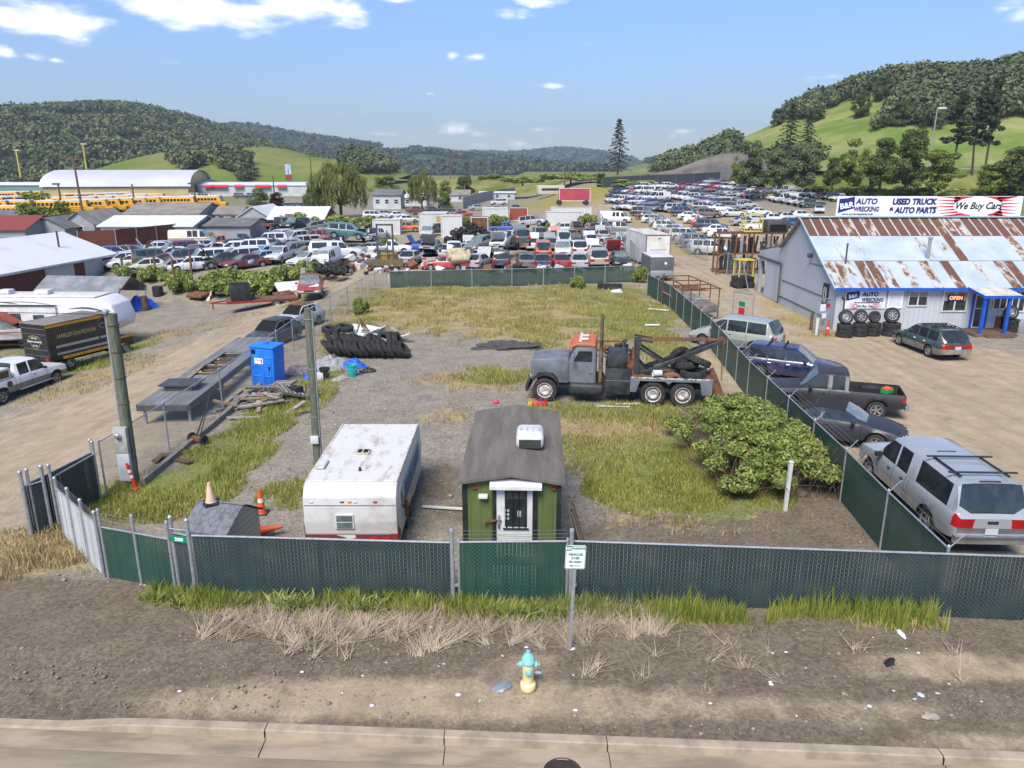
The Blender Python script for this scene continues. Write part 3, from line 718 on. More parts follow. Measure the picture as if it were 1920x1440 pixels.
def wheel_mb(r, wdt=.21, rim=None, n=24, spokes=5, steel=False):
 Mx = MR(R(90), 4, 'X')
 ty = MB(); rim = rim or r * .62
 h = wdt / 2
 ty.lathe([(rim, -h * .9), (r * .80, -h * 1.0), (r * .94, -h * .9), (r, -h * .55), (r, h * .55), (r * .94, h * .9), (r * .8, h), (rim, h * .9)], n, Mx)
 ri = MB()
 ri.lathe([(rim * 1.02, h * .86), (rim * .96, h * .90), (rim * .86, h * .62), (rim * .84, h * .2), (0.001, h * .15)], n, Mx, 1)
 if steel:
  ri.lathe([(rim * .84, h * .2), (rim * .62, h * .55), (rim * .45, h * .55), (rim * .3, h * .3), (.02, h * .3)], n, Mx, 0)
 else:
  for k in range(spokes):
   a = 2 * math.pi * k / spokes
   c = Vector((math.cos(a), 0, math.sin(a)))
   ri.M = MR(-a, 4, 'Y')
   ri.box((rim * .5, -h * .55, 0), (rim * .92, h * .25, rim * .24), mi=0)
  ri.M = Matrix.Identity(4)
  ri.lathe([(rim * .26, h * .5), (rim * .22, h * .74), (0.001, h * .76)], 12, Mx, 0)
 ri.lathe([(rim * 1.03, h * .84), (rim * 1.0, h * .96), (rim * .9, h * .9), (rim * .88, h * .5)], n, Mx, 0)
 return ty, ri
_wm = {}
def add_wheel(parent, x, y, r, side, kind='alloy', name='wheel', wdt=.21, rim_mat=None):
 key = (round(r, 3), kind, wdt)
 if key not in _wm:
  ty, ri = wheel_mb(r, wdt, steel=kind == 'steel', spokes={'alloy': 5, 'seven': 7, 'steel': 5}[kind])
  a = ty.build('wheel', M['rubber']); b = ri.build('rim', [rim_mat or M['alloy'], M['rim_dark']], a)
  _wm[key] = a; new = a
 else:
  new = copy_tree(_wm[key])
 new.name = name
 new.parent = parent; new.location = (x, y, r)
 new.rotation_euler = (0, RR() * 6, 0) if side < 0 else (0, RR() * 6, math.pi)
 if side > 0: new.rotation_mode = 'ZYX'
 return new
PN = {'bumper': 'paint', 'black_grille': 'black', 'underbody': 'dark', 'bed_liner': 'black', 'windshield': 'glass', 'rear_window': 'glass', 'lower_trim': 'tan_trim'}
M['tan_trim'] = mat('tan_cladding', (.27, .24, .20), .6, 0, (.2, .18, .15))
M['grey_trim'] = mat('grey_cladding', (.20, .20, .205), .55)
def car(name, label, cat, style, loc, rz, color=(.5, .5, .5), group=None, over=None, mats=None, wheels='alloy', glossy=True, seams=(), mirrors=True, handles=(), plate=True, rack=None, sub=True, wheel_r=None):
 sp = dict(SP[style]); sp.update(over or {})
 P, sec, ss = loft(sp)
 t = thing(name, label, cat, loc, rz, group); t.color = c4(color)
 L_ = sp['L']; mm = dict(PN); mm.update(mats or {})
 paint = 'paint_flat' if glossy is None else ('paint_new' if glossy else 'paint')
 objs = {}
 hb = P['body']
 g_ = MB()
 for s in seams:
  p = sec(s); x = L_ / 2 - s
  for sg in (1, -1):
   for a, b in zip(p[0:5], p[1:6]):
    ya, yb = a[0] + .004, b[0] + .004
    g_.add([(x - .007, ya * sg, a[1]), (x + .007, ya * sg, a[1]), (x + .007, yb * sg, b[1]), (x - .007, yb * sg, b[1])], [(0, 1, 2, 3)])
 if seams:
  sa, sb_ = min(seams), max(seams)
  zl = sec((sa + sb_) / 2)
 for k, mb in P.items():
  nm = k[:-1] if k[-1] in 'LR' else (k[:-2] if k.startswith('side_window') else k)
  if nm == 'side_window' or nm.startswith('side_window'): m_ = M[mm.get('side_window', 'glass')]; nm = 'side_window'
  elif nm == 'headlight': m_ = M['clear_lens']
  elif nm == 'tail_light': m_ = M[mm.get('tail_light', 'red_lens')]
  elif nm == 'body': m_ = M[paint]
  else: m_ = M[paint if mm.get(nm) == 'paint' else mm.get(nm, 'black')]
  if nm == 'black_grille': nm = 'grille'
  ms = [m_]
  if k == 'body' and seams: ms = [M[paint], M['dark']]; mb.merge(g_, 1)
  o = mb.build(nm, ms, t, smooth=42 if k == 'body' else 30); o.color = c4(color)
  objs[k] = o
 r = wheel_r or sp['rw']
 for wx in (L_ / 2 - sp['wf'], L_ / 2 - sp['wr']):
  for sg in (1, -1):
   add_wheel(t, wx, sg * (sp['W'] / 2 - .135), r, sg, wheels)
 if mirrors:
  s = sp['wins'][0][0] + .22; p = sec(s)
  for sg in (1, -1):
   mb = MB(); mb.rbox((0, 0, 0), (.13, .22, .15), .04)
   o = mb.build('side_mirror', M[mm.get('mirror', paint)], t, (L_ / 2 - s + .1, sg * (p[4][0] + .14), p[4][1] + .09)); o.color = c4(color)
 for s in handles:
  p = sec(s)
  for sg in (1, -1):
   mb = MB(); mb.rbox((0, 0, 0), (.17, .035, .045), .012, 1)
   mb.build('door_handle', M[mm.get('handle', 'black')], t, (L_ / 2 - s, sg * (p[3][0] + .008), p[3][1] - .03))
 if plate:
  mb = MB(); mb.box((0, 0, 0), (.012, .31, .155))
  mb.build('licence_plate', M['plate'], t, (-L_ / 2 - .012, 0, sp.get('zb', .24) + (.46 if style in ('wagon', 'minivan', 'suv', 'sedan') else .30)))
 if rack == 'rails':
  for sg in (1, -1):
   mb = MB(); x0 = L_ / 2 - sp['rf'] - .35; x1 = L_ / 2 - sp['rr'] + .25
   y = sg * sp['W'] * .335; z = sp['H']
   mb.tube([(x0, y, z), (x0 - .12, y, z + .06), (x1 + .12, y, z + .06), (x1, y, z)], .018, 6); mb.build('roof_rail', M['black'], t)
 if rack in ('bars', 'rails'):
  for x in (L_ / 2 - sp['rf'] - .6, L_ / 2 - sp['rr'] + .75):
   mb = MB(); mb.rbox((x, 0, sp['H'] + .075), (.07, sp['W'] * .74, .035), .012, 1)
   for sg in (1, -1): mb.box((x, sg * sp['W'] * .335, sp['H'] + .03), (.09, .05, .08))
   mb.build('roof_bar', M['black'], t)
 return t
def single_car(style, fine=False):
 sp = SP[style]; P, sec, ss = loft(sp, False)
 mb = MB()
 for k, p in P.items():
  i = 0
  if 'window' in k or k == 'windshield': i = 1
  elif k in ('underbody', 'black_grille', 'bed_liner'): i = 2
  elif k.startswith('tail'): i = 3
  elif k.startswith('head'): i = 4
  mb.merge(p, i)
 Mx = MR(R(90), 4, 'X')
 for wx in (sp['L'] / 2 - sp['wf'], sp['L'] / 2 - sp['wr']):
  for sg in (1, -1):
   y = sg * (sp['W'] / 2 - .13); r = sp['rw']
   mb.cone((wx, y - .1, r), (wx, y + .1, r), r, r, 12, 2)
   mb.cone((wx, y + sg * .1, r), (wx, y + sg * .112, r), r * .6, r * .58, 10, 5)
 me = mb.build('far_' + style, [M['paint'], M['glass'], M['black'], M['red_lens'], M['clear_lens'], M['alloy']], smooth=40)
 return me
SIMPLE = {}
def yard_proto(style):
 sp = SP[style]; P, sec, ss = loft(sp, False)
 t = thing('scrap_' + style, None, None)
 lamp = {}
 for k, mb in P.items():
  if k == 'body':
   bm_ = MB(); bm_.merge(mb, 0); bm_.merge(P['bumperL'], 0); bm_.merge(P['bumperR'], 0); bm_.merge(P['underbody'], 1); bm_.merge(P['black_grille'], 1)
   if 'bed_liner' in P: bm_.merge(P['bed_liner'], 1)
   for s in [w_[0] - .04 for w_ in sp['wins']] + [sp['wins'][-1][1] + .03]:
    p = sec(s); x = sp['L'] / 2 - s
    for sg in (1, -1):
     for a, b in zip(p[0:4], p[1:5]):
      bm_.add([(x - .01, (a[0] + .005) * sg, a[1]), (x + .01, (a[0] + .005) * sg, a[1]), (x + .01, (b[0] + .005) * sg, b[1]), (x - .01, (b[0] + .005) * sg, b[1])], [(0, 1, 2, 3)], 1)
   bm_.build('body', [M['paint'], M['dark']], t, smooth=40)
  elif k in ('windshield', 'rear_window'): mb.build(k, M['glass_pale' if k == 'windshield' else 'glass'], t)
  elif k.startswith('side_window'): lamp.setdefault('side_windows' + k[11], []).append(mb)
  elif k.startswith('tail_light'): mb.build('tail_light', M['red_lens'], t)
  elif k.startswith('headlight'): mb.build('headlight', M['clear_lens'], t)
 for k, l in lamp.items():
  for q in l: q.build('side_window', M['glass'], t)
 Mx = MR(R(90), 4, 'X')
 for wx in (sp['L'] / 2 - sp['wf'], sp['L'] / 2 - sp['wr']):
  for sg in (1, -1):
   mb = MB(); r = sp['rw']
   mb.cone((0, -.1, 0), (0, .1, 0), r, r, 14, 0); mb.cone((0, sg * .1, 0), (0, sg * .112, 0), r * .62, r * .6, 10, 1)
   mb.build('wheel', [M['rubber'], M['alloy']], t, (wx, sg * (sp['W'] / 2 - .13), r))
 return t
GR_V = 'vehicles parked outside the scrapyard office'
def face(x, y, x2, y2): return math.atan2(y2 - y, x2 - x)
def place(pa, pb):
 a = G(*pa); b = G(*pb)
 return ((a[0] + b[0]) / 2, (a[1] + b[1]) / 2, max(a[2], b[2])), face(a[0], a[1], b[0], b[1])
def addp(t, mb, name, m, loc=None, rz=0, smooth=30): return mb.build(name, m, t, loc, rz, smooth)
def by_wheel(style, px, py, which, hd, over=None):
 sp = dict(SP[style]); sp.update(over or {})
 c = G(px, py); h = R(hd)
 lx = sp['L'] / 2 - (sp['wf'] if which[0] == 'F' else sp['wr']); ly = (sp['W'] / 2 - .05) * (1 if which[1] == 'L' else -1)
 x = c[0] - (lx * math.cos(h) - ly * math.sin(h)); y = c[1] - (lx * math.sin(h) + ly * math.cos(h))
 return (x, y, float(terr(x, y)))
TU = car('pickup_truck', 'silver pickup truck with a matching canopy and black roof rack beside the green fence', 'pickup truck', 'canopy_pickup', (12.0, 19.7, 0), R(88), (.30, .32, .34), GR_V,
  over=dict(two=False), seams=(1.62, 2.55, 3.30, 3.45), handles=(2.32, 3.1), mirrors=True, mats=dict(mirror='black', bumper='chrome'), plate=True)
for sg in (1, -1): mb = MB(); mb.box((-1.6, sg * .60, 1.97), (1.35, .045, .04)); addp(TU, mb, 'rack_rail', M['black'])
for x in (-1.05, -2.15):
 mb = MB(); mb.rbox((x, 0, 2.03), (.07, 1.72, .04), .012, 1); addp(TU, mb, 'roof_bar', M['black'])
mb = MB(); mb.rbox((-2.93, 0, .56), (.18, 1.86, .22), .05); addp(TU, mb, 'bumper', M['chrome'])
mb = MB(); mb.box((-2.905, 0, 1.0), (.02, .26, .07)); addp(TU, mb, 'tailgate_handle', M['black'])
for x in (-.42, -2.5): mb = MB(); mb.box((x, 0, 1.925), (.06, .5, .03)); addp(TU, mb, 'brake_light', M['black'])
MC = car('convertible', 'charcoal convertible car with a black fabric roof and twin round headlights', 'car', 'coupe', by_wheel('coupe', 1640, 849, 'FR', -29), R(-29), (.022, .025, .032), GR_V,
  over=dict(L=4.58, W=1.74, zn=.64, H=1.37, rf=2.08, rr=3.0, rb=3.72, wins=[(1.58, 2.72), (2.78, 3.22)], rw=.325), seams=(1.45, 2.76), handles=(2.6,), mats=dict(handle='black', windshield='glass_pale'), wheels='alloy', glossy=None)
sp_ = dict(SP['coupe'], L=4.58, W=1.74, zn=.64, H=1.37, rf=2.08, rr=3.0, rb=3.72, wins=[(1.58, 2.72), (2.78, 3.22)], rw=.325)
_, sec_, _ = loft(sp_)
mb = MB(); rows = []
for s in (2.0, 2.1, 2.3, 2.6, 2.9, 3.05, 3.2, 3.35, 3.5, 3.66):
 p = sec_(s); x = 4.58 / 2 - s
 h = [(y + .008, z + .012) for y, z in p[6:]]
 rows.append([(x, y, z) for y, z in h] + [(x, -y, z) for y, z in h[-2::-1]])
for a, b in zip(rows[:-1], rows[1:]):
 for k in range(len(a) - 1): mb.quad(a[k], b[k], b[k + 1], a[k + 1])
addp(MC, mb, 'fabric_roof', mat('fabric_black', (.012, .012, .013), .95, 0, (.025, .024, .023), scale=10), smooth=60)
for sg in (1, -1):
 for y, r_ in ((.58, .10), (.40, .08)):
  mb = MB(); mb.blob((2.27 - (.10 if y > .5 else .02), sg * y, .56), (.06, r_ * .9, r_ * 1.1), 2, 0); addp(MC, mb, 'round_headlight', M['clear_lens'])
mb = MB()
for k in range(6): mb.box((2.30, 0, .50 + k * .028), (.03, .46, .012))
addp(MC, mb, 'grille_bars', M['chrome'])
for sg in (1, -1):
 mb = MB(); mb.box((2.12, sg * .74, .42), (.16, .05, .06), rz=-sg * .5); addp(MC, mb, 'indicator', M['amber_lens'])
RGL = (12.95, 29.0, 0)
RG = car('pickup_truck', 'faded black extended cab pickup with an open bed and a rear window missing', 'pickup truck', 'pickup', RGL, R(162), (.022, .021, .024), GR_V,
  over=dict(L=5.2, W=1.78, rr=3.12, rb=3.26, bed=3.30, wins=[(1.60, 2.36), (2.52, 2.98)]), seams=(1.50, 2.44, 3.28), handles=(2.25,), mats=dict(bumper='black', mirror='black'), glossy=None)
mb = MB(); mb.rbox((-2.66, 0, .52), (.16, 1.70, .18), .03); addp(RG, mb, 'rear_bumper', M['chrome'])
mb = MB()
for sg in (1, -1): mb.rbox((-1.5, sg * .62, .86), (.85, .24, .24), .1)
addp(RG, mb, 'wheel_well', M['black'])
t = thing('box', 'small green cardboard box lying in the bed of the black pickup', 'box', (RGL[0] - 2.0 * math.cos(R(162)) + .1, RGL[1] - 2.0 * math.sin(R(162)) + .15, .74), R(30))
mb = MB(); mb.box((0, 0, .13), (.42, .30, .26)); addp(t, mb, 'carton', mat('green_card', (.02, .30, .08), .7))
mb = MB(); mb.box((0, 0, .29), (.36, .26, .05), rx=.1); addp(t, mb, 'contents', M['orange'])
BW = car('station_wagon', 'dark blue station wagon with grey roof bars between minivan and black pickup', 'car', 'wagon', by_wheel('wagon', 1424, 708, 'RR', -27), R(-27), (.010, .016, .060), GR_V,
  over=dict(L=4.65), seams=(1.46, 2.50, 3.30), handles=(2.36, 3.2), rack='bars', mats=dict(windshield='glass_pale', handle='paint_new'), wheels='seven')
mb = MB(); mb.rbox((-2.27, .7, .72), (.12, .20, .22), .04); addp(BW, mb, 'rear_lamp', M['amber_lens'])
MV = car('minivan', 'silver green minivan with grey cladding parked behind the green fence gate', 'minivan', 'minivan', by_wheel('minivan', 1412, 664, 'RL', 140), R(140), (.30, .33, .29), GR_V,
  over=dict(two=True), seams=(1.28, 2.26, 3.36), handles=(2.1, 2.5), mats=dict(lower_trim='grey_trim', bumper='grey_trim', handle='black'), wheels='seven')
mb = MB(); mb.box((-2.44, 0, .86), (.02, .62, .2)); addp(MV, mb, 'number_panel', M['white_dirty'])
OB = car('station_wagon', 'green station wagon with tan lower cladding parked facing the tyre stacks', 'car', 'wagon', by_wheel('wagon', 1738, 669, 'RL', 94), R(94), (.022, .052, .050), GR_V,
  over=dict(two=True), seams=(1.46, 2.50, 3.30), handles=(2.36, 3.2), rack='rails', mats=dict(lower_trim='tan_trim', bumper='tan_trim', handle='paint_new'), wheels='seven')
mb = MB(); mb.box((-2.365, 0, .80), (.02, 1.30, .10)); addp(OB, mb, 'reflector_strip', M['red_lens'])
for sg in (1, -1):
 mb = MB(); mb.rbox((-2.30, sg * .70, .84), (.10, .26, .10), .03); addp(OB, mb, 'indicator', M['amber_lens'])
mb = MB()
for k in range(4): mb.box((-.3 - k * .33, 0, 1.535), (.03, .95, .012))
for y in (-.32, 0, .32): mb.box((-.8, y, 1.535), (1.1, .03, .012))
addp(OB, mb, 'roof_slats', M['black'])
def aim(style, px, py, which, px2, other):
 best = (9e9, 0)
 for h in range(5, 86):
  l = by_wheel(style, px, py, which, h); sp = SP[style]; lx = sp['L'] / 2 - sp['wf']; ly = -(sp['W'] / 2 - .05); c, s = math.cos(R(h)), math.sin(R(h))
  x = l[0] + lx * c - ly * s; y = l[1] + lx * s + ly * c; p = 960 + FPX * x / (y * math.cos(PIT) - (float(terr(x, y)) - CH) * math.sin(PIT)); best = min(best, (abs(p - px2), h))
 return best[1]
FTH = aim('big_pickup', 8, 757, 'RR', 108, 'FR'); FTL = by_wheel('big_pickup', 8, 757, 'RR', FTH)
FT = car('pickup_truck', 'white and tan extended cab pickup with round door emblem on the dirt drive', 'pickup truck', 'big_pickup', FTL, R(FTH), (.72, .72, .72), None,
  over=dict(two=True), seams=(1.66, 2.72, 3.50, 3.78), handles=(2.5,), mats=dict(lower_trim='tan_trim', bumper='chrome', mirror='black', bed_liner='rim_dark', side_window='glass'), glossy=True)
mb = MB(); mb.rbox((.55, -1.06, .52), (2.3, .14, .06), .03); addp(FT, mb, 'running_board', M['steel'])
mb = MB(); mb.prof([(-2.95, 1.20), (-.85, 1.20), (-.85, 1.68), (-.95, 1.80), (-2.85, 1.80), (-2.95, 1.70)], -.93, .93, .05); addp(FT, mb, 'bed_canopy', M['white'])
mb = MB()
for sg in (1, -1): mb.box((-1.9, sg * .94, 1.50), (1.7, .02, .36))
addp(FT, mb, 'canopy_window', M['glass'])
mb = MB(); mb.lathe([(.0, .006), (.17, .006), (.17, .0)], 24, MT((-1.15, -1.02, .96)) @ MR(R(90), 4, 'X')); mb.lathe([(.12, .010), (.10, .010)], 24, MT((-1.15, -1.02, .96)) @ MR(R(90), 4, 'X'))
addp(FT, mb, 'door_emblem', M['rim_dark'])
def fence(name, label, pts, h, m, cat='fence', post_r=.03, step=2.6, post_h=None, rail=True, wire=0, group=None, z0=.03, lean=0., wire_side=1, posts=True, uvw=True, panel='slat_panel', rail_r=.022, base=None, poff=0.):
 t = thing(name, label, cat, (pts[0][0], pts[0][1], 0), 0, group)
 O = Vector((pts[0][0], pts[0][1], 0))
 ph = post_h or h + .05
 pm = MB(); rl = MB(); bw = MB(); run = 0.; pp = []
 for a, b in zip(pts[:-1], pts[1:]):
  A = Vector((a[0], a[1], float(terr(a[0], a[1])) if base is None else base)) - O; B = Vector((b[0], b[1], float(terr(b[0], b[1])) if base is None else base)) - O
  ln = (B - A).length
  n = max(1, round(ln / step))
  for i in range(n):
   p = A.lerp(B, i / n); q = A.lerp(B, (i + 1) / n); u0 = run + ln * i / n; u1 = run + ln * (i + 1) / n
   pm.quad(p + Vector((0, 0, z0)), q + Vector((0, 0, z0)), q + Vector((0, 0, h)), p + Vector((0, 0, h)), 0, [(u0, z0), (u1, z0), (u1, h), (u0, h)])
   pp.append(p)
  if rail: rl.cone(A + Vector((0, 0, h)), B + Vector((0, 0, h)), rail_r, rail_r, 8)
  d = (B - A).normalized(); nrm = Vector((-d.y, d.x, 0)) * wire_side
  for k in range(wire):
   o_ = nrm * (.07 * (k + 1)) * lean + Vector((0, 0, h + .09 * (k + 1)))
   for i in range(n):
    p = A.lerp(B, i / n); q = A.lerp(B, (i + 1) / n); mid = (p + q) / 2 - Vector((0, 0, .012))
    bw.cone(p + o_, mid + o_, .0045, .0045, 4, 0, False); bw.cone(mid + o_, q + o_, .0045, .0045, 4, 0, False)
  run += ln
 pp.append(B)
 pm.build(panel, m, t, smooth=0)
 if rail: rl.build('top_rail', M['steel'], t)
 if wire: bw.build('barbed_wire', M['barb'], t)
 if posts:
  for i, p in enumerate(pp):
   p = p + Vector((0, poff, 0)); mb = MB(); mb.cone(p - Vector((0, 0, .2)), p + Vector((0, 0, ph)), post_r, post_r, 10)
   mb.lathe([(post_r * 1.2, ph - .04), (post_r * 1.2, ph), (post_r * .6, ph + .03), (0.001, ph + .035)], 10, MT(p))
   if wire and lean: mb.cone(p + Vector((0, 0, h)), p + nrm * .28 * lean + Vector((0, 0, h + .33)), .014, .012, 6)
   mb.build('post', M['steel'], t)
 return t
def gp(l, z=0): return [G(x, y, z)[:2] for x, y in l]
FR = gp([(1072, 1130), (1500, 1147), (1920, 1164)])
FR.append((FR[-1][0] + 8, FR[-1][1] - .42))
FE1 = fence('chain_link_fence', 'long dark slatted chain-link fence along the street to the east of the sign', FR, 1.54, F_DARK, step=3.0, rail_r=.026, post_h=1.52, poff=.05)
FE2 = fence('chain_link_fence', 'dark slatted street fence in front of the old white camper', gp([(374, 1118), (846, 1133)]), 1.54, F_DARK, step=3.0, post_r=.03, post_h=1.5, poff=.05, rail_r=.026)
FE3 = fence('gate', 'bright green slatted gate below the door of the green trailer', gp([(862, 1133), (1062, 1131)]), 1.55, F_GREEN, 'gate', step=3.0, post_r=.03, post_h=1.6, wire=3, rail_r=.026)
for px in (850, 1069):
 c = G(px, 1134)
 t = thing('gate_post', 'galvanised post between the camper fence and the green gate' if px < 900 else 'galvanised gate post behind the parking sign', 'post', (c[0], c[1], 0))
 mb = MB(); mb.cone((0, 0, -.2), (0, 0, 1.85), .05, .05, 12); mb.lathe([(.058, 1.83), (.05, 1.88), (.001, 1.9)], 12); addp(t, mb, 'pole', M['steel'])
 for z in (.5, 1.15): mb = MB(); mb.box((.06, 0, z), (.14, .05, .05)); addp(t, mb, 'hinge', M['steel'])
FE4 = fence('gate', 'short dark slatted gate carrying the green number plate', gp([(338, 1110), (368, 1117)]), 1.52, F_DARK, 'gate', post_r=.045, post_h=1.92, step=3)
FE5 = fence('chain_link_fence', 'bright green slatted corner fence beside the white panel', gp([(204, 1083), (330, 1109)]), 1.34, F_GREEN, step=1.05, post_r=.035, post_h=1.78, wire=4)
FE6 = fence('chain_link_fence', 'white slatted fence panel on the corner of the lot', gp([(122, 1008), (196, 1082)]), 1.42, F_WHITE, step=1.1, post_r=.04, post_h=1.72, wire=3)
FE7 = fence('gate', 'narrow dark slatted gate at the west corner next to the white panel', gp([(60, 1005), (98, 992)]), 1.42, F_DARK, 'gate', post_r=.05, post_h=1.85, step=2)
FE8 = fence('chain_link_fence', 'dark slatted fence running back from the west corner post', gp([(72, 1000), (186, 934)]), 1.46, F_DARK, post_r=.04, post_h=1.85, step=3)
FE9 = fence('chain_link_fence', 'dark slatted fence just behind the white corner panel', gp([(112, 990), (190, 938)]), 1.46, F_DARK, post_r=.04, post_h=1.85, step=3)
LF = [(-12.15, 20.6), (-11.95, 24.4), (-11.75, 28.9), (-11.7, 33.5), (-11.7, 39.0), (-11.55, 47.0), (-11.0, 54.5), (-10.3, 61.4)]
FE10 = fence('chain_link_fence', 'long see-through chain-link fence down the west side of the lot', LF, 1.7, F_WIRE, step=3.4, panel='wire_mesh')
BF = gp([(732, 541), (960, 536), (1190, 529)])
FE11 = fence('chain_link_fence', 'green screened fence across the back of the lot', BF, 1.42, F_SCREEN, step=2.9, post_r=.045, post_h=1.5)
RF = gp([(1213, 553), (1255, 577), (1330, 652), (1400, 745), (1575, 940), (1650, 1030)])
RF.append((9.35, 14.4))
FE12 = fence('chain_link_fence', 'green slatted fence along the east side of the lot beside the parked cars', RF, 1.6, F_GREEN, step=2.4, post_r=.035, post_h=1.66, wire=3, lean=1.0, wire_side=1)
mb = MB()
c0 = Vector((-11.45, 21.4, .08)); c1 = Vector((-11.3, 33.0, .1))
for i in range(4):
 p = c0.lerp(c1, i / 4); q = c0.lerp(c1, (i + .985) / 4); mb.box(((p + q) / 2), (.16, (q - p).length, .22), rz=-.02 + .006 * i)
k = mb.build('timber_edging', M['wood_grey']); tag(k, 'row of weathered timber sleepers edging the grass along the west fence', 'timber edging')
c = G(352, 1113)
t = thing('number_plate', 'small green and white number plate wired to the short dark gate', 'sign', (c[0], c[1] - .06, 1.42), R(-14))
mb = MB(); mb.box((0, 0, 0), (.44, .012, .16)); addp(t, mb, 'panel', M['sign_green'])
mb = text_mb('2000', .11, .003, .004); addp(t, mb, 'lettering', M['sign_white'], (0, -.010, -.04), smooth=0)
mb = MB(); mb.tube([(-.22, 0, .08), (-.22, 0, .24), (.22, 0, .24), (.22, 0, .08)], .012, 6); addp(t, mb, 'frame', M['steel'])
c = G(1068, 1222)
t = thing('parking_sign', 'white and green no parking sign on a leaning steel post at the verge', 'sign', (c[0], c[1], 0), R(3)); t.rotation_euler = (R(-2), R(2.2), R(3))
mb = MB(); mb.box((0, .02, 1.0), (.055, .008, 2.3)); mb.box((-.03, .035, 1.0), (.008, .03, 2.3)); mb.box((.03, .035, 1.0), (.008, .03, 2.3)); addp(t, mb, 'post', M['steel'])
mb = MB(); mb.prof([(-.2, 1.86), (-.18, 1.84), (.18, 1.84), (.2, 1.86), (.2, 2.33), (.18, 2.35), (-.18, 2.35), (-.2, 2.33)], .0, .006); addp(t, mb, 'panel', M['sign_white'], smooth=0)
mb = MB()
for x0, x1, z0, z1 in ((-.19, .19, 1.85, 1.858), (-.19, .19, 2.332, 2.34), (-.19, -.182, 1.85, 2.34), (.182, .19, 1.85, 2.34), (-.19, -.075, 2.24, 2.34)): mb.box(((x0 + x1) / 2, -.003, (z0 + z1) / 2), (x1 - x0, .006, z1 - z0))
for s, sz, x, z in (('VEHICLES', .068, 0, 2.135), ('OVER', .068, 0, 2.055), ('7ft HIGH', .068, 0, 1.975)):
 q = text_mb(s, sz, .002, .0022); mb.M = MT((x, -.005, z)); mb.merge(q, 0)
q = text_mb('PARKING', .062, .002, .002); mb.M = MT((.055, -.005, 2.265)); mb.merge(q, 0)
mb.M = Matrix.Identity(4)
mb.box((.02, -.004, 1.915), (.17, .006, .012)); mb.add([(-.12, -.006, 1.915), (-.06, -.006, 1.938), (-.06, -.006, 1.892)], [(0, 2, 1)])
addp(t, mb, 'lettering', M['sign_green'], smooth=0)
mb = text_mb('NO', .075, .002, .003); addp(t, mb, 'white_lettering', M['sign_white'], (-.132, -.009, 2.262), smooth=0)
c = G(990, 1293)
HY = thing('fire_hydrant', 'cream fire hydrant with turquoise bonnet and caps near the kerb', 'fire hydrant', (c[0], c[1], 0))
cream = mat('hydrant_cream', (.80, .64, .34), .5, 0, (.72, .54, .26), scale=6, bump=.08); teal = mat('hydrant_teal', (.25, .54, .52), .45, 0, (.17, .44, .44), scale=6)
mb = MB(); mb.lathe([(.0, .02), (.135, .02), (.150, .05), (.150, .12), (.145, .15), (.10, .19), (.104, .22), (.106, .46), (.112, .50), (.105, .56), (.105, .60), (.0, .60)], 28); addp(HY, mb, 'barrel', cream)
mb = MB(); mb.lathe([(.128, .60), (.134, .61), (.134, .635), (.125, .65), (.118, .70), (.085, .765), (.045, .80), (.035, .805), (.035, .845), (.0, .85)], 28); addp(HY, mb, 'bonnet', teal)
for sg in (1, -1):
 mb = MB(); Mx = MT((sg * .08, 0, .555)) @ MR(R(90) * sg, 4, 'Y')
 mb.lathe([(.05, 0), (.05, .05), (.062, .05), (.062, .085), (.045, .095), (.022, .095), (.022, .13), (.0, .13)], 16, Mx); addp(HY, mb, 'side_cap', teal)
mb = MB(); Mx = MT((0, -.07, .47)) @ MR(R(90), 4, 'X')
mb.lathe([(.05, 0), (.05, .06), (.066, .06), (.066, .09), (.045, .105), (.02, .105), (.02, .13), (.0, .13)], 20, Mx); addp(HY, mb, 'front_cap', teal)
def wood_pole(name, label, cx, cy, h, r0, r1, lx=0):
 t = thing(name, label, 'utility pole', (cx, cy, float(terr(cx, cy)))); t.rotation_euler = (0, R(lx), 0)
 mb = MB(); n = 8
 for i in range(n):
  z0 = -.3 + (h + .3) * i / n; z1 = -.3 + (h + .3) * (i + 1) / n; a = r0 + (r1 - r0) * i / n; b = r0 + (r1 - r0) * (i + 1) / n
  mb.cone((0, 0, z0), (0, 0, z1), a, b, 14, 0, i in (0, n - 1))
 addp(t, mb, 'pole', M['wood_pole']); return t
c = G(252, 905)
MP = wood_pole('utility_pole', 'squat wooden meter pole with grey conduit and meter box by the west corner', c[0], c[1], 5.35, .165, .15, .8)
mb = MB(); mb.tube([(-.13, -.10, 1.9), (-.13, -.10, 5.3), (-.10, -.12, 5.42), (.0, -.14, 5.45)], .035, 10); mb.rbox((-.11, -.12, 5.42), (.16, .16, .14), .05); addp(MP, mb, 'conduit', M['steel'])
mb = MB()
for z in (2.6, 3.4, 4.2, 5.0): mb.cone((0, 0, z), (0, 0, z + .025), .172, .172, 14)
addp(MP, mb, 'strap', M['rusty'])
mb = MB(); mb.rbox((-.10, -.22, 1.50), (.40, .16, .82), .02); addp(MP, mb, 'meter_box', mat('meter_grey', (.42, .42, .40), .5, 0, (.30, .29, .27), scale=4))
mb = MB(); mb.rbox((-.10, -.21, .62), (.38, .15, .92), .02); addp(MP, mb, 'lower_cabinet', mat('meter_grey_low', (.50, .53, .56), .5, 0, (.42, .44, .46), scale=4))
mb = MB(); mb.lathe([(.095, 0), (.095, .05), (.08, .10), (.05, .12), (0, .125)], 18, MT((-.14, -.30, 1.66)) @ MR(R(90), 4, 'X')); addp(MP, mb, 'meter_dial', M['chrome'])
mb = MB(); mb.tube([(-.10, -.17, 5.4), (-.35, -.15, 5.15), (-.42, -.1, 4.75), (-.36, -.1, 4.6)], .02, 6); addp(MP, mb, 'cable_loop', M['black'])
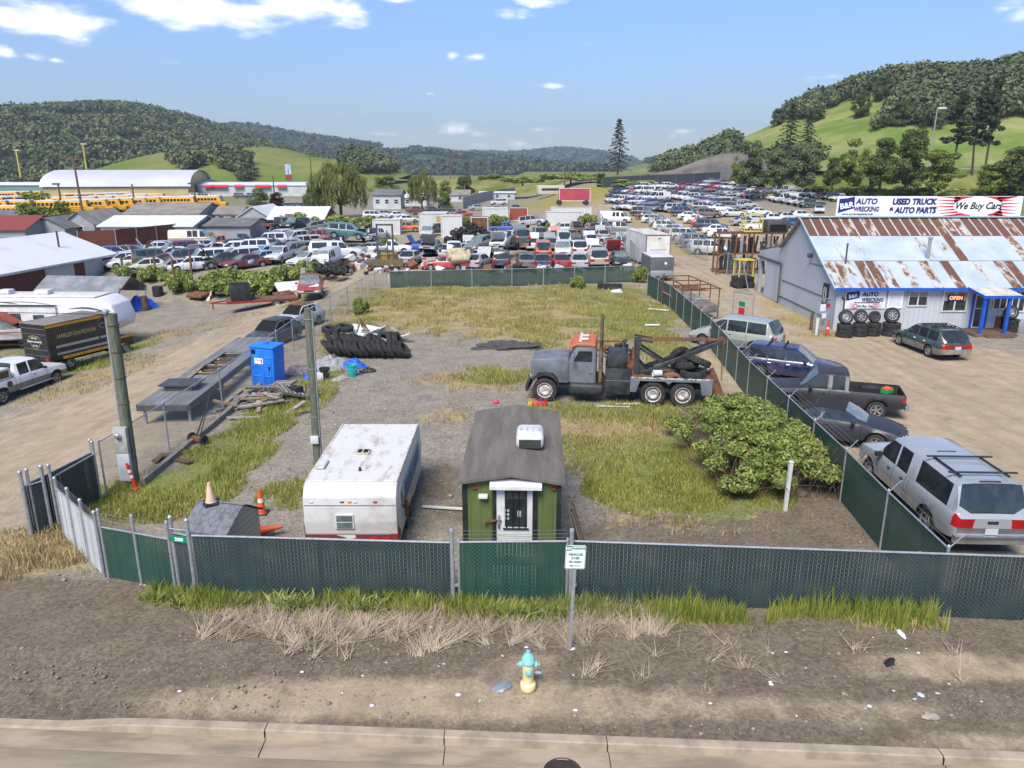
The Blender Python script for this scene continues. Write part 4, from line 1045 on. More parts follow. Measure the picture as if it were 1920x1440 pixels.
c = G(597, 872)
P2 = wood_pole('utility_pole', 'plain wooden pole with a thin conduit standing behind the camper', c[0], c[1], 5.25, .15, .13, .6)
mb = MB(); mb.tube([(.13, -.07, .2), (.13, -.07, 5.2)], .022, 8); addp(P2, mb, 'conduit', M['steel'])
mb = MB(); mb.rbox((-.02, -.17, .95), (.26, .12, .26), .02); addp(P2, mb, 'outlet_box', M['white_dirty'])
mb = MB()
for z in (1.7, 3.3, 4.9): mb.cone((0, 0, z), (0, 0, z + .025), .15, .15, 14)
addp(P2, mb, 'strap', M['steel'])
a_ = Vector((MP.location.x, MP.location.y - .1, 5.35))
for i, (tx, ty, tz) in enumerate(((-60, 30, 9),)):
 mb = MB(); b_ = Vector((tx, ty, tz)); pts = [a_.lerp(b_, k / 16) - Vector((0, 0, 1.2 * 4 * (k / 16) * (1 - k / 16))) for k in range(17)]
 mb.tube(pts, .012, 4); o = mb.build('service_cable', M['black']); tag(o, 'thin black service cable running west from the meter pole', 'cable')
c = G(416, 1080)
hx, hy = -7.0, 16.5
HUT = thing('storage_hut', 'small beige storage hut with a grey shingle roof inside the corner', 'shed', (hx, hy, 0), R(-14)); HUT.scale = (.70, 1.05, 1.30)
mb = MB(); mb.prof([(-.85, 0), (.85, 0), (.85, 1.10), (.0, 1.38), (-.85, 1.10)], -.62, .62, .0, axis='x');
mb = MB(); mb.prof([(-.62, 0), (.62, 0), (.62, .98), (0, 1.30), (-.62, .98)], -.78, .78, 0, axis='x')
addp(HUT, mb, 'wall', stripes_mat('beige_siding', (.40, .35, .25), (.24, .21, .15), 'Z', .11, .12, .7), smooth=0)
mb = MB()
sh = mat('grey_shingle', (.17, .18, .20), .9, 0, (.10, .105, .115), scale=7, bump=.3)
for sg in (1, -1):
 for k in range(4):
  y0 = sg * (.74 - k * .19); y1 = sg * (.74 - (k + 1) * .19 - .02)
  z0 = 1.33 - abs(y0) * .50; z1 = 1.33 - abs(y1) * .50
  mb.add([(-.86, y0, z0 + .012), (.86, y0, z0 + .012), (.86, y1, z1 + .004), (-.86, y1, z1 + .004), (-.86, y0, z0 - .03), (.86, y0, z0 - .03)], [(0, 1, 2, 3) if sg < 0 else (3, 2, 1, 0), (4, 5, 1, 0) if sg < 0 else (0, 1, 5, 4)])
addp(HUT, mb, 'roof', sh, smooth=0)
def cone_thing(name, label, loc, h=.71, m_=None, rot=(0, 0, 0), bands=True, base=M['black']):
 t = thing(name, label, 'traffic cone', loc, 0, None); t.rotation_euler = rot
 mb = MB(); mb.lathe([(.14, .03), (.12, .05), (.035, h), (.02, h), (.0, h - .01)], 18); addp(t, mb, 'cone', m_ or M['orange'])
 mb = MB(); mb.rbox((0, 0, .018), (.36, .36, .036), .03); addp(t, mb, 'base', base)
 if bands:
  mb = MB(); f = lambda z: .122 - (z - .05) * (.087 / (h - .05))
  mb.lathe([(f(.36) + .003, .36), (f(.48) + .003, .48)], 18)
  addp(t, mb, 'reflective_band', M['white'])
 return t
fade = mat('faded_cone', (.70, .47, .34), .6, 0, (.62, .36, .24), scale=4)
cone_thing('traffic_cone', 'faded pale orange traffic cone standing on the storage hut roof', (hx - .25, hy + .0, 1.69), .52, fade, (0, 0, .3), False)
c = G(478, 990); cone_thing('traffic_cone', 'orange traffic cone with white band standing behind the storage hut', (c[0] - .1, c[1] + .9, 0), .75)
c = G(505, 1003, .1); cone_thing('traffic_cone', 'orange traffic cone tipped on its side between hut and camper', (c[0] - .3, c[1] + .1, .16), .6, None, (R(10), R(82), R(20)), False, M['orange'])
c = G(250, 918)
t = thing('delineator_post', 'red and white delineator post leaning at the foot of the meter pole', 'bollard', (c[0] + .1, c[1], 0)); t.rotation_euler = (0, R(-12), 0)
mb = MB(); mb.lathe([(.09, 0), (.08, .06), (.055, .08), (.05, .78), (.065, .80), (.03, .83), (.06, .86), (.0, .9)], 14); addp(t, mb, 'post', mat('red_plastic', (.62, .03, .02), .5))
mb = MB(); mb.lathe([(.055, .40), (.054, .50)], 14); mb.lathe([(.054, .58), (.053, .68)], 14); addp(t, mb, 'reflective_band', M['white'])
c = G(1472, 957)
t = thing('white_post', 'square white post standing beside the blackberry thicket', 'post', (c[0], c[1], 0)); t.rotation_euler = (0, R(1.2), R(12))
mb = MB(); mb.rbox((0, 0, .72), (.10, .10, 1.5), .01, 1); addp(t, mb, 'shaft', M['white'])
mb = MB(); mb.rbox((0, 0, 1.49), (.12, .12, .05), .015, 1); addp(t, mb, 'cap', M['white'])
c = G(1057, 850)
t = thing('fence_stake', 'thin dark steel stake standing alone in the dry grass east of the green trailer', 'stake', (G(1223, 815)[0], G(1223, 815)[1], 0)); mb = MB(); mb.box((0, 0, .4), (.03, .03, 1.0)); addp(t, mb, 'bar', M['rusty'])
CX, CY, CHD = -4.02, 19.45, R(90)
CAM = thing('camper_trailer', 'weathered white camper trailer with a maroon stripe across its tail', 'camper trailer', (CX, CY, -.15), CHD)
CAM.scale = (.92, 1.03, .80)
wsk = mat('camper_skin', (.58, .57, .55), .45, 0, (.40, .37, .33), scale=1.6, lo=.5, hi=.75, bump=.05)
wrf = mat('camper_roof', (.57, .555, .53), .65, 0, (.27, .22, .17), scale=2.2, lo=.52, hi=.76, bump=.15, stretch=(.6, 1.6, 1))
mar = mat('maroon_stripe', (.22, .03, .03), .5, 0, (.15, .03, .025), scale=5)
prof = [(-2.62, .55), (2.5, .55), (2.75, .9), (2.80, 1.6), (2.55, 2.45), (2.35, 2.56), (-2.35, 2.58), (-2.55, 2.50), (-2.72, 2.20), (-2.76, 1.4), (-2.68, .62)]
mb = MB(); mb.prof(prof, -1.13, 1.13, .045, 2); addp(CAM, mb, 'body', wsk, smooth=40)
mb = MB(); mb.prof([(-2.38, 2.57), (2.36, 2.55), (2.36, 2.585), (-2.38, 2.605)], -1.09, 1.09, .01, 1); addp(CAM, mb, 'roof', wrf)
mb = MB()
for y in (-1.10, 1.10): mb.rbox((0, y, 2.595), (4.72, .05, .04), .01, 1)
addp(CAM, mb, 'roof_edge_trim', mat('roof_trim', (.40, .34, .26), .7, 0, (.6, .58, .52), scale=6, lo=.4, hi=.6))
mb = MB(); mb.box((-2.735, 0, .83), (.05, 2.22, .30))
for sg in (1, -1): mb.prof([(-2.70, .69), (-2.05, .69), (-2.45, 1.05), (-2.72, 1.28)], sg * 1.131, sg * 1.139, 0)
addp(CAM, mb, 'maroon_stripe', mar, smooth=0)
for y in (-.85, -.58, .58, .85):
 mb = MB(); mb.rbox((-2.775, y, .83), (.03, .22, .11), .02); addp(CAM, mb, 'tail_light', M['red_lens'])
for y, m_ in ((-.62, M['red_lens']), (.0, M['amber_lens']), (.18, M['red_lens']), (-.14, M['clear_lens']), (.92, M['clear_lens'])):
 mb = MB(); mb.rbox((-2.725, y, 2.06), (.05, .10, .06), .015, 1); addp(CAM, mb, 'marker_light', m_)
mb = MB(); mb.rbox((-2.765, .14, 1.42), (.04, .46, .50), .01, 1); o = addp(CAM, mb, 'rear_window', M['white_dirty'])
mb = MB()
for z in (1.30, 1.53): mb.box((-2.79, .14, z), (.012, .38, .19))
addp(o, mb, 'pane', M['glass_pale'])
mb = MB(); mb.box((-2.735, 0, 1.95), (.012, 2.2, .03)); mb.box((-2.765, .1, .98), (.01, 2.1, .02)); addp(CAM, mb, 'seam_trim', M['steel'])
for x0, x1, z0, z1 in ((-1.35, .35, 1.35, 2.05), (.6, 1.9, 1.35, 2.05)):
 mb = MB(); mb.rbox(((x0 + x1) / 2, -1.14, (z0 + z1) / 2), (x1 - x0 + .1, .035, z1 - z0 + .1), .01, 1); o = addp(CAM, mb, 'side_window', M['steel'])
 mb = MB()
 for k in range(5): mb.box(((x0 + x1) / 2, -1.162, z0 + (k + .5) * (z1 - z0) / 5), (x1 - x0, .012, (z1 - z0) / 5 - .03), rx=.25)
 addp(o, mb, 'louvres', M['glass_pale'])
mb = MB(); mb.rbox((-1.95, -1.14, 1.45), (.62, .03, 1.55), .05); o = addp(CAM, mb, 'door', wsk)
mb = MB(); mb.rbox((-1.95, -1.158, 1.75), (.22, .02, .55), .03); addp(o, mb, 'pane', M['glass'])
mb = MB(); mb.box((-1.68, -1.165, 1.35), (.05, .03, .12)); addp(o, mb, 'handle', M['black'])
mb = MB(); mb.rbox((-1.45, -1.2, 1.15), (.05, .1, .6), .02); addp(CAM, mb, 'grab_handle', M['rusty'])
for x in (-.75, .05):
 for sg in (1, -1): add_wheel(CAM, x, sg * 1.02, .33, sg, 'steel')
for sg in (1, -1):
 mb = MB(); mb.prof([(-1.15, .5), (-1.0, .72), (.3, .72), (.45, .5)], sg * 1.125 - .01, sg * 1.125 + .02, .01, 1); addp(CAM, mb, 'wheel_arch', M['black'])
mb = MB(); mb.rbox((-.3, .06, 2.63), (.36, .36, .08), .02); mb.box((-.3, .06, 2.68), (.32, .04, .02)); o = addp(CAM, mb, 'roof_vent', mat('old_plastic', (.45, .42, .33), .6, 0, (.3, .27, .2)))
mb = MB()
for y in (-.02, .14): mb.box((-.3, y, 2.674), (.26, .11, .012))
addp(o, mb, 'vent_opening', M['dark'])
mb = MB(); mb.rbox((-1.32, .93, 2.66), (.62, .24, .10), .05); addp(CAM, mb, 'fridge_vent', M['white_dirty'])
mb = MB(); mb.rbox((-1.35, -.06, 2.60), (.75, .09, .02), .01, 1); addp(CAM, mb, 'patch', mat('tar_patch', (.34, .30, .24), .8, 0, (.55, .52, .47)))
mb = MB(); mb.cone((-1.7, -.1, 2.55), (-1.7, -.1, 2.72), .035); addp(CAM, mb, 'vent_pipe', M['black'])
mb = MB(); mb.cone((2.6, 0, .45), (3.7, 0, .45), .05); mb.cone((3.5, 0, 0), (3.5, 0, .6), .04); mb.cone((2.6, .7, .5), (3.6, .05, .45), .04); mb.cone((2.6, -.7, .5), (3.6, -.05, .45), .04); addp(CAM, mb, 'drawbar', M['rusty'])
mb = MB(); mb.prof([(-.1, .12), (.35, .12), (.1, .03), (.3, -.1), (-.05, -.02), (-.12, .05)], 0, .01, 0, axis='x'); addp(CAM, mb, 'rear_patch', M['white'], (-2.78, .0, .84))
OX, OY = .08, 18.5
OFF = thing('office_trailer', 'green wooden office trailer with a barred white door and dark roof', 'office trailer', (OX, OY, 0), R(-2))
grn = stripes_mat('green_boards', (.098, .135, .034), (.05, .072, .020), 'X', .24, .05, .75, dirt=(.05, .075, .018), dscale=3, dlo=.5, dhi=.8, stretch=(1, 1, .25))
mb = MB(); mb.prof([(-1.12, .35), (1.12, .35), (1.12, 2.45), (0, 2.62), (-1.12, 2.45)], -2.5, 2.5, 0); addp(OFF, mb, 'wall', grn, smooth=0)
mb = MB()
rfm = mat('felt_roof', (.11, .095, .08), .9, 0, (.155, .138, .118), scale=1.2, bump=.08, stretch=(3, .4, 1))
for sg in (1, -1):
 mb.add([(0, -2.68, 2.70), (sg * 1.24, -2.68, 2.50), (sg * 1.24, 2.62, 2.50), (0, 2.62, 2.70), (0, -2.68, 2.64), (sg * 1.24, -2.68, 2.43), (sg * 1.24, 2.62, 2.43), (0, 2.62, 2.64)],
  [(0, 3, 2, 1), (0, 1, 5, 4), (1, 2, 6, 5), (3, 7, 6, 2), (4, 5, 6, 7)] if sg > 0 else [(0, 1, 2, 3), (0, 4, 5, 1), (1, 5, 6, 2), (2, 6, 7, 3), (4, 7, 6, 5)])
addp(OFF, mb, 'roof', rfm, smooth=0)
mb = MB()
for x in (-1.10, 1.10): mb.box((x, -2.52, 1.38), (.11, .05, 2.1))
for x in (-.40, .55): mb.box((x, -2.53, 1.28), (.10, .04, 1.95))
addp(OFF, mb, 'black_trim', M['black'])
mb = MB(); mb.rbox((.07, -2.54, 1.25), (.84, .06, 1.92), .01, 1); dr = addp(OFF, mb, 'door', M['white'], (0, 0, .26))
mb = MB(); mb.box((.10, -2.575, 1.55), (.52, .02, .92)); pn = addp(dr, mb, 'pane', M['glass'])
mb = MB()
for x in (-.12, .03, .17, .32): mb.cone((x, -2.60, 1.02), (x, -2.60, 2.06), .014, .014, 6)
for z in (1.04, 2.05): mb.box((.10, -2.60, z), (.60, .03, .03))
addp(dr, mb, 'bars', M['black'])
mb = MB(); mb.rbox((-.30, -2.59, 1.22), (.06, .05, .34), .01); mb.cone((-.30, -2.62, 1.2), (-.30, -2.66, 1.2), .03); addp(dr, mb, 'handle', M['steel'])
mb = MB()
for k in range(4): mb.box((.07, -2.573, .42 + k * .14), (.80, .008, .012))
addp(dr, mb, 'panel_grooves', mat('groove_grey', (.35, .35, .36), .6))
mb = MB()
for k, z in enumerate((1.30, 1.40, 1.50)): mb.box((-.10, -2.589, z), (.09, .006, .06))
addp(dr, mb, 'sticker', mat('sticker', (.15, .35, .5), .5, 0, (.6, .55, .2), scale=20))
mb = MB(); mb.rbox((.18, -2.592, 1.42), (.09, .01, .16), .03); addp(dr, mb, 'notice', mat('notice', (.4, .42, .34), .5))
mb = MB(); mb.prof([(-2.53, 2.50), (-2.53, 2.54), (-2.78, 2.44), (-2.78, 2.36), (-2.75, 2.36), (-2.75, 2.42)], -.50, .70, 0, axis='x'); addp(OFF, mb, 'door_awning', M['white'], smooth=0)
for x in (-.35, .08, .45, -.85, .98):
 mb = MB(); mb.rbox((x, -2.55, 2.46 if abs(x) < .5 else 2.30), (.11, .05, .05), .015, 1); addp(OFF, mb, 'marker_light', M['red_lens'])
mb = MB(); mb.rbox((-.66, -2.6, 2.12), (.22, .16, .08), .02); addp(OFF, mb, 'porch_lamp', M['white'])
mb = MB(); mb.box((-.42, -2.6, 1.50), (.36, .03, .04)); mb.rbox((-.62, -2.6, 1.46), (.06, .05, .10), .01); addp(OFF, mb, 'hasp', M['rusty'])
ACM = MT((.40, -.45, 2.66)) @ Matrix.Scale(1.25, 4) @ MT((-.42, .75, -2.66))
mb = MB(); mb.M = ACM; mb.rbox((.42, -.75, 2.79), (.56, .78, .30), .10, 3); ac = addp(OFF, mb, 'roof_vent_unit', M['white'])
mb = MB(); mb.M = ACM
for k in range(6): mb.box((.42, -1.148, 2.70 + k * .028), (.42, .012, .014))
mb.box((.42, -1.135, 2.77), (.44, .012, .18)); addp(ac, mb, 'vent_grille', M['rim_dark'])
mb = MB(); mb.M = ACM
for k in range(4): mb.box((.24 + k * .12, -.72, 2.94), (.04, .26, .014))
addp(ac, mb, 'vent_slots', mat('slot_grey', (.45, .45, .45), .6))
for sg in (1, -1):
 for y in (-.4, .5): add_wheel(OFF, sg * .98, y, .36, sg, 'steel').rotation_euler = (0, 0, R(-90) if sg < 0 else R(90))
mb = MB(); mb.box((.07, -2.95, .28), (1.1, .8, .06)); mb.box((.07, -2.6, .14), (1.0, .06, .28)); addp(OFF, mb, 'door_step', M['white'])
t = thing('plank', 'long white plank lying between the camper and green trailer', 'plank', (-1.75, 19.6, .05), R(-8)); mb = MB(); mb.box((0, 0, 0.02), (1.7, .09, .04)); addp(t, mb, 'board', M['white_dirty'])
t = thing('board_stack', 'weathered boards leaning against the east side of the green trailer', 'boards', (OX + 1.40, OY - 1.2, 0), R(8))
for k in range(4):
 mb = MB(); mb.box((.14 + .05 * k, .2 * k - .3, .55), (.045, .2, 1.25), ry=R(-16)); addp(t, mb, 'board', M['wood_brown' if k % 2 else 'wood_grey'])
TF = G(1022, 753); TB = G(1251, 762)
hd = math.atan2(TF[1] - TB[1], TF[0] - TB[0])
TOW = thing('tow_truck', 'old grey heavy tow truck with orange cab roof and black twin boom', 'tow truck', (TB[0] + .95 * -math.sin(hd) * -1, TB[1] + 1.0, 0), hd)
primer = mat('primer_grey', (.16, .18, .205), .7, 0, (.10, .11, .125), scale=1.6, lo=.4, hi=.65)
tblk = mat('faded_black', (.020, .021, .023), .55, 0, (.055, .055, .056), scale=2.5)
torg = mat('faded_orange', (.60, .10, .02), .6, 0, (.30, .15, .11), scale=2.5, lo=.48, hi=.6)
fx = math.hypot(TF[0] - TB[0], TF[1] - TB[1])       # tandem centre is the origin, front axle at fx
mb = MB()
for sg in (1, -1): mb.box((fx / 2 - .6, sg * .42, .72), (fx + 2.0, .09, .22))
addp(TOW, mb, 'chassis', M['rusty'])
mb = MB(); mb.prof([(fx + .62, .92), (fx + .64, 1.70), (fx + .60, 1.76), (fx - .85, 1.86), (fx - .95, 1.84), (fx - .95, .80), (fx - .55, .80), (fx - .50, 1.0), (fx - .32, 1.18), (fx, 1.24), (fx + .32, 1.18), (fx + .5, 1.0), (fx + .52, .92)], -.84, .84, .03, 2); addp(TOW, mb, 'hood', primer, smooth=40)
for sg in (1, -1):
 mb = MB(); ring = [(fx + .62 * math.cos(a), .56 + .68 * math.sin(a)) for a in [math.pi * k / 10 for k in range(11)]]
 for p, q in zip(ring[:-1], ring[1:]): mb.quad((p[0], sg * .72, p[1]), (q[0], sg * .72, q[1]), (q[0], sg * 1.16, q[1]), (p[0], sg * 1.16, p[1])); mb.quad((p[0], sg * 1.16, p[1]), (q[0], sg * 1.16, q[1]), (q[0], sg * 1.15, q[1] - .07), (p[0], sg * 1.15, p[1] - .07))
 addp(TOW, mb, 'front_fender', tblk)
 mb = MB(); mb.rbox((fx + .55, sg * .98, 1.12), (.06, .09, .07), .02, 1); addp(TOW, mb, 'marker_light', M['amber_lens'])
 mb = MB(); mb.rbox((fx + .62, sg * .68, 1.08), (.06, .28, .18), .03); addp(TOW, mb, 'headlight', M['clear_lens'])
mb = MB(); mb.box((fx + .635, 0, 1.18), (.04, .85, .62)); addp(TOW, mb, 'grille', M['rim_dark'])
mb = MB(); mb.rbox((fx + .75, 0, .62), (.14, 2.3, .32), .05); addp(TOW, mb, 'bumper', tblk)
mb = MB(); mb.prof([(fx - .95, .85), (fx - .95, 1.75), (fx - 1.22, 2.36), (fx - 1.32, 2.42), (fx - 2.02, 2.42), (fx - 2.08, 2.36), (fx - 2.10, .85)], -.95, .95, .06, 2); CABP = addp(TOW, mb, 'cab', primer, smooth=40)
mb = MB(); mb.prof([(fx - .93, 2.28), (fx - 1.15, 2.50), (fx - 1.35, 2.56), (fx - 2.05, 2.54), (fx - 2.08, 2.40), (fx - 1.3, 2.42)], -.98, .98, .03, 1); addp(TOW, mb, 'cab_roof', torg)
mb = MB()
for k in range(5): mb.rbox((fx - 1.42, -.75 + k * .375, 2.60), (.14, .09, .08), .03, 1)
for y in (-.3, .35): mb.rbox((fx - 1.6, y, 2.61), (.30, .26, .07), .02, 1)
addp(TOW, mb, 'roof_lamps', M['white_dirty'])
mb = MB(); mb.add([(fx - .985, .80, 1.80), (fx - .985, -.80, 1.80), (fx - 1.20, -.74, 2.32), (fx - 1.20, .74, 2.32)], [(0, 1, 2, 3)]); addp(TOW, mb, 'windshield', M['glass'])
for sg in (1, -1):
 mb = MB(); mb.box((fx - 1.53, sg * .955, 1.45), (.95, .02, 1.15)); dr = addp(TOW, mb, 'door', primer)
 mb = MB(); mb.prof([(fx - 1.18, 1.78), (fx - 1.36, 2.22), (fx - 1.92, 2.22), (fx - 1.92, 1.78)], sg * .955 + (.0 if sg > 0 else -.02), sg * .955 + (.02 if sg > 0 else .0), 0); addp(dr, mb, 'pane', M['glass'], smooth=0)
 mb = MB(); mb.box((fx - 1.88, sg * .975, 1.30), (.12, .03, .05)); addp(dr, mb, 'handle', M['chrome'])
 mb = MB(); mb.rbox((fx - 1.18, sg * 1.22, 1.95), (.06, .18, .42), .02); mb.cone((fx - 1.15, sg * .95, 2.2), (fx - 1.18, sg * 1.2, 2.12), .015); mb.cone((fx - 1.15, sg * .95, 1.72), (fx - 1.18, sg * 1.2, 1.78), .015); addp(TOW, mb, 'side_mirror', M['chrome'])
 mb = MB(); mb.cone((fx - 2.28, sg * .80, .70), (fx - 2.28, sg * .80, 2.3), .085, .085, 14); mb.cone((fx - 2.28, sg * .80, 2.3), (fx - 2.28, sg * .80, 3.45), .068, .068, 14); addp(TOW, mb, 'exhaust_stack', mat('stack_%d' % sg, (.05, .045, .04), .6, .2, (.22, .15, .09), scale=3))
 mb = MB(); mb.rbox((fx - 1.72, sg * .92, .62), (1.45, .52, .50), .16, 3); addp(TOW, mb, 'fuel_tank', tblk)
 mb = MB(); mb.rbox((fx - 3.0, sg * .80, .98), (1.05, .62, 1.05), .03); o = addp(TOW, mb, 'tool_cabinet', tblk)
 mb = MB(); mb.box((fx - 3.0, sg * 1.115, 1.05), (.95, .012, .03)); addp(o, mb, 'trim', primer)
 mb = MB(); mb.prof([(1.55, .85), (1.55, 1.18), (-1.75, 1.18), (-1.75, .55), (-1.35, .55), (-1.25, 1.08), (-.15, 1.08), (.0, .95), (.15, 1.08), (1.15, 1.08), (1.3, .6), (1.55, .6)], sg * 1.0 - .06, sg * 1.0 + .14, .012, 1); addp(TOW, mb, 'rear_fender', primer)
 mb = MB(); mb.box((-.1, sg * 1.08, 1.205), (3.3, .12, .03)); addp(TOW, mb, 'deck_edge', mat('chipped_white_%d' % sg, (.55, .56, .56), .6, 0, (.12, .10, .09), scale=7, lo=.48, hi=.56))
mb = MB(); mb.box((-.1, 0, 1.15), (3.3, 2.1, .06)); addp(TOW, mb, 'deck', M['wood_brown'])
mb = MB(); mb.rbox((fx - 2.95, 0, 1.78), (.80, 1.5, .55), .04); addp(TOW, mb, 'winch_box', tblk)
mb = MB(); mb.cone((1.75, -.55, 1.55), (1.75, .55, 1.55), .32, .32, 18); addp(TOW, mb, 'winch_drum', M['rusty'])
mb = MB()
for sg in (1, -1):
 mb.box((1.30, sg * .42, 1.85), (.22, .12, 1.45)); mb.box((1.1, sg * .42, 1.5), (.12, .10, 1.5), ry=.75)
mb.box((1.25, 0, 2.50), (.22, 1.0, .14)); mb.box((1.05, .42, 2.62), (.75, .06, .08), ry=-.15); mb.box((1.05, -.42, 2.62), (.75, .06, .08), ry=-.15)
addp(TOW, mb, 'mast', tblk)
mb = MB(); mb.cone((1.45, .50, 1.18), (1.45, .50, 2.35), .07, .07, 10); addp(TOW, mb, 'lift_ram', M['rusty'])
for sg in (1, -1):
 mb = MB(); a = Vector((.95, sg * .52, 1.28)); b = Vector((-2.15, sg * .12, 2.62)); d = b - a
 q = d.to_track_quat('X', 'Z').to_euler(); mb.rbox((a + b) / 2, (d.length, .13, .17), .015, 1, q.z, q.x, q.y); addp(TOW, mb, 'boom', tblk)
 mb = MB(); a2 = Vector((1.2, sg * .42, 2.3)); b2 = Vector((.1, sg * .30, 1.62)); d = b2 - a2; q = d.to_track_quat('X', 'Z').to_euler(); mb.box((a2 + b2) / 2, (d.length, .09, .10), q.z, q.x, q.y); addp(TOW, mb, 'boom_brace', tblk)
mb = MB()
for k, y in enumerate((-.4, -.3, -.2, -.1, .1, .2, .3, .4)): mb.cone((1.15, y, 2.62 - .03 * (k % 3)), (-2.15, y * .4, 2.66), .012, .012, 5)
for y in (-.12, .12): mb.cone((-2.2, y, 2.60), (-2.25, y, .9), .012, .012, 5)
addp(TOW, mb, 'cables', M['rusty'])
mb = MB()
for sg in (1, -1): mb.lathe([(.05, -.04), (.14, -.04), (.14, .04), (.05, .04)], 14, MT((-2.15, sg * .14, 2.62)) @ MR(R(90), 4, 'X'))
addp(TOW, mb, 'sheaves', M['rusty'])
mb = MB(); mb.prof([(-1.75, .5), (-1.75, 1.25), (-1.95, 1.35), (-2.35, .40), (-2.15, .35)], -.5, .5, .02, 1); addp(TOW, mb, 'tow_bar', M['rusty'])
mb = MB(); mb.box((-1.68, 0, .85), (.1, 2.25, .6)); addp(TOW, mb, 'tail_panel', primer)
wht = mat('white_wheel', (.62, .62, .62), .5, 0, (.28, .18, .12), scale=7)
for sg in (1, -1):
 w_ = add_wheel(TOW, fx, sg * .98, .52, sg, 'steel', wdt=.29, rim_mat=wht)
 for x in (.60, -.60):
  w_ = add_wheel(TOW, x, sg * .93, .52, sg, 'steel', wdt=.42, rim_mat=wht)
def tyre_mb(r=.42, w_=.26):
 mb = MB(); h = w_ / 2
 mb.lathe([(r * .58, -h * .75), (r * .66, -h), (r * .93, -h), (r, -h * .55), (r, h * .55), (r * .93, h), (r * .66, h), (r * .58, h * .75), (r * .62, 0), (r * .58, -h * .75)], 26)
 for k in range(26):
  a = 2 * math.pi * k / 26; mb.box((r * .985 * math.cos(a), r * .985 * math.sin(a), 0), (.045, r * .11, w_ * .86), rz=a)
 return mb
TY = {}
def tyre(label, loc, rot, r=.42, w_=.26, group=None, rim=None, cat='tyre'):
 k = (r, w_)
 if k not in TY:
  TY[k] = tyre_mb(r, w_).build('tyre', M['rubber']); o = TY[k]
 else:
  o = TY[k].copy(); COL.objects.link(o)
 o.location = loc; o.rotation_euler = rot
 for p in ('label', 'category', 'group'):
  if p in o: del o[p]
 tag(o, label, cat, group)
 return o
TM = MT(TOW.location) @ MR(hd, 4, 'Z')
for i, (p, rot, lb) in enumerate((((-1.0, .55, 1.32), (0, 0, 0), 'tyre lying flat on the near edge of the tow truck bed'), ((-.75, .1, 1.6), (.1, .05, 0), 'second flat tyre stacked on the tow truck bed'), ((-1.25, .2, 1.78), (R(12), R(-22), 0), 'tyre tilted on top of the pile on the tow truck bed'), ((-.55, -.45, 1.72), (R(70), 0, R(25)), 'tyre standing on edge under the tow truck boom'))):
 o = tyre(lb, TM @ Vector(p), (rot[0], rot[1], rot[2] + hd), .50, .27)
t = thing('bucket', 'white paint bucket lying on the tow truck bed', 'bucket', TM @ Vector((.45, .75, 1.33)), hd + .2)
mb = MB(); mb.lathe([(.0, -.18), (.13, -.18), (.15, .18), (.155, .19), (.14, .19), (.13, .1)], 16, MR(R(90), 4, 'Y')); addp(t, mb, 'pail', M['white_dirty'])
t = thing('clay_pipe', 'pair of rusty pipe stubs lying beside the bucket on the tow truck', 'pipe', TM @ Vector((-.05, .72, 1.28)), hd + .7)
for k in (0, 1):
 mb = MB(); mb.cone((-.2, k * .2, .0), (.25, k * .2, .02), .09, .09, 12); addp(t, mb, 'stub', mat('terracotta_%d' % k, (.28, .13, .07), .8))
a = Vector(G(615, 667)); b = Vector(G(757, 671)); n = 15
for i in range(n):
 p = a.lerp(b, i / (n - 1)); lean = R(58 + RU(-12, 14)); r_ = .40 + .08 * RR() if i < n - 2 else .50
 tyre('worn black tyre leaning in the front of the long tyre row in the lot', (p.x, p.y + RU(-.15, .1), .45), (R(RU(-4, 14)), lean, R(RU(4, 24))), .46, .22, 'tyres leaning in the long row')
for i in range(11):
 p = a.lerp(b, (i + .3) / 11.5) + Vector((0, .85, 0))
 tyre('worn black tyre in the rear of the long tyre row by the scrap heap', (p.x, p.y + RU(-.2, .2), .62 + RU(-.1, .15)), (R(RU(-15, 25)), R(60 + RU(-30, 20)), R(RU(-10, 30))), .48, .27, 'tyres at the back of the long row')
for i, (px, py) in enumerate(((622, 640), (648, 636))):
 c = G(px, py + 6); tyre('tyre lying flat on top at the west end of the tyre row', (c[0], c[1], .85), (R(6), R(8), 0), .48, .27, 'flat tyres on the row')
def plank(label, loc, s, rot, m_, group, name='plank', cat='plank'):
 mb = MB(); mb.box((0, 0, 0), s); o = mb.build(name, m_, None, loc, smooth=0); o.rotation_euler = rot; return tag(o, label, cat, group)
wp = [M['wood_grey'], mat('silver_wood', (.34, .32, .29), .9, 0, (.22, .20, .175), scale=4, stretch=(6, 1, 6)), mat('tan_wood', (.30, .23, .15), .9, 0, (.18, .13, .085), scale=4), M['white_dirty']]
c = G(700, 640)
for i in range(26):
 x = c[0] + random.gauss(0, 1.1); y = c[1] + random.gauss(.3, .55)
 plank('splintered board in the scrap heap behind the long tyre row', (x, y, .15 + RR() * .55), (RU(.6, 1.9), RU(.12, .5), .03), (RU(-.4, .4), RU(-.4, .4), RR() * 3), random.choice(wp), 'boards in the scrap heap', 'board', 'board')
mb = MB(); mb.box((0, 0, .4), (1.5, 1.0, .04), rx=.5, ry=.2); mb.box((.5, .2, .55), (.9, .7, .04), rx=-.2, ry=-.5); o = mb.build('broken_board', M['white'], None, (c[0] - .1, c[1] + .2, .1)); tag(o, 'broken white boards on top of the scrap heap behind the tyres', 'board')
t = thing('pipe', 'bent dark pipe sticking up from the scrap heap', 'pipe', (c[0] - .6, c[1] + .4, .3)); mb = MB(); mb.tube([(0, 0, 0), (-.1, 0, .7), (-.15, .0, .95), (.5, -.2, -.1)], .06, 8); addp(t, mb, 'tube', M['rusty'])
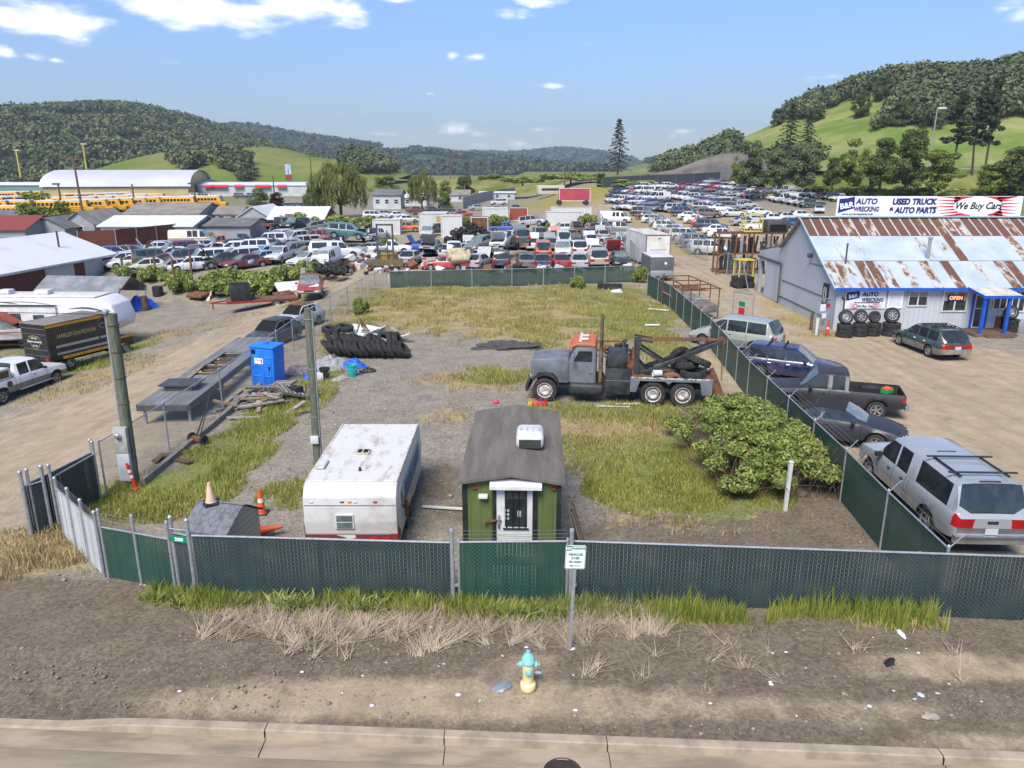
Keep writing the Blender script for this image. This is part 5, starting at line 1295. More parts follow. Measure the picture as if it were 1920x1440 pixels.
def pallet(label, loc, rot):
 t = thing('pallet', label, 'pallet', loc, 0, None); t.rotation_euler = rot
 for y in (-.5, 0, .5):
  mb = MB(); mb.box((0, y, .06), (1.2, .05, .09)); addp(t, mb, 'stringer', wp[0], smooth=0)
 for k in range(7):
  mb = MB(); mb.box((-.55 + k * .183, 0, .12), (.10, 1.1, .02)); addp(t, mb, 'slat', wp[k % 2], smooth=0)
 return t
c = G(500, 760)
pallet('grey pallet tilted on top of the timber pile below the blue toilet', (c[0] - .55, c[1] + .9, .45), (R(-20), R(6), R(20)))
pallet('grey pallet lying on the east side of the timber pile', (c[0] + .85, c[1] + .7, .38), (R(8), R(20), R(35)))
pallet('grey pallet half buried at the back of the timber pile', (c[0] + .1, c[1] + 1.5, .30), (R(-8), R(-8), R(70)))
for i in range(44):
 x = c[0] + random.gauss(-.2, .9); y = c[1] + random.gauss(.1, .7); d = math.hypot((x - c[0]) / 1.6, (y - c[1]) / 1.3)
 plank('loose weathered plank in the timber pile by the west fence', (x, y, max(.04, .5 * (1 - d) * RR() + .06)), (RU(.5, 1.8), RU(.08, .2), RU(.03, .08)), (RU(-.25, .25), RU(-.25, .25), RR() * 3.1), random.choice(wp[:3]), 'planks in the timber pile')
for i, (px, py) in enumerate(((455, 785), (462, 783))):
 q = G(px, py); plank('pale plank lying in the grass below the timber pile', (q[0], q[1] - i * .2, .07), (1.2, .12, .04), (0, .02, .1 + i * .1), wp[1], 'pale planks in the grass')
q = G(555, 750)
t = thing('television', 'broken black box television on its side beside the timber pile', 'television', (q[0], q[1], 0), R(-30)); mb = MB(); mb.rbox((0, 0, .3), (.55, .45, .6), .03); addp(t, mb, 'case', M['black']); mb = MB(); mb.box((0, -.232, .3), (.45, .012, .5)); addp(t, mb, 'screen', M['glass'])
t = thing('chair_frame', 'rusty metal chair frame beside the broken television', 'chair', (q[0] + .45, q[1] + .1, 0), R(20)); mb = MB(); mb.tube([(0, 0, 0), (0, 0, .55), (.4, 0, .55), (.4, 0, 0)], .02, 6); mb.tube([(0, .35, 0), (0, .35, .55), (.4, .35, .55), (.4, .35, 0)], .02, 6); mb.cone((.4, 0, .55), (.4, .35, .55), .02); mb.cone((0, 0, .55), (0, .35, .55), .02); addp(t, mb, 'frame', M['rusty'])
q = G(502, 722)
PT = thing('portable_toilet', 'bright blue portable toilet with a white notice by the timber pile', 'portable toilet', (q[0], q[1] + .2, 0), R(-8)); PT.rotation_euler = (0, R(2), R(-12))
blue = mat('toilet_blue', (.02, .20, .72), .45, 0, (.015, .15, .60), scale=2)
mb = MB(); mb.rbox((0, 0, .90), (1.12, 1.0, 1.8), .05, 3); addp(PT, mb, 'cabin', blue)
mb = MB(); mb.rbox((0, 0, 1.82), (1.2, 1.08, .10), .04, 2); mb.lathe([(.12, 1.86), (.12, 1.93), (0, 1.94)], 14, MT((-.1, .1, 0))); addp(PT, mb, 'roof', blue)
mb = MB(); mb.rbox((0, -.51, .9), (.92, .03, 1.62), .02)
for z in (.5, .95, 1.35): mb.rbox((0, -.53, z), (.9, .03, .05), .012, 1)
mb.rbox((.0, -.53, .9), (.22, .04, 1.6), .02, 1)
dr = addp(PT, mb, 'door', blue)
mb = MB(); mb.box((-.12, -.556, 1.2), (.42, .012, .26)); nt_ = addp(dr, mb, 'notice', M['sign_white'])
mb = MB(); mb.box((.02, -.564, 1.2), (.05, .006, .2)); mb.box((-.12, -.564, 1.25), (.3, .006, .03)); addp(nt_, mb, 'print', M['sign_red'])
mb = MB(); mb.box((-.38, -.552, 1.62), (.18, .02, .18)); addp(dr, mb, 'vent', M['dark'])
mb = MB(); mb.rbox((.36, -.55, .9), (.05, .06, .2), .015); addp(dr, mb, 'handle', M['black'])
def tarp(label, px, py, sx, sy, h, m_, seed, cat='tarp', name='tarp'):
 q = G(px, py); n = 22; vs = []; fs = []
 for j in range(n + 1):
  for i in range(n + 1):
   u = i / n * 2 - 1; v = j / n * 2 - 1; k = max(0, 1 - (u * u + v * v) ** .9)
   zz = h * k * (.6 + 1.1 * abs(mnoise.noise(Vector((u * 2.2, v * 2.2, seed))))) + .03 + .05 * abs(mnoise.noise(Vector((u * 6, v * 6, seed + 4))))
   wob = 1 + .25 * mnoise.noise(Vector((u * 1.5, v * 1.5, seed + 9)))
   vs.append((u * sx * wob, v * sy * wob, zz))
 for j in range(n):
  for i in range(n): fs.append((j * (n + 1) + i, j * (n + 1) + i + 1, (j + 1) * (n + 1) + i + 1, (j + 1) * (n + 1) + i))
 mb = MB(); mb.add(vs, fs); o = mb.build(name, m_, None, (q[0], q[1], q[2]), RR(), smooth=50)
 return tag(o, label, cat)
bt = mat('blue_tarp', (.03, .14, .55), .5, 0, (.02, .09, .42), scale=6); gt = mat('grey_tarp', (.30, .31, .32), .6, 0, (.20, .20, .20), scale=4)
tarp('crumpled grey tarp heap behind the black bucket', 618, 690, 1.1, .8, .55, gt, 2)
tarp('crumpled blue tarp behind the turquoise bucket', 660, 688, .7, .55, .45, bt, 5)
tarp('blue tarp bundle lying against the wooden pole with rubbish', 588, 708, .5, .4, .35, bt, 8)
tarp('striped dark bedding heap between the blue toilet and the pole', 560, 700, .8, .5, .4, mat('bedding', (.30, .26, .27), .9, 0, (.06, .06, .07), scale=9, stretch=(5, 1, 1), lo=.47, hi=.53), 11, 'bedding', 'bedding')
tarp('flattened pale cardboard lying in front of the tarp heap', 632, 712, .55, .3, .06, mat('card', (.40, .35, .26), .9), 14, 'cardboard', 'cardboard')
tarp('black plastic bag lying east of the blue tarp', 690, 697, .4, .25, .2, M['black'], 17, 'bag', 'plastic_bag')
tarp('maroon cloth heap at the foot of the tyre row', 622, 676, .5, .3, .35, mat('maroon_cloth', (.12, .03, .04), .9, 0, (.22, .17, .16)), 21, 'cloth', 'cloth')
for nm, lb, px, py, r_, h, m_ in (('bucket', 'black plastic bucket in front of the grey tarp heap', 610, 714, .24, .62, M['black']), ('bucket', 'turquoise plastic bucket beside the blue tarp', 661, 705, .26, .56, mat('turquoise', (.02, .36, .36), .45))):
 q = G(px, py); t = thing(nm, lb, 'bucket', q); mb = MB(); mb.lathe([(0, .02), (r_ * .82, .02), (r_, h), (r_ * 1.06, h), (r_ * 1.06, h - .05), (r_ * .98, h - .06), (r_ * .96, h), (r_ * .92, h - .02), (r_ * .8, .1), (0, .1)], 24); addp(t, mb, 'pail', m_)
 mb = MB(); mb.tube([(r_ * 1.02 * math.cos(a), -r_ * .3 - .1 * math.sin(a), h - .05 - .25 * math.sin(a)) for a in [math.pi * k / 8 for k in range(9)]], .008, 5); addp(t, mb, 'handle', M['steel'])
q = G(598, 716); t = thing('bin', 'white square bin beside the black bucket', 'bin', q, R(15)); mb = MB(); mb.rbox((0, 0, .22), (.42, .4, .44), .03); addp(t, mb, 'tub', M['white_dirty'])
q = G(372, 832)
t = thing('push_mower', 'old black push mower with a long handle leaning in the west grass strip', 'mower', (q[0], q[1], 0), R(60))
for sg in (1, -1):
 mb = MB(); mb.lathe([(.05, -.04), (.17, -.05), (.19, 0), (.17, .05), (.05, .04)], 16, MT((0, sg * .32, .19)) @ MR(R(90), 4, 'X')); addp(t, mb, 'wheel', M['rubber'])
mb = MB(); mb.box((0, 0, .2), (.25, .55, .12)); addp(t, mb, 'blade_housing', M['rusty'])
mb = MB(); mb.tube([(0, .1, .2), (.75, .05, 1.6), (.78, -.2, 1.65)], .025, 8); mb.cone((0, -.1, .2), (.75, .05, 1.6), .02); addp(t, mb, 'handle', M['black'])
for i, (px, py, s) in enumerate(((330, 855, 1.0), (300, 862, .8), (345, 868, .7), (235, 905, .5))):
 q = G(px, py); plank('rotten dark board lying in the grass beside the timber edging', (q[0], q[1], .08), (s, .2, .06), (.1, .05, .6 + i), M['wood_brown'], 'rotten boards by the timber edging')
cc = [('yellow', (.55, .36, .03)), ('orange', (.62, .12, .02)), ('pink', (.62, .03, .16)), ('red', (.60, .03, .02))]
for i, (nm, c_) in enumerate(cc):
 q = G(994 + i * 9.5, 764); t = thing('fuel_can', nm + ' plastic fuel can in front of the tow truck front wheel', 'fuel can', (q[0], q[1] + .1, 0), R(20 * i))
 m_ = mat('can_' + nm, c_, .5); mb = MB(); mb.rbox((0, 0, .11), (.20, .16, .20), .05); mb.cone((.06, 0, .2), (.09, 0, .27), .025); addp(t, mb, 'tank', m_); mb = MB(); mb.tube([(-.1, 0, .26), (-.08, 0, .33), (.04, 0, .33), (.06, 0, .26)], .018, 6); addp(t, mb, 'handle', m_)
q = G(930, 758); t = thing('helmet', 'small bright pink helmet lying alone on the gravel', 'helmet', q); mb = MB(); mb.blob((0, 0, .1), (.14, .12, .12), 2, .1); addp(t, mb, 'shell', mat('pink', (.75, .04, .18), .4))
for i, (px, py, l, m_) in enumerate(((1150, 763, 1.3, M['steel']), (1176, 758, 1.0, M['white_dirty']), (1125, 762, .4, M['white_dirty']))):
 q = G(px, py); t = thing('pipe', ('long pale pipe', 'thin white pipe', 'short white pipe')[i] + ' on the grass beside the tow truck', 'pipe', (q[0], q[1] - .15, .06), R(-5 + 8 * i)); mb = MB(); mb.cone((-l / 2, 0, 0), (l / 2, 0, 0), .045); addp(t, mb, 'tube', m_)
q = G(1140, 690)
for i, (px, py, lb, s) in enumerate(((1150, 665, 'rusty axle frame standing in the grass behind the tow truck', 1.0), (1175, 660, 'dark scrap engine block behind the tow truck cab', .8), (1200, 675, 'white and orange scrap fender behind the tow truck', .7))):
 q = G(px, py + 25); t = thing('scrap_part', lb, 'scrap', (q[0], q[1] + 2.0, 0), R(30 * i))
 mb = MB()
 if i == 0:
  mb.cone((-.9, 0, .45), (.9, 0, .45), .07); mb.box((0, 0, .9), (1.6, .1, .08)); mb.box((-.75, 0, .6), (.08, .1, .8)); mb.box((.75, 0, .6), (.08, .1, .8)); mb.lathe([(.2, -.2), (.28, 0), (.2, .2)], 14, MT((0, 0, .45)) @ MR(R(90), 4, 'X')); addp(t, mb, 'frame', M['rusty'])
 elif i == 1:
  mb.rbox((0, 0, .35), (.6, .5, .6), .05); mb.cone((0, 0, .6), (.3, 0, .85), .1); addp(t, mb, 'block', tblk)
 else:
  mb.rbox((0, 0, .3), (.7, .4, .5), .15, 3); addp(t, mb, 'fender', torg)
q = G(1142, 541); t = thing('truck_bed_box', 'black open tub lying in the grass by the back fence', 'tub', (q[0], q[1] - .4, 0), R(-3))
mb = MB(); mb.box((0, 0, .05), (1.9, .8, .06)); mb.box((0, .4, .22), (1.9, .05, .4)); mb.box((0, -.4, .22), (1.9, .05, .4)); mb.box((-.95, 0, .22), (.05, .8, .4)); mb.box((.95, 0, .22), (.05, .8, .4)); addp(t, mb, 'tub', M['black'])
q = G(1158, 551); t = thing('bag', 'crumpled white bag in the grass by the black tub', 'bag', q); mb = MB(); mb.blob((0, 0, .15), (.5, .3, .22), 3, .5, 4); addp(t, mb, 'sack', M['white_dirty'])
for i, (px, py, rz, l) in enumerate(((1243, 583, .6, 1.5), (1222, 574, 1.3, 1.1), (1232, 612, .3, .9))):
 q = G(px, py); t = thing('pipe', ('long white pipe leaning along the east fence', 'short white pipe lying by the east fence corner', 'grey pipe in the litter below the east fence')[i], 'pipe', (q[0] - .3, q[1], .06), -rz); mb = MB(); mb.cone((-l / 2, 0, 0), (l / 2, 0, .05), .06); addp(t, mb, 'tube', M['white_dirty'])
for i, (px, py) in enumerate(((1300, 775), (1318, 795))):
 q = G(px, py); t = thing('metal_frame', ('bent aluminium frame lying west of the blackberry thicket', 'dark folding frame beside the bent aluminium frame')[i], 'frame', (q[0], q[1], .06), R(30 - 60 * i)); mb = MB(); mb.tube([(-.6, -.3, 0), (.6, -.3, .1), (.6, .4, .0), (-.5, .3, .15), (-.6, -.3, 0)], .025, 6); addp(t, mb, 'tubing', M['steel'] if i == 0 else M['rim_dark'])
q = G(975, 652)
mb = MB()
mb.blob((0, 0, .02), (1.9, .85, .30), 4, .4, 7, freq=2.5); o = mb.build('gravel_pile', mat('dark_gravel', (.045, .042, .04), .95, 0, (.10, .095, .09), scale=12, bump=.5, bscale=40), None, (q[0] - .6, q[1], 0)); tag(o, 'low heap of dark grey gravel in the middle of the lot', 'gravel heap')
def rust_roof_mat():
 m, nt, N, L, b = _new('rusted_tin_roof')
 uv = N.new('ShaderNodeUVMap'); uv.uv_map = 'UVMap'; sp = N.new('ShaderNodeSeparateXYZ'); L.new(uv.outputs[0], sp.inputs[0])
 def mth(op, a, bb=None, c=None):
  n = N.new('ShaderNodeMath'); n.operation = op
  for i, x in enumerate((a, bb, c)):
   if x is None: continue
   if isinstance(x, (int, float)): n.inputs[i].default_value = x
   else: L.new(x, n.inputs[i])
  return n.outputs[0]
 u, v = sp.outputs[0], sp.outputs[1]           # v: metres up the slope from the eave
 cell = mth('FLOOR', mth('DIVIDE', u, .66)); band = mth('FLOOR', mth('DIVIDE', v, 2.75))
 cb = N.new('ShaderNodeCombineXYZ'); L.new(cell, cb.inputs[0]); L.new(band, cb.inputs[1])
 wn = N.new('ShaderNodeTexWhiteNoise'); wn.noise_dimensions = '2D'; L.new(cb.outputs[0], wn.inputs['Vector'])
 c2 = N.new('ShaderNodeCombineXYZ'); L.new(mth('ADD', mth('MULTIPLY', u, 1.7), mth('MULTIPLY', cell, 3.7)), c2.inputs[0]); L.new(mth('MULTIPLY', v, .75), c2.inputs[1])
 nz = N.new('ShaderNodeTexNoise'); nz.inputs['Scale'].default_value = 1.1; nz.inputs['Detail'].default_value = 8; nz.inputs['Roughness'].default_value = .68; L.new(c2.outputs[0], nz.inputs['Vector'])
 rib = mth('LESS_THAN', mth('FRACT', mth('DIVIDE', u, .66)), .16)
 top = mth('GREATER_THAN', v, 5.5)
 amt = mth('ADD', mth('MULTIPLY', wn.outputs['Value'], .56), mth('MULTIPLY', top, .42))
 r0 = mth('ADD', nz.outputs['Fac'], amt)
 mr = N.new('ShaderNodeMapRange'); mr.inputs['From Min'].default_value = .86; mr.inputs['From Max'].default_value = .95; L.new(r0, mr.inputs['Value'])
 clear = mth('MULTIPLY', mr.outputs[0], mth('SUBTRACT', 1.0, mth('MULTIPLY', rib, .85)))
 seam = mth('LESS_THAN', mth('ABSOLUTE', mth('SUBTRACT', mth('FRACT', mth('DIVIDE', v, 2.75)), .5)), 2.0)
 edge = mth('LESS_THAN', mth('FRACT', mth('DIVIDE', v, 2.75)), .02)
 n3 = N.new('ShaderNodeTexNoise'); n3.inputs['Scale'].default_value = .7; n3.inputs['Detail'].default_value = 5; L.new(uv.outputs[0], n3.inputs['Vector'])
 rp = N.new('ShaderNodeValToRGB'); rp.color_ramp.elements[0].position = .35; rp.color_ramp.elements[0].color = (.33, .40, .46, 1); rp.color_ramp.elements[1].position = .65; rp.color_ramp.elements[1].color = (.44, .48, .50, 1); L.new(n3.outputs['Fac'], rp.inputs['Fac'])
 rr = N.new('ShaderNodeValToRGB'); rr.color_ramp.elements[0].position = .86; rr.color_ramp.elements[0].color = (.40, .24, .12, 1); rr.color_ramp.elements[1].position = 1.12 if False else 1.0; rr.color_ramp.elements[1].color = (.125, .055, .032, 1); L.new(r0, rr.inputs['Fac'])
 mx = N.new('ShaderNodeMix'); mx.data_type = 'RGBA'; L.new(clear, mx.inputs['Factor']); L.new(rp.outputs[0], mx.inputs['A']); L.new(rr.outputs[0], mx.inputs['B'])
 m2 = N.new('ShaderNodeMix'); m2.data_type = 'RGBA'; L.new(mth('MULTIPLY', edge, mth('GREATER_THAN', v, .3)), m2.inputs['Factor']); L.new(mx.outputs['Result'], m2.inputs['A']); m2.inputs['B'].default_value = (.07, .09, .11, 1)
 L.new(m2.outputs['Result'], b.inputs['Base Color']); b.inputs['Roughness'].default_value = .6
 bp = N.new('ShaderNodeBump'); bp.inputs['Strength'].default_value = .5; bp.inputs['Distance'].default_value = .03; L.new(rib, bp.inputs['Height']); L.new(bp.outputs[0], b.inputs['Normal'])
 return m
X0, X1, YF, YR, YB = 19.5, 44.0, 44.6, 51.0, 59.3
ZE, ZR = 2.62, 6.35
SH = thing('shop_building', 'pale grey tin clad scrapyard office with a rust streaked roof and blue trim', 'building', (0, 0, 0))
ribw = stripes_mat('ribbed_grey_cladding', (.46, .49, .52), (.36, .39, .42), 'X', .30, .12, .6, dirt=(.34, .34, .33), dscale=.6, dlo=.5, dhi=.85, stretch=(1, 1, .3))
ribg = stripes_mat('ribbed_gable_cladding', (.46, .49, .52), (.34, .37, .40), 'Y', .30, .08, .6, dirt=(.30, .30, .29), dscale=.5, dlo=.5, dhi=.85, stretch=(1, 1, .2))
mb = MB()
mb.box(((X0 + X1) / 2, YF + .1, 1.33), (X1 - X0, .2, 2.66)); addp(SH, mb, 'front_wall', ribw, smooth=0)
mb = MB(); mb.prof([(YF + .2, 0), (57.4, 0), (57.4, 2.75), (58.9, 2.5), (59.3, 2.5), (59.3, 3.3), (54.2, 4.15), (YR, ZR - .12), (YF + .2, 2.60)], X0, X0 + .2, 0, axis='x')
mb.box((X0 + .1, 59.1, 1.25), (.2, .4, 2.5)); addp(SH, mb, 'gable_wall', ribg, smooth=0)
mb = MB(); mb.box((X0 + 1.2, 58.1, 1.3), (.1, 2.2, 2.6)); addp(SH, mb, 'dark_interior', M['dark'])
mb = MB(); mb.box((X0 - .08, 55.7, 1.45), (.07, 3.2, 2.75)); o = addp(SH, mb, 'sliding_door', ribg, smooth=0)
mb = MB(); mb.box((X0 - .14, 56.6, 2.88), (.10, 5.2, .14)); mb.box((X0 - .13, 54.05, 1.45), (.06, .09, 2.8)); addp(o, mb, 'rail', M['rim_dark'])
mb = MB(); mb.box((X0 - .03, 49.5, 1.75), (.02, 8.6, .05)); mb.box((X0 - .03, 50.0, .55), (.02, 8.6, .07)); mb.box((X0 - .03, 47.4, 3.55), (.015, 3.2, .03)); addp(SH, mb, 'cladding_joint', M['rim_dark'])
mb = MB(); mb.box((X0 - .04, 46.1, 1.95), (.07, .78, 1.35)); o = addp(SH, mb, 'gable_window', M['black'])
mb = MB()
for k in (-.15, .15): mb.box((X0 - .09, 46.1 + k, 1.95), (.03, .06, .9))
for k in (-.42, .42): mb.box((X0 - .09, 46.1, 1.95 + k), (.03, .36, .06))
addp(o, mb, 'frame', M['white'])
sl_ = math.hypot(YR - YF + .38, ZR - ZE)
mb = MB()
n = 60; xa = X0 - .28
A = (YF - .38, ZE); B_ = (YR, ZR)
for i in range(n):
 a = xa + (X1 - xa) * i / n; b_ = xa + (X1 - xa) * (i + 1) / n
 mb.quad((a, A[0], A[1]), (b_, A[0], A[1]), (b_, B_[0], B_[1]), (a, B_[0], B_[1]), 0, [(a, 0), (b_, 0), (b_, sl_), (a, sl_)])
 mb.quad((a, A[0] + .01, A[1] - .08), (a, B_[0], B_[1] - .09), (b_, B_[0], B_[1] - .09), (b_, A[0] + .01, A[1] - .08), 0, [(a, 0)] * 4)
addp(SH, mb, 'roof', rust_roof_mat(), smooth=0)
mb = MB(); mb.box(((xa + X1) / 2, YR, ZR + .03), (X1 - xa, .5, .05)); mb.box((xa, (A[0] + YR) / 2, (ZE + ZR) / 2 - .05), (.05, sl_, .10), rx=math.atan2(ZR - ZE, YR - A[0])); addp(SH, mb, 'ridge_cap', mat('pale_blue_cap', (.36, .56, .70), .5, 0, (.45, .55, .6), scale=1.5))
mb = MB(); mb.prof([(YR, ZR - .02), (YR, ZR - .10), (54.6, 3.98), (54.6, 4.06)], xa, X1, 0, axis='x')
for k in range(6): mb.box((xa + .35, YR + .4 + k * .62, ZR - .28 - k * .40), (.6, .07, .12))
addp(SH, mb, 'back_roof', mat('back_roof_tin', (.35, .37, .38), .6, 0, (.22, .15, .10), scale=2), smooth=0)
mb = MB(); mb.prof([(54.2, 4.20), (54.2, 4.12), (59.6, 3.32), (59.6, 3.40)], xa + .3, X1, 0, axis='x'); addp(SH, mb, 'lean_to_roof', mat('tar_roof', (.07, .068, .065), .8, 0, (.12, .11, .10)), smooth=0)
mb = MB(); mb.box(((xa + X1) / 2, YF - .40, ZE - .06), (X1 - xa, .06, .17)); addp(SH, mb, 'fascia', M['blue_trim'])
for x, y, z, h, r_, m_ in ((20.6, 46.4, 3.9, 1.05, .05, M['rim_dark']), (25.9, 46.9, 4.05, 1.25, .11, M['steel'])):
 mb = MB(); mb.cone((x, y, z - .2), (x, y, z + h), r_, r_, 12); mb.lathe([(r_, z + h), (r_ * 1.5, z + h), (r_ * 1.4, z + h + .06), (0, z + h + .14)], 12, MT((x, y, 0))); addp(SH, mb, 'vent_pipe', m_)
mb = MB(); mb.tube([(X0 + .5, YF - .05, 0), (X0 + .5, YF - .05, 1.9), (X0 + .35, YF - .1, 2.05)], .05, 8); addp(SH, mb, 'downpipe', M['rim_dark'])
mb = MB(); mb.rbox((X0 - .2, 48.8, 4.05), (.3, .22, .28), .05); addp(SH, mb, 'wall_lamp', M['rim_dark'])
def fx_(px): return AT(px, 575, YF)[0]
def window(px0, px1, z0, z1, extra=None):
 a, b_ = fx_(px0), fx_(px1)
 mb = MB()
 for x in (a - .04, (a + b_) / 2, b_ + .04): mb.box((x, YF - .03, (z0 + z1) / 2), (.08, .08, z1 - z0 + .16))
 for z in (z0 - .04, z1 + .04): mb.box(((a + b_) / 2, YF - .03, z), (b_ - a, .07, .08))
 w_ = addp(SH, mb, 'window', M['white_dirty'], smooth=0)
 mb = MB(); mb.box(((a + b_) / 2, YF - .012, (z0 + z1) / 2), (b_ - a, .02, z1 - z0)); addp(w_, mb, 'pane', M['glass'])
 if extra: mb = MB(); mb.box(((a + b_) / 2, YF - .024, z1 - extra / 2), (b_ - a, .008, extra)); addp(w_, mb, 'blind', mat('blind', (.34, .33, .28), .7))
 return w_, a, b_
window(1702, 1735, 1.55, 2.34, .3)
w2, a2_, b2_ = window(1767, 1809, 1.22, 2.36, .55)
window(1862, 1884, 1.35, 2.34)
window(1896, 1918, 1.2, 2.36)
t = thing('open_sign', 'lit orange OPEN sign hanging in the office window', 'sign', ((a2_ + b2_) / 2, YF - .09, 1.90))
mb = MB(); mb.box((0, 0, .11), (.98, .02, .36)); addp(t, mb, 'panel', mat('open_blue', (.01, .03, .12), .4))
mb = text_mb('OPEN', .30, .004, .008); addp(t, mb, 'lettering', mat('neon_orange', (1, .25, .08), .5, 0, (1, .25, .08), emit=1.2), (0, -.016, .0), smooth=0)
mb = MB(); a, b_ = fx_(1823), fx_(1850)
for x in (a, b_): mb.box((x, YF - .05, 1.18), (.10, .12, 2.3))
mb.box(((a + b_) / 2, YF - .05, 2.33), (b_ - a, .12, .1)); addp(SH, mb, 'door_frame', M['blue_trim'], smooth=0)
mb = MB(); x = (a + b_) / 2; wd_ = b_ - a - .12
mb.box((x, YF - .03, .12), (wd_, .05, .2)); mb.box((x, YF - .03, 2.2), (wd_, .05, .16)); mb.box((x, YF - .03, 1.35), (wd_, .05, .06))
for q in (-1, 1): mb.box((x + q * (wd_ / 2 - .05), YF - .032, 1.16), (.1, .055, 2.2))
dr = addp(SH, mb, 'door', M['white_dirty'], smooth=0)
mb = MB(); mb.box((x, YF - .015, 1.16), (wd_, .02, 2.1)); addp(dr, mb, 'pane', M['glass'])
pa, pb = AT(1827, 540, 43.7)[0], AT(1900, 540, 43.7)[0]
mb = MB(); mb.prof([(YF - .02, 2.62), (YF - .02, 2.70), (42.6, 2.42), (42.6, 2.34)], pa, pb, 0, axis='x'); addp(SH, mb, 'porch_roof', mat('porch_tin', (.55, .53, .48), .6, 0, (.42, .38, .32), scale=2), smooth=0)
mb = MB(); mb.box(((pa + pb) / 2, 42.57, 2.36), (pb - pa + .1, .06, .16)); mb.box((pa, 43.5, 2.50), (.05, 1.95, .14), rx=.14); addp(SH, mb, 'porch_fascia', M['blue_trim'])
for px in (1841, 1887):
 x = AT(px, 600, 42.75)[0]; mb = MB(); mb.box((x, 42.75, 1.2), (.16, .16, 2.3)); addp(SH, mb, 'porch_post', M['blue_trim'])
mb = MB(); mb.box(((pa + pb) / 2 - .1, 43.5, .09), (pb - pa + .2, 1.9, .18)); mb.box(((pa + pb) / 2, 42.4, .05), (1.6, .3, .1)); addp(SH, mb, 'porch_step', M['wood_brown'])
burst_pts = lambda cx, cz, rx, rz, n, k, s0: None
def burst(mb, cx, cz, rx, rz, ex, seed, side):
 rr = random.Random(seed)
 for s in side:
  for k in range(7):
   z0 = cz - rz * .95 + 1.9 * rz * k / 7; z1 = cz - rz * .95 + 1.9 * rz * (k + .75) / 7
   l = ex * (.55 + .45 * rr.random())
   mb.add([(cx + s * rx * .70, 0, z0), (cx + s * (rx + l), 0, (z0 + z1) / 2 + (z0 - cz) * .35), (cx + s * rx * .70, 0, z1)], [(0, 1, 2) if s > 0 else (0, 2, 1)])
def flag(mb, x, z, w_, h):
 mb.add([(x, 0, z), (x + w_, 0, z + h * .30), (x + w_ * .97, 0, z + h), (x + w_ * .5, 0, z + h * .90), (x + w_ * .02, 0, z + h * .86)], [(0, 1, 2, 3, 4)])
def shop_sign(t, w_, h, full):
 mb = MB(); mb.box((w_ / 2, .03, h / 2), (w_, .05, h)); addp(t, mb, 'panel', M['sign_white'], smooth=0)
 bl = MB(); tx = MB(); rd = MB(); wh = MB(); bk = MB()
 def put(mb_, s, size, x, z, xs=1., sh=0., bold=.006, y=-.012):
  q = text_mb(s, size, .003, bold * size * 6, sh, xs); mb_.M = MT((x, y, z)); mb_.merge(q, 0); mb_.M = Matrix.Identity(4)
 if full:
  fl = MB(); flag(fl, .12, .18, 1.06, 1.08); bl.M = MT((0, -.003, 0)); bl.merge(fl, 0); bl.M = Matrix.Identity(4)
  q = text_mb('B&R', .50, .003, .016); wh.M = MT((.68, -.016, .52)) @ MR(R(-10), 4, 'Y'); wh.merge(q, 0)
  put(tx, 'AUTO', .50, 1.95, .78, 1.0, .15); put(tx, 'WRECKING', .44, 1.98, .30, .72, .15); put(bk, 'WWW.AUTOWRECKING.COM', .15, 1.42, .06, 1.0)
  put(tx, 'USED TRUCK', .52, 5.1, .76, .93, .15, .009); put(tx, '& AUTO PARTS', .52, 5.05, .20, .88, .15, .009)
  b0 = MB(); b0.add([(7.0, 0, h - .02), (7.0, 0, .9), (7.6, 0, .3), (7.2, 0, .02), (8.2, 0, .02), (8.2, 0, h - .02)], [(0, 1, 2, 3, 4, 5)]); b0.add([(9.4, 0, .02), (10.4, 0, .02), (10.1, 0, .6), (10.2, 0, h - .25), (11.2, 0, h - .03), (8.9, 0, h - .03)], [(0, 1, 2, 3, 4, 5)])
  burst(b0, 8.6, h / 2, 1.75, h / 2, 1.5, 3, (1, -1)); rd.M = MT((.75, -.004, 0)); rd.merge(b0, 0); rd.M = Matrix.Identity(4)
  wh.M = MT((9.37, -.010, h / 2)); wh.lathe([(1.0, 0), (0, .002)], 40, MR(R(90), 4, 'X') @ Matrix.Diagonal((1.62, .59, 1, 1))); wh.M = Matrix.Identity(4)
  put(bk, 'We Buy Cars', .62, 9.37, .46, .92, .32, .004, -.022)
 else:
  fl = MB(); flag(fl, .02, .48, .80, .60); bl.M = MT((0, -.003, 0)); bl.merge(fl, 0); bl.M = Matrix.Identity(4)
  q = text_mb('B&R', .30, .003, .008); wh.M = MT((.44, -.016, .68)) @ MR(R(-10), 4, 'Y'); wh.merge(q, 0)
  put(tx, 'AUTO', .34, 1.45, .76, 1.0, .1); put(tx, 'WRECKING', .30, 1.62, .44, .82, .1); put(bk, 'WWW.AUTOWRECKING.COM', .10, 1.3, .34, 1.1, 0)
  b0 = MB(); burst(b0, 1.2, .16, .62, .15, .55, 5, (1, -1)); rd.M = MT((0, -.004, 0)); rd.merge(b0, 0); rd.M = Matrix.Identity(4)
  wh.M = MT((1.2, -.008, .16)); wh.lathe([(1.0, 0), (0, .002)], 30, MR(R(90), 4, 'X') @ Matrix.Diagonal((.62, .15, 1, 1))); wh.M = Matrix.Identity(4)
  put(bk, 'We Buy Cars', .21, 1.2, .09, .95, .3, .004, -.018)
 addp(t, bl, 'flag_emblem', M['navy_text'], smooth=0); addp(t, rd, 'burst', M['sign_red'], smooth=0); addp(t, wh, 'white_lettering', M['sign_white'], smooth=0)
 addp(t, tx, 'navy_lettering', M['navy_text'], smooth=0); addp(t, bk, 'black_lettering', M['black_text'], smooth=0)
sx0 = AT(1566, 400, YR)[0]
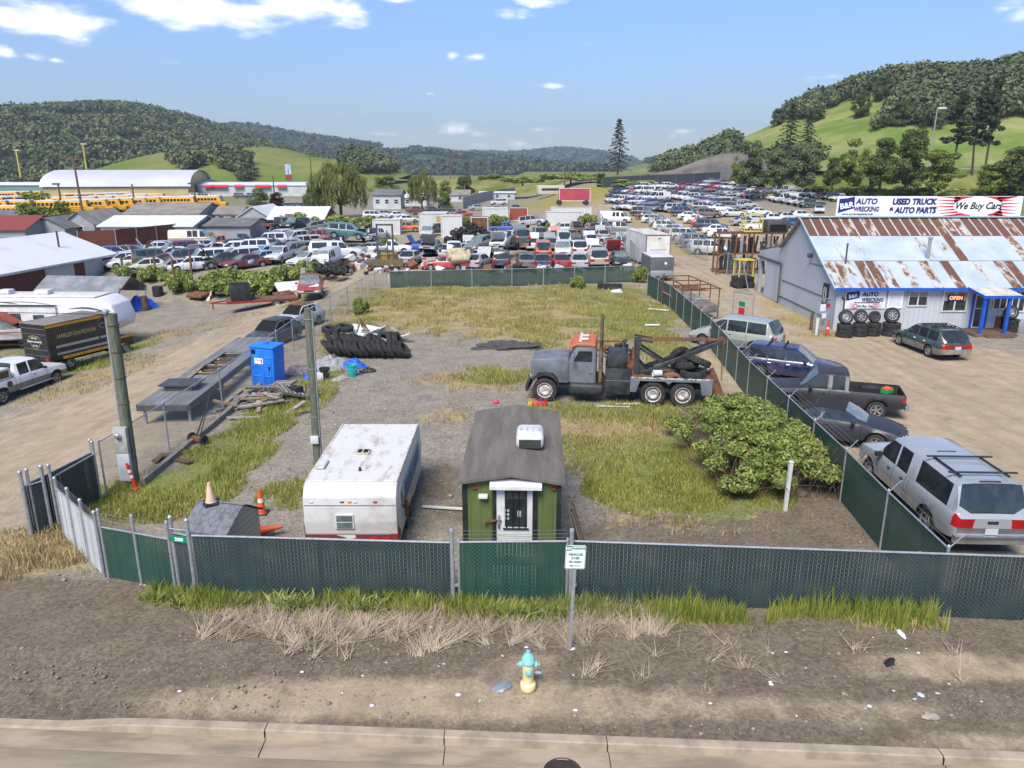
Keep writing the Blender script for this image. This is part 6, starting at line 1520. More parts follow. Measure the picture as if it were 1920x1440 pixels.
t = thing('roof_sign', 'long white roof sign advertising auto wrecking and used truck parts', 'sign', (sx0, YR - .1, ZR + .08)); shop_sign(t, 12.3, 1.28, True)
mb = MB()
for k in range(7): mb.box((.4 + k * 1.9, .35, .4), (.06, .7, .06), rx=-.9)
addp(t, mb, 'brace', M['steel'])
t = thing('wall_sign', 'white wall sign with blue flag emblem left of the notice board', 'sign', (fx_(1583), YF - .06, 1.34)); shop_sign(t, 2.42, 1.12, False)
t = thing('notice_board', 'white printed notice board beside the wall sign', 'notice board', (fx_(1662), YF - .05, 1.36)); mb = MB(); mb.box((.45, 0, .55), (.92, .04, 1.1)); addp(t, mb, 'board', M['sign_white'])
mb = MB()
for k in range(12): mb.box((.45, -.022, .16 + k * .07), (.72, .004, .022))
addp(t, mb, 'print', mat('faint_print', (.5, .48, .5), .6))
ST = [(1583, 632, 3, .40), (1611, 630, 3, .38), (1637, 629, 3, .33), (1669, 629, 3, .43), (1723, 616, 2, .40), (1779, 615, 2, .40), (1892, 622, 3, .40)]
dn = ('first', 'second', 'third', 'fourth', 'fifth', 'sixth', 'seventh')
for i, (px, py, n_, r_) in enumerate(ST):
 q = G(px, py); z = 0
 for k in range(n_):
  h = .26; tyre('%s tyre of the %s stack from the sign along the office wall' % (('bottom', 'middle', 'upper')[k if n_ > 2 else (0, 2)[k]], dn[i]), (q[0] + RU(-.03, .03), q[1], z + h / 2), (0, 0, RR()), r_ * 1.12, h, 'tyres stacked along the office wall'); z += h
 t = thing('wheel', 'wheel standing on top of the %s tyre stack from the sign' % dn[i], 'wheel', (q[0], q[1] + .12, z + r_ * .96), 0, 'wheels shown on the tyre stacks'); t.rotation_euler = (R(-12), 0, 0)
 add_wheel(t, 0, 0, 0, -1, ('steel', 'alloy', 'alloy', 'seven', 'alloy', 'alloy', 'steel')[i], 'tyre_and_rim', .24) if False else None
 ty, ri = wheel_mb(r_ * 1.06, .24, spokes=(5, 6, 5, 8, 5, 5, 6)[i], steel=i in (0, 6)); a = ty.build('tyre', M['rubber'], t); ri.build('rim', [M['alloy'] if i != 2 else M['rim_dark'], M['rim_dark']], a)
q = G(1551, 628)
cone_thing('traffic_cone', 'red and white traffic cone beside the first tyre stack', (q[0], q[1], 0), .9, mat('cone_red', (.65, .05, .02), .5))
q = G(1866, 618); t = thing('barrel', 'rust red barrel beside the blue porch post', 'barrel', (q[0], q[1], 0)); mb = MB(); mb.lathe([(0, .0), (.3, 0), (.31, .3), (.3, .31), (.31, .6), (.3, .85), (.26, .87), (0, .84)], 20); addp(t, mb, 'drum', M['rusty'])
q = G(1912, 622); t = thing('crate', 'grey metal chest at the east end of the office wall', 'chest', (q[0], q[1], 0)); mb = MB(); mb.rbox((0, 0, .35), (.9, .8, .7), .03); addp(t, mb, 'box', M['steel'])
q = G(1536, 628)
t = thing('gate', 'open chain-link gate hung with notices at the office corner', 'gate', (q[0] - .1, q[1] + .6, 0), R(20))
mb = MB(); mb.tube([(0, 0, .1), (0, 0, 2.0), (1.05, 0, 2.0), (1.05, 0, .1), (0, 0, .1)], .035, 8); addp(t, mb, 'frame', M['steel'])
mb = MB(); mb.quad((0, 0, .1), (1.05, 0, .1), (1.05, 0, 2), (0, 0, 2), 0, [(0, 0), (1, 0), (1, 1.9), (0, 1.9)]); addp(t, mb, 'wire_mesh', F_WIRE)
for x, z, s, m_ in ((.45, 1.5, .4, 'sign_white'), (.85, 1.6, .24, 'sign_red'), (.6, 1.0, .3, 'sign_white'), (.55, .6, .3, 'steel')): mb = MB(); mb.box((x, -.04, z), (s, .01, s * 1.05)); addp(t, mb, 'notice', M[m_])
for px, py, lb, m_ in ((1520, 618, 'short weathered timber post by the gravel verge of the office', M['wood_brown']), (1530, 628, 'white striped barrier post at the office gate', M['white_dirty'])):
 q = G(px, py); t = thing('bollard', lb, 'post', q); mb = MB(); mb.cone((0, 0, -.1), (0, 0, 1.0), .09, .09, 12); addp(t, mb, 'shaft', m_)
q0 = G(1372, 604); q1 = G(1388, 610)
t = thing('gate', 'swing gate with stop notice beside the truck rack', 'gate', (q0[0], q0[1], 0), R(-62))
mb = MB(); mb.tube([(0, 0, .1), (0, 0, 2.0), (1.7, 0, 2.0), (1.7, 0, .1), (0, 0, .1)], .035, 8); mb.cone((-.0, 0, 1.5), (-1.2, -2.2, 1.5), .03); addp(t, mb, 'frame', M['steel'])
mb = MB(); mb.quad((0, 0, .1), (1.7, 0, .1), (1.7, 0, 2), (0, 0, 2), 0, [(0, 0), (1.7, 0), (1.7, 1.9), (0, 1.9)]); addp(t, mb, 'wire_mesh', F_WIRE)
mb = MB(); mb.box((.8, -.05, 1.3), (.5, .01, .3)); addp(t, mb, 'green_notice', M['sign_green'])
mb = MB(); mb.box((.8, -.05, .75), (.5, .01, .6)); addp(t, mb, 'red_notice', M['sign_red'])
q = G(1315, 603)
t = thing('truck_rack', 'rusty flat truck body with an overhead pipe rack behind the green fence', 'truck body', (q[0] + .0, q[1] + 3.2, 0), R(96))
mb = MB(); mb.rbox((-1.6, 0, .75), (2.6, 1.8, .5), .12); addp(t, mb, 'cab_shell', mat('rusted_grey', (.12, .10, .09), .8, 0, (.22, .19, .17), scale=3))
mb = MB(); mb.box((1.6, 0, .9), (4.0, 1.9, .08)); addp(t, mb, 'deck', M['wood_grey'])
mb = MB()
for x in (-2.6, -1.0, 1.0, 3.4):
 for y in (-.95, .95): mb.cone((x, y, .2), (x, y, 2.05), .04)
 mb.cone((x, -.95, 2.05), (x, .95, 2.05), .04)
for y in (-.95, .95): mb.cone((-2.8, y, 2.05), (3.6, y, 2.05), .04)
for k in range(6): mb.cone((-.6 + k * .5, -.95, 1.6), (-.6 + k * .5, .95, 1.6), .035)
addp(t, mb, 'pipe_rack', M['rusty'])
q = G(1238, 527)
t = thing('enclosed_trailer', 'dark grey enclosed trailer with a pale front panel at the corner of the lot', 'trailer', (q[0], q[1] + 1.9, 0), R(93))
mb = MB(); mb.rbox((0, 0, 1.15), (3.8, 2.1, 1.9), .10, 3); addp(t, mb, 'body', mat('trailer_charcoal', (.085, .09, .095), .5, 0, (.12, .12, .12)))
mb = MB(); mb.rbox((-.0, 0, 2.09), (3.7, 2.0, .10), .04, 2); addp(t, mb, 'roof', M['white_dirty'])
mb = MB(); mb.rbox((-1.87, 0, .60), (.1, 2.0, .62), .03); addp(t, mb, 'stone_guard', M['steel'])
mb = MB(); mb.lathe([(0, .0), (.12, 0), (.12, .01), (0, .012)], 14, MT((-1.915, -.3, 1.55)) @ MR(R(-90), 4, 'Y')); addp(t, mb, 'emblem', M['sign_white'])
mb = MB(); mb.cone((-1.9, .5, .4), (-2.9, 0, .4), .05); mb.cone((-1.9, -.5, .4), (-2.9, 0, .4), .05); mb.cone((-2.7, 0, 0), (-2.7, 0, .8), .04); addp(t, mb, 'drawbar', M['black'])
for sg in (1, -1): add_wheel(t, 0, sg * 1.0, .33, sg, 'steel')
q = G(1223, 502)
t = thing('box_trailer', 'tall white box trailer body standing behind the grey enclosed trailer', 'trailer', (q[0] + .1, q[1] + 4.2, 0), R(96))
mb = MB(); mb.rbox((0, 0, 1.75), (8.0, 2.45, 2.9), .03, 1); addp(t, mb, 'body', mat('box_white', (.70, .69, .66), .5, 0, (.60, .57, .52), scale=.9))
mb = MB(); mb.box((0, 0, 3.22), (8.06, 2.5, .05)); addp(t, mb, 'roof', mat('box_roof', (.62, .59, .53), .7, 0, (.40, .36, .30), scale=1.5))
mb = MB()
for y in (-1.22, 1.22): mb.box((-4.01, y, 1.75), (.05, .09, 2.95))
mb.box((-4.01, 0, 3.18), (.05, 2.5, .1)); mb.box((-4.01, 0, .33), (.05, 2.5, .1)); addp(t, mb, 'edge_trim', mat('trim_brown', (.16, .14, .12), .6))
mb = MB(); mb.box((-4.02, .0, 1.75), (.02, 1.6, .02)); mb.box((-4.03, -.1, 2.85), (.02, .3, .06)); mb.box((-4.03, .9, .75), (.01, .3, .3), rx=R(45)); addp(t, mb, 'front_details', M['rim_dark'])
for sg in (1, -1):
 for x in (1.8, 2.8): add_wheel(t, x, sg * 1.1, .48, sg, 'steel')
q = G(1420, 500)
RK = thing('parts_rack', 'long steel rack crammed with dark exhaust pipes beside the office', 'rack', (0, 0, 0))
y_ = 70.0; xa_ = AT(1345, 490, y_)[0]; xb_ = AT(1475, 490, y_)[0]
mb = MB()
for k in range(5):
 x = xa_ + (xb_ - xa_) * k / 4
 for dy in (0, 1.4): mb.box((x, y_ + dy, 1.9), (.14, .14, 3.8))
for z in (.3, 1.9, 3.75):
 for dy in (0, 1.4): mb.box(((xa_ + xb_) / 2, y_ + dy, z), (xb_ - xa_ + .4, .12, .14))
addp(RK, mb, 'frame', M['rusty'])
mb = MB()
for k in range(90):
 x = RU(xa_ + .1, xb_ - .1); z = random.choice((.35, 1.95)); h = RU(.8, 1.6); mb.box((x, y_ + RU(.1, 1.2), z + h / 2), (RU(.06, .3), RU(.06, .25), h), rx=RU(-.2, .2), ry=RU(-.2, .2), mi=random.choice((0, 0, 0, 1, 2)))
o = addp(RK, mb, 'stored_pipes', [M['black'], M['steel'], M['rusty']]); o['kind'] = 'stuff'
q = AT(1408, 452, 70.6)
t = thing('cage', 'yellow tubular cage standing on top of the parts rack', 'cage', (q[0], 70.6, 3.85)); ylw = mat('cage_yellow', (.62, .50, .08), .5)
mb = MB()
for x in (-.8, .8):
 for y in (-.4, .4): mb.cone((x, y, 0), (x, y, 1.5), .05)
for z in (.05, .75, 1.5): mb.tube([(-.8, -.4, z), (.8, -.4, z), (.8, .4, z), (-.8, .4, z), (-.8, -.4, z)], .05, 6)
addp(t, mb, 'tubing', ylw)
q = AT(1452, 452, 70.6); t = thing('truck_canopy', 'black truck bed canopy stored on top of the parts rack', 'canopy', (q[0], 70.6, 3.85)); mb = MB(); mb.rbox((0, 0, .55), (2.0, 1.4, 1.1), .1); addp(t, mb, 'shell', M['rim_dark']); mb = MB(); mb.box((0, -.705, .4), (1.5, .02, .6)); addp(t, mb, 'opening', M['dark'])
q = G(1405, 545)
t = thing('forklift_cab', 'yellow and black machine cab beside the sliding door of the office', 'forklift', (19.0, 61.5, 0), R(10))
mb = MB(); mb.rbox((0, 0, .6), (1.5, 1.2, .8), .08); addp(t, mb, 'body', M['black'])
mb = MB()
for x in (-.6, .6):
 for y in (-.5, .5): mb.cone((x, y, .9), (x, y, 2.3), .06)
mb.box((0, 0, 2.33), (1.4, 1.2, .08)); addp(t, mb, 'cage', ylw)
for x in (-.5, .5):
 mb = MB(); mb.cone((x, -.65, .3), (x, .65, .3), .3, .3, 14); addp(t, mb, 'wheels', M['rubber'])
t = thing('ladder', 'aluminium step ladder leaning beside the office barn door', 'ladder', (18.95, 59.6, 0), R(80)); t.rotation_euler = (R(-14), 0, R(80))
mb = MB()
for x in (-.22, .22): mb.box((x, 0, 1.2), (.05, .04, 2.5))
for k in range(7): mb.box((0, 0, .3 + k * .33), (.42, .05, .03))
addp(t, mb, 'ladder_frame', M['steel'])
ca = [G(x, y)[:2] for x, y in ((1393, 533), (1349, 508), (1349, 497))]
fence('chain_link_fence', 'short chain-link fence on a kerb beside the office barn door', ca, 2.0, F_WIRE, step=2.6, panel='wire_mesh', post_r=.05)
def PX(x, y, z):
 f = y * math.cos(PIT) - (z - CH) * math.sin(PIT); return 960 + FPX * x / f
def gz(x, y): return float(terr(x, y))
red = stripes_mat('red_cladding', (.15, .035, .028), (.08, .02, .016), 'X', .3, .14, .6, dirt=(.11, .03, .025), dscale=.5)
tin = stripes_mat('white_tin_roof', (.62, .63, .65), (.50, .51, .53), 'X', 1.0, .06, .5, dirt=(.50, .49, .47), dscale=.35, dlo=.5, dhi=.8)
bx, by, bz = -40.6, 76.0, -2.3
ba = math.atan2(61.5 - 76, -42 + 40.6)
RB = thing('workshop', 'dark red workshop with a white metal roof and two pale garage doors', 'building', (bx, by, bz), ba)
def s_at(px, z=1.0):
 best = min((abs(PX(bx + math.cos(ba) * s, by + math.sin(ba) * s, bz + z) - px), s) for s in [k * .1 for k in range(0, 320)]); return best[1]
mb = MB(); mb.prof([(0, 0), (0, 3.7), (-5, 5.6), (-10, 3.7), (-10, 0)], -.0, 34, 0, axis='x'); addp(RB, mb, 'wall', red, smooth=0)
mb = MB()
for y0, y1 in ((.6, -5), (-5, -10.6)):
 z0 = 3.70 - .23 if y0 > 0 else 5.62; z1 = 5.62 if y1 == -5 else 3.47
 mb.add([(-.5, y0, z0 + .06), (34.5, y0, z0 + .06), (34.5, y1, z1 + .06), (-.5, y1, z1 + .06), (-.5, y0, z0 - .08), (34.5, y0, z0 - .08), (-.5, y1, z1 - .06)], [(0, 3, 2, 1), (0, 1, 5, 4), (0, 4, 6, 3)])
addp(RB, mb, 'roof', tin, smooth=0)
mb = MB(); mb.box((17, .62, 3.44), (35, .06, .2)); mb.box((.1, .05, 1.8), (.25, .14, 3.6)); addp(RB, mb, 'white_trim', M['white'])
for a, b_ in ((1.5, 4.0), (5.9, 9.4)):
 mb = MB(); mb.box(((a + b_) / 2, .04, 1.55), (b_ - a + .3, .1, 3.3)); o = addp(RB, mb, 'garage_door', M['white'])
 mb = MB(); mb.box(((a + b_) / 2, .10, 1.5), (b_ - a, .04, 3.0)); addp(o, mb, 'shutter', stripes_mat('shutter_pale', (.50, .50, .47), (.36, .36, .34), 'Z', .5, .06))
mb = MB(); mb.cone((4.2, -2.2, 4.4), (4.2, -2.2, 6.1), .09); addp(RB, mb, 'vent_pipe', M['rim_dark'])
B1 = G(277, 577); A1 = G(230, 592)
tx_ = (A1[0] + B1[0]) / 2; ty_ = (A1[1] + B1[1]) / 2; ta = math.atan2(B1[1] - A1[1], B1[0] - A1[0]) + R(90); hw = math.hypot(B1[0] - A1[0], B1[1] - A1[1]) / 2
TN = thing('canopy_tent', 'grey fabric carport tent pitched in front of the red workshop', 'tent', (tx_, ty_, gz(tx_, ty_)), ta)
mb = MB(); Lt = 7.6
for y0, z0, y1, z1 in ((hw + .2, 1.9, 0, 3.0), (0, 3.0, -hw - .2, 1.9)): mb.quad((0, y0, z0), (0, y1, z1), (Lt, y1, z1), (Lt, y0, z0)); mb.quad((0, y0, z0 - .03), (Lt, y0, z0 - .03), (Lt, y1, z1 - .03), (0, y1, z1 - .03))
for y in (hw + .2, -hw - .2): mb.quad((0, y, 1.9), (Lt, y, 1.9), (Lt, y * 1.01, 1.5), (0, y * 1.01, 1.5))
addp(TN, mb, 'roof_cover', mat('tent_grey', (.15, .16, .17), .7, 0, (.25, .26, .27), scale=.8), smooth=0)
for x in (0, Lt / 2, Lt):
 for y in (hw, -hw): mb = MB(); mb.cone((x, y, 0), (x, y, 1.9), .04); addp(TN, mb, 'leg', M['white'])
mb = MB()
for y in (hw + .2, -hw - .2): mb.cone((-.02, y, 1.9), (-.02, 0, 3.02), .05)
mb.cone((0, -hw, 2.2), (0, hw, 2.2), .035); addp(TN, mb, 'gable_frame', M['rusty'])
q = G(262, 577); tarp('bright blue tarp spread under the grey tent', 262, 579, 1.6, .9, 1.3, mat('bright_tarp', (.02, .16, .75), .5, 0, (.015, .11, .55), scale=4), 33)
q = G(273, 582); t = thing('stump', 'dark upright timber stump in front of the blue tarp', 'stump', q); mb = MB(); mb.cone((0, 0, 0), (0, 0, 1.25), .3, .26, 10); addp(t, mb, 'log', M['wood_brown'])
RV = thing('travel_trailer', 'large white fifth wheel travel trailer with grey swirls behind the black box truck', 'travel trailer', (-31.2, 50.4, gz(-31.2, 50.4)), R(-1))
mb = MB(); mb.prof([(-4.8, .75), (2.2, .75), (2.5, 1.35), (4.7, 1.35), (4.95, 1.9), (4.6, 3.0), (3.9, 3.45), (-4.6, 3.5), (-4.8, 3.35)], -1.22, 1.22, .10, 3); addp(RV, mb, 'body', mat('rv_white', (.72, .72, .72), .35, 0, (.64, .64, .63), coat=.3), smooth=45)
mb = MB(); mb.rbox((-.5, .0, 3.52), (8.0, 2.3, .06), .02); addp(RV, mb, 'roof', mat('rv_roof', (.62, .60, .57), .7, 0, (.52, .49, .45)))
for x, s in ((-.6, .95), (-3.2, .8)): mb = MB(); mb.rbox((x, .1, 3.70), (s, .75, .32), .1); addp(RV, mb, 'roof_vent', M['white'])
mb = MB(); mb.rbox((-1.4, -1.28, 2.15), (4.6, .2, 1.85), .03); sd_ = addp(RV, mb, 'slide_out', M['white'])
for x, w_, h in ((-2.2, 1.4, .95), (-.3, .75, .75)): mb = MB(); mb.rbox((x, -1.39, 2.0), (w_, .03, h), .05); addp(sd_, mb, 'window', M['glass'])
for x, w_ in ((-4.2, .7), (2.4, .4)): mb = MB(); mb.rbox((x, -1.225, 2.15), (w_, .03, .5), .05); addp(RV, mb, 'window', M['glass'])
mb = MB()
for x0, x1, z0, z1, th in ((-4.6, -1.0, 3.1, 2.95, .10), (-3.2, 1.5, 3.2, 2.9, .06), (1.6, 4.4, 2.75, 2.5, .14), (2.6, 4.6, 2.2, 2.6, .10)):
 n = 8
 for k in range(n):
  u0, u1 = k / n, (k + 1) / n; f = lambda u: (x0 + (x1 - x0) * u, z0 + (z1 - z0) * u + .12 * math.sin(u * 3)); p, q2 = f(u0), f(u1); a, b_ = th * math.sin(math.pi * u0), th * math.sin(math.pi * u1)
  mb.add([(p[0], -1.229, p[1]), (q2[0], -1.229, q2[1]), (q2[0], -1.229, q2[1] + b_), (p[0], -1.229, p[1] + a)], [(0, 1, 2, 3)])
addp(RV, mb, 'swirl_graphics', mat('swirl', (.14, .13, .16), .4), smooth=0)
mb = MB(); mb.box((-1.4, -1.42, 3.02), (4.6, .06, .1)); addp(RV, mb, 'awning', M['rim_dark'])
for x in (-1.9, -.9):
 for sg in (1, -1): add_wheel(RV, x, sg * 1.1, .38, sg, 'steel')
pR = G(200, 679); pF = G(261, 654); ha = math.atan2(pF[1] - pR[1], pF[0] - pR[0]); ha = max(R(28), min(R(60), ha)) + R(8)
BT = thing('box_truck', 'black box truck with orange stripes and a shield emblem on its rear door', 'truck', (pR[0] - math.sin(ha) * 1.0 - 1.5, pR[1] + math.cos(ha) * 1.0 - 1.2, pR[2] - .1), ha); BT.scale = (.9, .92, .92)
blk = mat('truck_black', (.012, .012, .013), .35, 0, (.022, .022, .022), coat=.4); org = mat('stripe_orange', (.62, .30, .02), .45)
mb = MB(); mb.rbox((.9, 0, 1.95), (4.6, 2.3, 2.35), .03, 1); bd = addp(BT, mb, 'box_body', blk)
mb = MB(); mb.rbox((.9, 0, 3.14), (4.66, 2.36, .06), .02); addp(BT, mb, 'roof', mat('dirty_roof', (.15, .13, .115), .8, 0, (.24, .22, .20), scale=1.5, stretch=(.4, 2, 1)))
mb = MB(); mb.prof([(3.2, .55), (3.2, 2.15), (3.75, 2.1), (4.25, 1.45), (5.2, 1.25), (5.3, 1.1), (5.3, .55)], -.98, .98, .07, 2); addp(BT, mb, 'cab', blk, smooth=40)
mb = MB()
for sg in (1, -1): mb.prof([(3.35, 1.45), (3.35, 2.0), (3.72, 2.0), (4.12, 1.45)], sg * .985, sg * .992, 0)
addp(BT, mb, 'side_window', M['glass'], smooth=0)
mb = MB(); mb.add([(3.80, .85, 2.08), (3.80, -.85, 2.08), (4.27, -.85, 1.47), (4.27, .85, 1.47)], [(0, 1, 2, 3)]); addp(BT, mb, 'windshield', M['glass'])
mb = MB()
for sg in (1, -1):
 mb.box((.9, sg * 1.155, 3.0), (4.58, .02, .17)); mb.box((1.3, sg * 1.156, .86), (3.6, .02, .18)); mb.box((4.6, sg * .99, 1.24), (1.3, .02, .14)); mb.box((4.0, sg * .99, .72), (1.0, .02, .14))
addp(BT, mb, 'orange_stripes', org)
mb = MB()
for sg in (1, -1):
 mb.box((1.1, sg * 1.157, 1.62), (3.9, .02, .16)); mb.box((1.1, sg * 1.157, 1.16), (3.9, .02, .14))
addp(BT, mb, 'silver_stripes', M['steel'])
def shield(mb, s):
 out = [(-.45, .30), (-.30, .36), (-.12, .34), (0, .42), (.12, .34), (.30, .36), (.45, .30), (.45, .12), (.62, .12), (.62, -.12), (.44, -.12), (.30, -.32), (0, -.50), (-.30, -.32), (-.44, -.12), (-.62, -.12), (-.62, .12), (-.45, .12)]
 mb.add([(x * s, -.006, z * s) for x, z in out], [tuple(range(len(out)))], 0); mb.add([(x * s * .92, -.012, z * s * .9) for x, z in out], [tuple(range(len(out)))], 1)
 mb.box((0, -.015, 0), (1.14 * s, .006, .20 * s), mi=1)
gold = mat('emblem_gold', (.45, .36, .16), .5)
Mr = MT((-1.41, 0, 2.0)) @ MR(R(-90), 4, 'Z')
mb = MB(); mb.M = Mr; shield(mb, 1.05); o = addp(bd, mb, 'shield_emblem', [gold, blk], smooth=0)
q = text_mb('HARLEY-DAVIDSON', .145, .002, .003); mb = MB(); mb.M = Mr @ MT((0, -.022, -.05)); mb.merge(q, 0); q = text_mb('MOTOR', .15, .002, .002); mb.M = Mr @ MT((0, -.016, .17)); mb.merge(q, 0); q = text_mb('CYCLES', .13, .002, .002); mb.M = Mr @ MT((0, -.016, -.30)); mb.merge(q, 0); addp(o, mb, 'lettering', M['sign_white'], smooth=0)
Ms = MT((.75, -1.165, 2.15)); q = text_mb('HARLEY-DAVIDSON', .36, .002, .006, 0, .9); mb = MB(); mb.M = Ms; mb.merge(q, 0); addp(bd, mb, 'side_lettering', gold, smooth=0)
mb = MB(); mb.M = MT((2.75, -1.16, 2.4)); shield(mb, .42); addp(bd, mb, 'side_emblem', [M['sign_white'], blk], smooth=0)
mb = MB()
for z in (1.1, 1.5, 2.5, 2.85): mb.box((-1.405, 0, z), (.012, 2.2, .015))
addp(bd, mb, 'rear_door_seams', M['steel'])
mb = MB(); mb.rbox((-1.5, 0, .62), (.25, 2.1, .16), .03); addp(BT, mb, 'bumper', M['steel'])
for y in (-.85, .85): mb = MB(); mb.box((-1.41, y, .9), (.03, .35, .16)); addp(BT, mb, 'tail_light', M['red_lens'])
mb = MB(); mb.box((1.7, 0, .6), (6.4, .9, .3)); addp(BT, mb, 'chassis', M['dark'])
for sg in (1, -1): add_wheel(BT, 0, sg * .93, .40, sg, 'steel', wdt=.35); add_wheel(BT, 4.55, sg * .9, .40, sg, 'steel')
q = G(45, 668)
BO = thing('boat', 'white speedboat with a rust red canvas top on the far left', 'boat', (q[0] - 2.0, q[1] + 2.2, q[2] + .25), R(6))
mb = MB(); rows = []
for x, w_, z0, z1 in ((-3, 1.1, .35, 1.15), (-2, 1.15, .3, 1.18), (0, 1.15, .28, 1.22), (1.4, .95, .32, 1.30), (2.4, .6, .5, 1.38), (3.1, .12, .95, 1.45)):
 rows.append([(x, -w_, z1), (x, -w_ * .86, z0 + .3), (x, 0, z0), (x, w_ * .86, z0 + .3), (x, w_, z1)])
for a, b_ in zip(rows[:-1], rows[1:]):
 for k in range(4): mb.quad(a[k], b[k] if False else b_[k], b_[k + 1], a[k + 1])
 mb.quad(a[0], a[4], b_[4], b_[0])
mb.add(rows[0], [(4, 3, 2, 1, 0)]); addp(BO, mb, 'hull', M['white'], smooth=50)
canv = mat('red_canvas', (.27, .075, .05), .85, 0, (.20, .055, .04), scale=2)
mb = MB(); mb.prof([(-2.6, 1.2), (-2.3, 2.2), (-1.2, 2.42), (.1, 2.3), (1.1, 1.7), (.6, 1.55), (-.4, 2.05), (-1.9, 2.0), (-2.2, 1.2)], -1.0, 1.0, .05, 2); addp(BO, mb, 'canvas_top', canv)
mb = MB(); mb.prof([(-1.6, 1.2), (-1.5, 1.95), (-.2, 2.0), (.5, 1.6), (.9, 1.25)], -.95, .95, .02, 1); addp(BO, mb, 'windshield', M['glass_pale'])
mb = MB(); mb.rbox((1.4, 0, 1.36), (1.4, 1.2, .12), .05); mb.box((-.5, -1.16, 1.08), (5, .02, .07)); addp(BO, mb, 'red_deck', canv)
mb = MB(); mb.box((0, 0, .12), (5, .9, .12)); mb.cone((2, 0, .1), (4, 0, .1), .05); addp(BO, mb, 'trailer_frame', M['rusty'])
for sg in (1, -1): add_wheel(BO, -1, sg * .95, .28, sg, 'steel')
q = G(75, 672); t = thing('crate', 'brown wooden chest with a white lid between boat and white pickup', 'chest', (q[0], q[1] + .6, q[2]), R(20)); mb = MB(); mb.rbox((0, 0, .45), (1.3, .9, .9), .02); addp(t, mb, 'box', mat('chest_brown', (.16, .06, .03), .7)); mb = MB(); mb.rbox((0, 0, .93), (1.4, 1.0, .08), .02); addp(t, mb, 'lid', M['white'])
q = G(452, 586)
t = thing('flatbed_trailer', 'red tandem axle flatbed trailer on the gravel drive', 'trailer', (q[0] + 1.2, q[1] + 1.6, gz(q[0] + 1.2, q[1] + 1.6)), R(22))
mb = MB(); mb.box((0, 0, .62), (5.2, 2.0, .07)); addp(t, mb, 'deck', M['wood_brown'])
mb = MB()
for y in (-1.0, 1.0): mb.box((0, y, .58), (5.3, .08, .18))
mb.box((2.65, 0, .58), (.08, 2.0, .18)); mb.box((-2.65, 0, .58), (.08, 2.0, .18)); mb.cone((-2.6, .8, .5), (-3.9, 0, .5), .05); mb.cone((-2.6, -.8, .5), (-3.9, 0, .5), .05); mb.cone((-3.7, 0, 0), (-3.7, 0, .6), .05); addp(t, mb, 'frame', mat('trailer_red', (.32, .03, .02), .5))
for x in (1.0, 1.8):
 for sg in (1, -1): add_wheel(t, x, sg * 1.12, .34, sg, 'steel')
t2 = thing('bin', 'large black open bin standing on the red flatbed trailer', 'bin', t.matrix_basis @ Vector((-1.6, -.1, .66)), R(22)); mb = MB(); mb.rbox((0, 0, .62), (1.5, 1.8, 1.24), .04); addp(t2, mb, 'tub', M['black']); mb = MB(); mb.box((0, 0, 1.245), (1.38, 1.68, .02)); addp(t2, mb, 'opening', M['dark'])
for i, (px, py, lb, m_, s, rx) in enumerate(((372, 562, 'burnt orange scrap hood in the brambles by the drive', M['rusty'], (1.8, 1.2, .3), .2), (395, 560, 'red and white scrap panel propped beside the brambles', mat('panel_rw', (.4, .04, .03), .6, 0, (.6, .6, .58), scale=3, lo=.45, hi=.5), (.3, 2.2, .08), .7), (430, 553, 'pile of grey scrap metal behind the flatbed trailer', M['steel'], (2.4, 1.0, .5), .1), (545, 548, 'white curved fibreglass shell lying on the bramble bank', M['white'], (2.4, 1.5, .35), .45), (532, 560, 'rusty orange scrap sheet below the white shell', M['rusty'], (1.8, .7, .15), .3))):
 q = G(px, py); t = thing('scrap_sheet', lb, 'scrap', (q[0], q[1], q[2] + .45), R(-25 + i * 20)); mb = MB(); mb.rbox((0, 0, 0), s, .12, 3, rx=rx); addp(t, mb, 'panel', m_)
for i, (px, py, h) in enumerate(((232, 518, 1.9), (293, 520, 2.0), (329, 545, 3.0), (360, 515, 2.2))):
 q = G(px, py); t = thing('fence_post', 'rusty steel fence post in the brambles, %s from the red workshop' % dn[i], 'post', q); mb = MB(); mb.box((0, 0, h / 2), (.16, .16, h)); addp(t, mb, 'post', M['rusty'])
q = G(572, 548); t = thing('post', 'thick grey concrete post at the corner of the bramble bank', 'post', q); mb = MB(); mb.rbox((0, 0, 1.0), (.45, .35, 2.2), .06); addp(t, mb, 'shaft', M['concrete'])
q = G(297, 555); tyre('tyre stack standing by the brambles beside the tent', (q[0], q[1], q[2] + .45), (0, 0, 0), .45, .9)
t = thing('decked_trailer', 'long grey decked trailer frame standing outside the west fence', 'trailer frame', (-13.35, 27.2, -.1), R(91.5))
mb = MB()
for k in range(14):
 for y in (-.75, -.25, .25, .75):
  if 5 <= k <= 9 and abs(y) < .5: continue
  mb.box((k * .85 + .42, y, .86), (.83, .485, .06))
addp(t, mb, 'deck', mat('deck_grey', (.20, .20, .205), .8, 0, (.13, .13, .13), scale=1.5, stretch=(.4, 3, 1)), smooth=0)
mb = MB()
for y in (-.98, .98): mb.box((6, y, .74), (12, .07, .26))
for k in range(11): mb.box((k * 1.2, 0, .72), (.08, 1.9, .2))
addp(t, mb, 'frame', M['rim_dark'])
mb = MB()
for k in range(5): mb.box((4.6 + k * .75, 0, .78), (.14, .95, .1))
addp(t, mb, 'joists', M['wood_brown'])
for x in (.3, 4, 8, 11.5):
 for y in (-.85, .85): mb = MB(); mb.cone((x, y, 0), (x, y, .7), .06); addp(t, mb, 'leg', M['steel'])
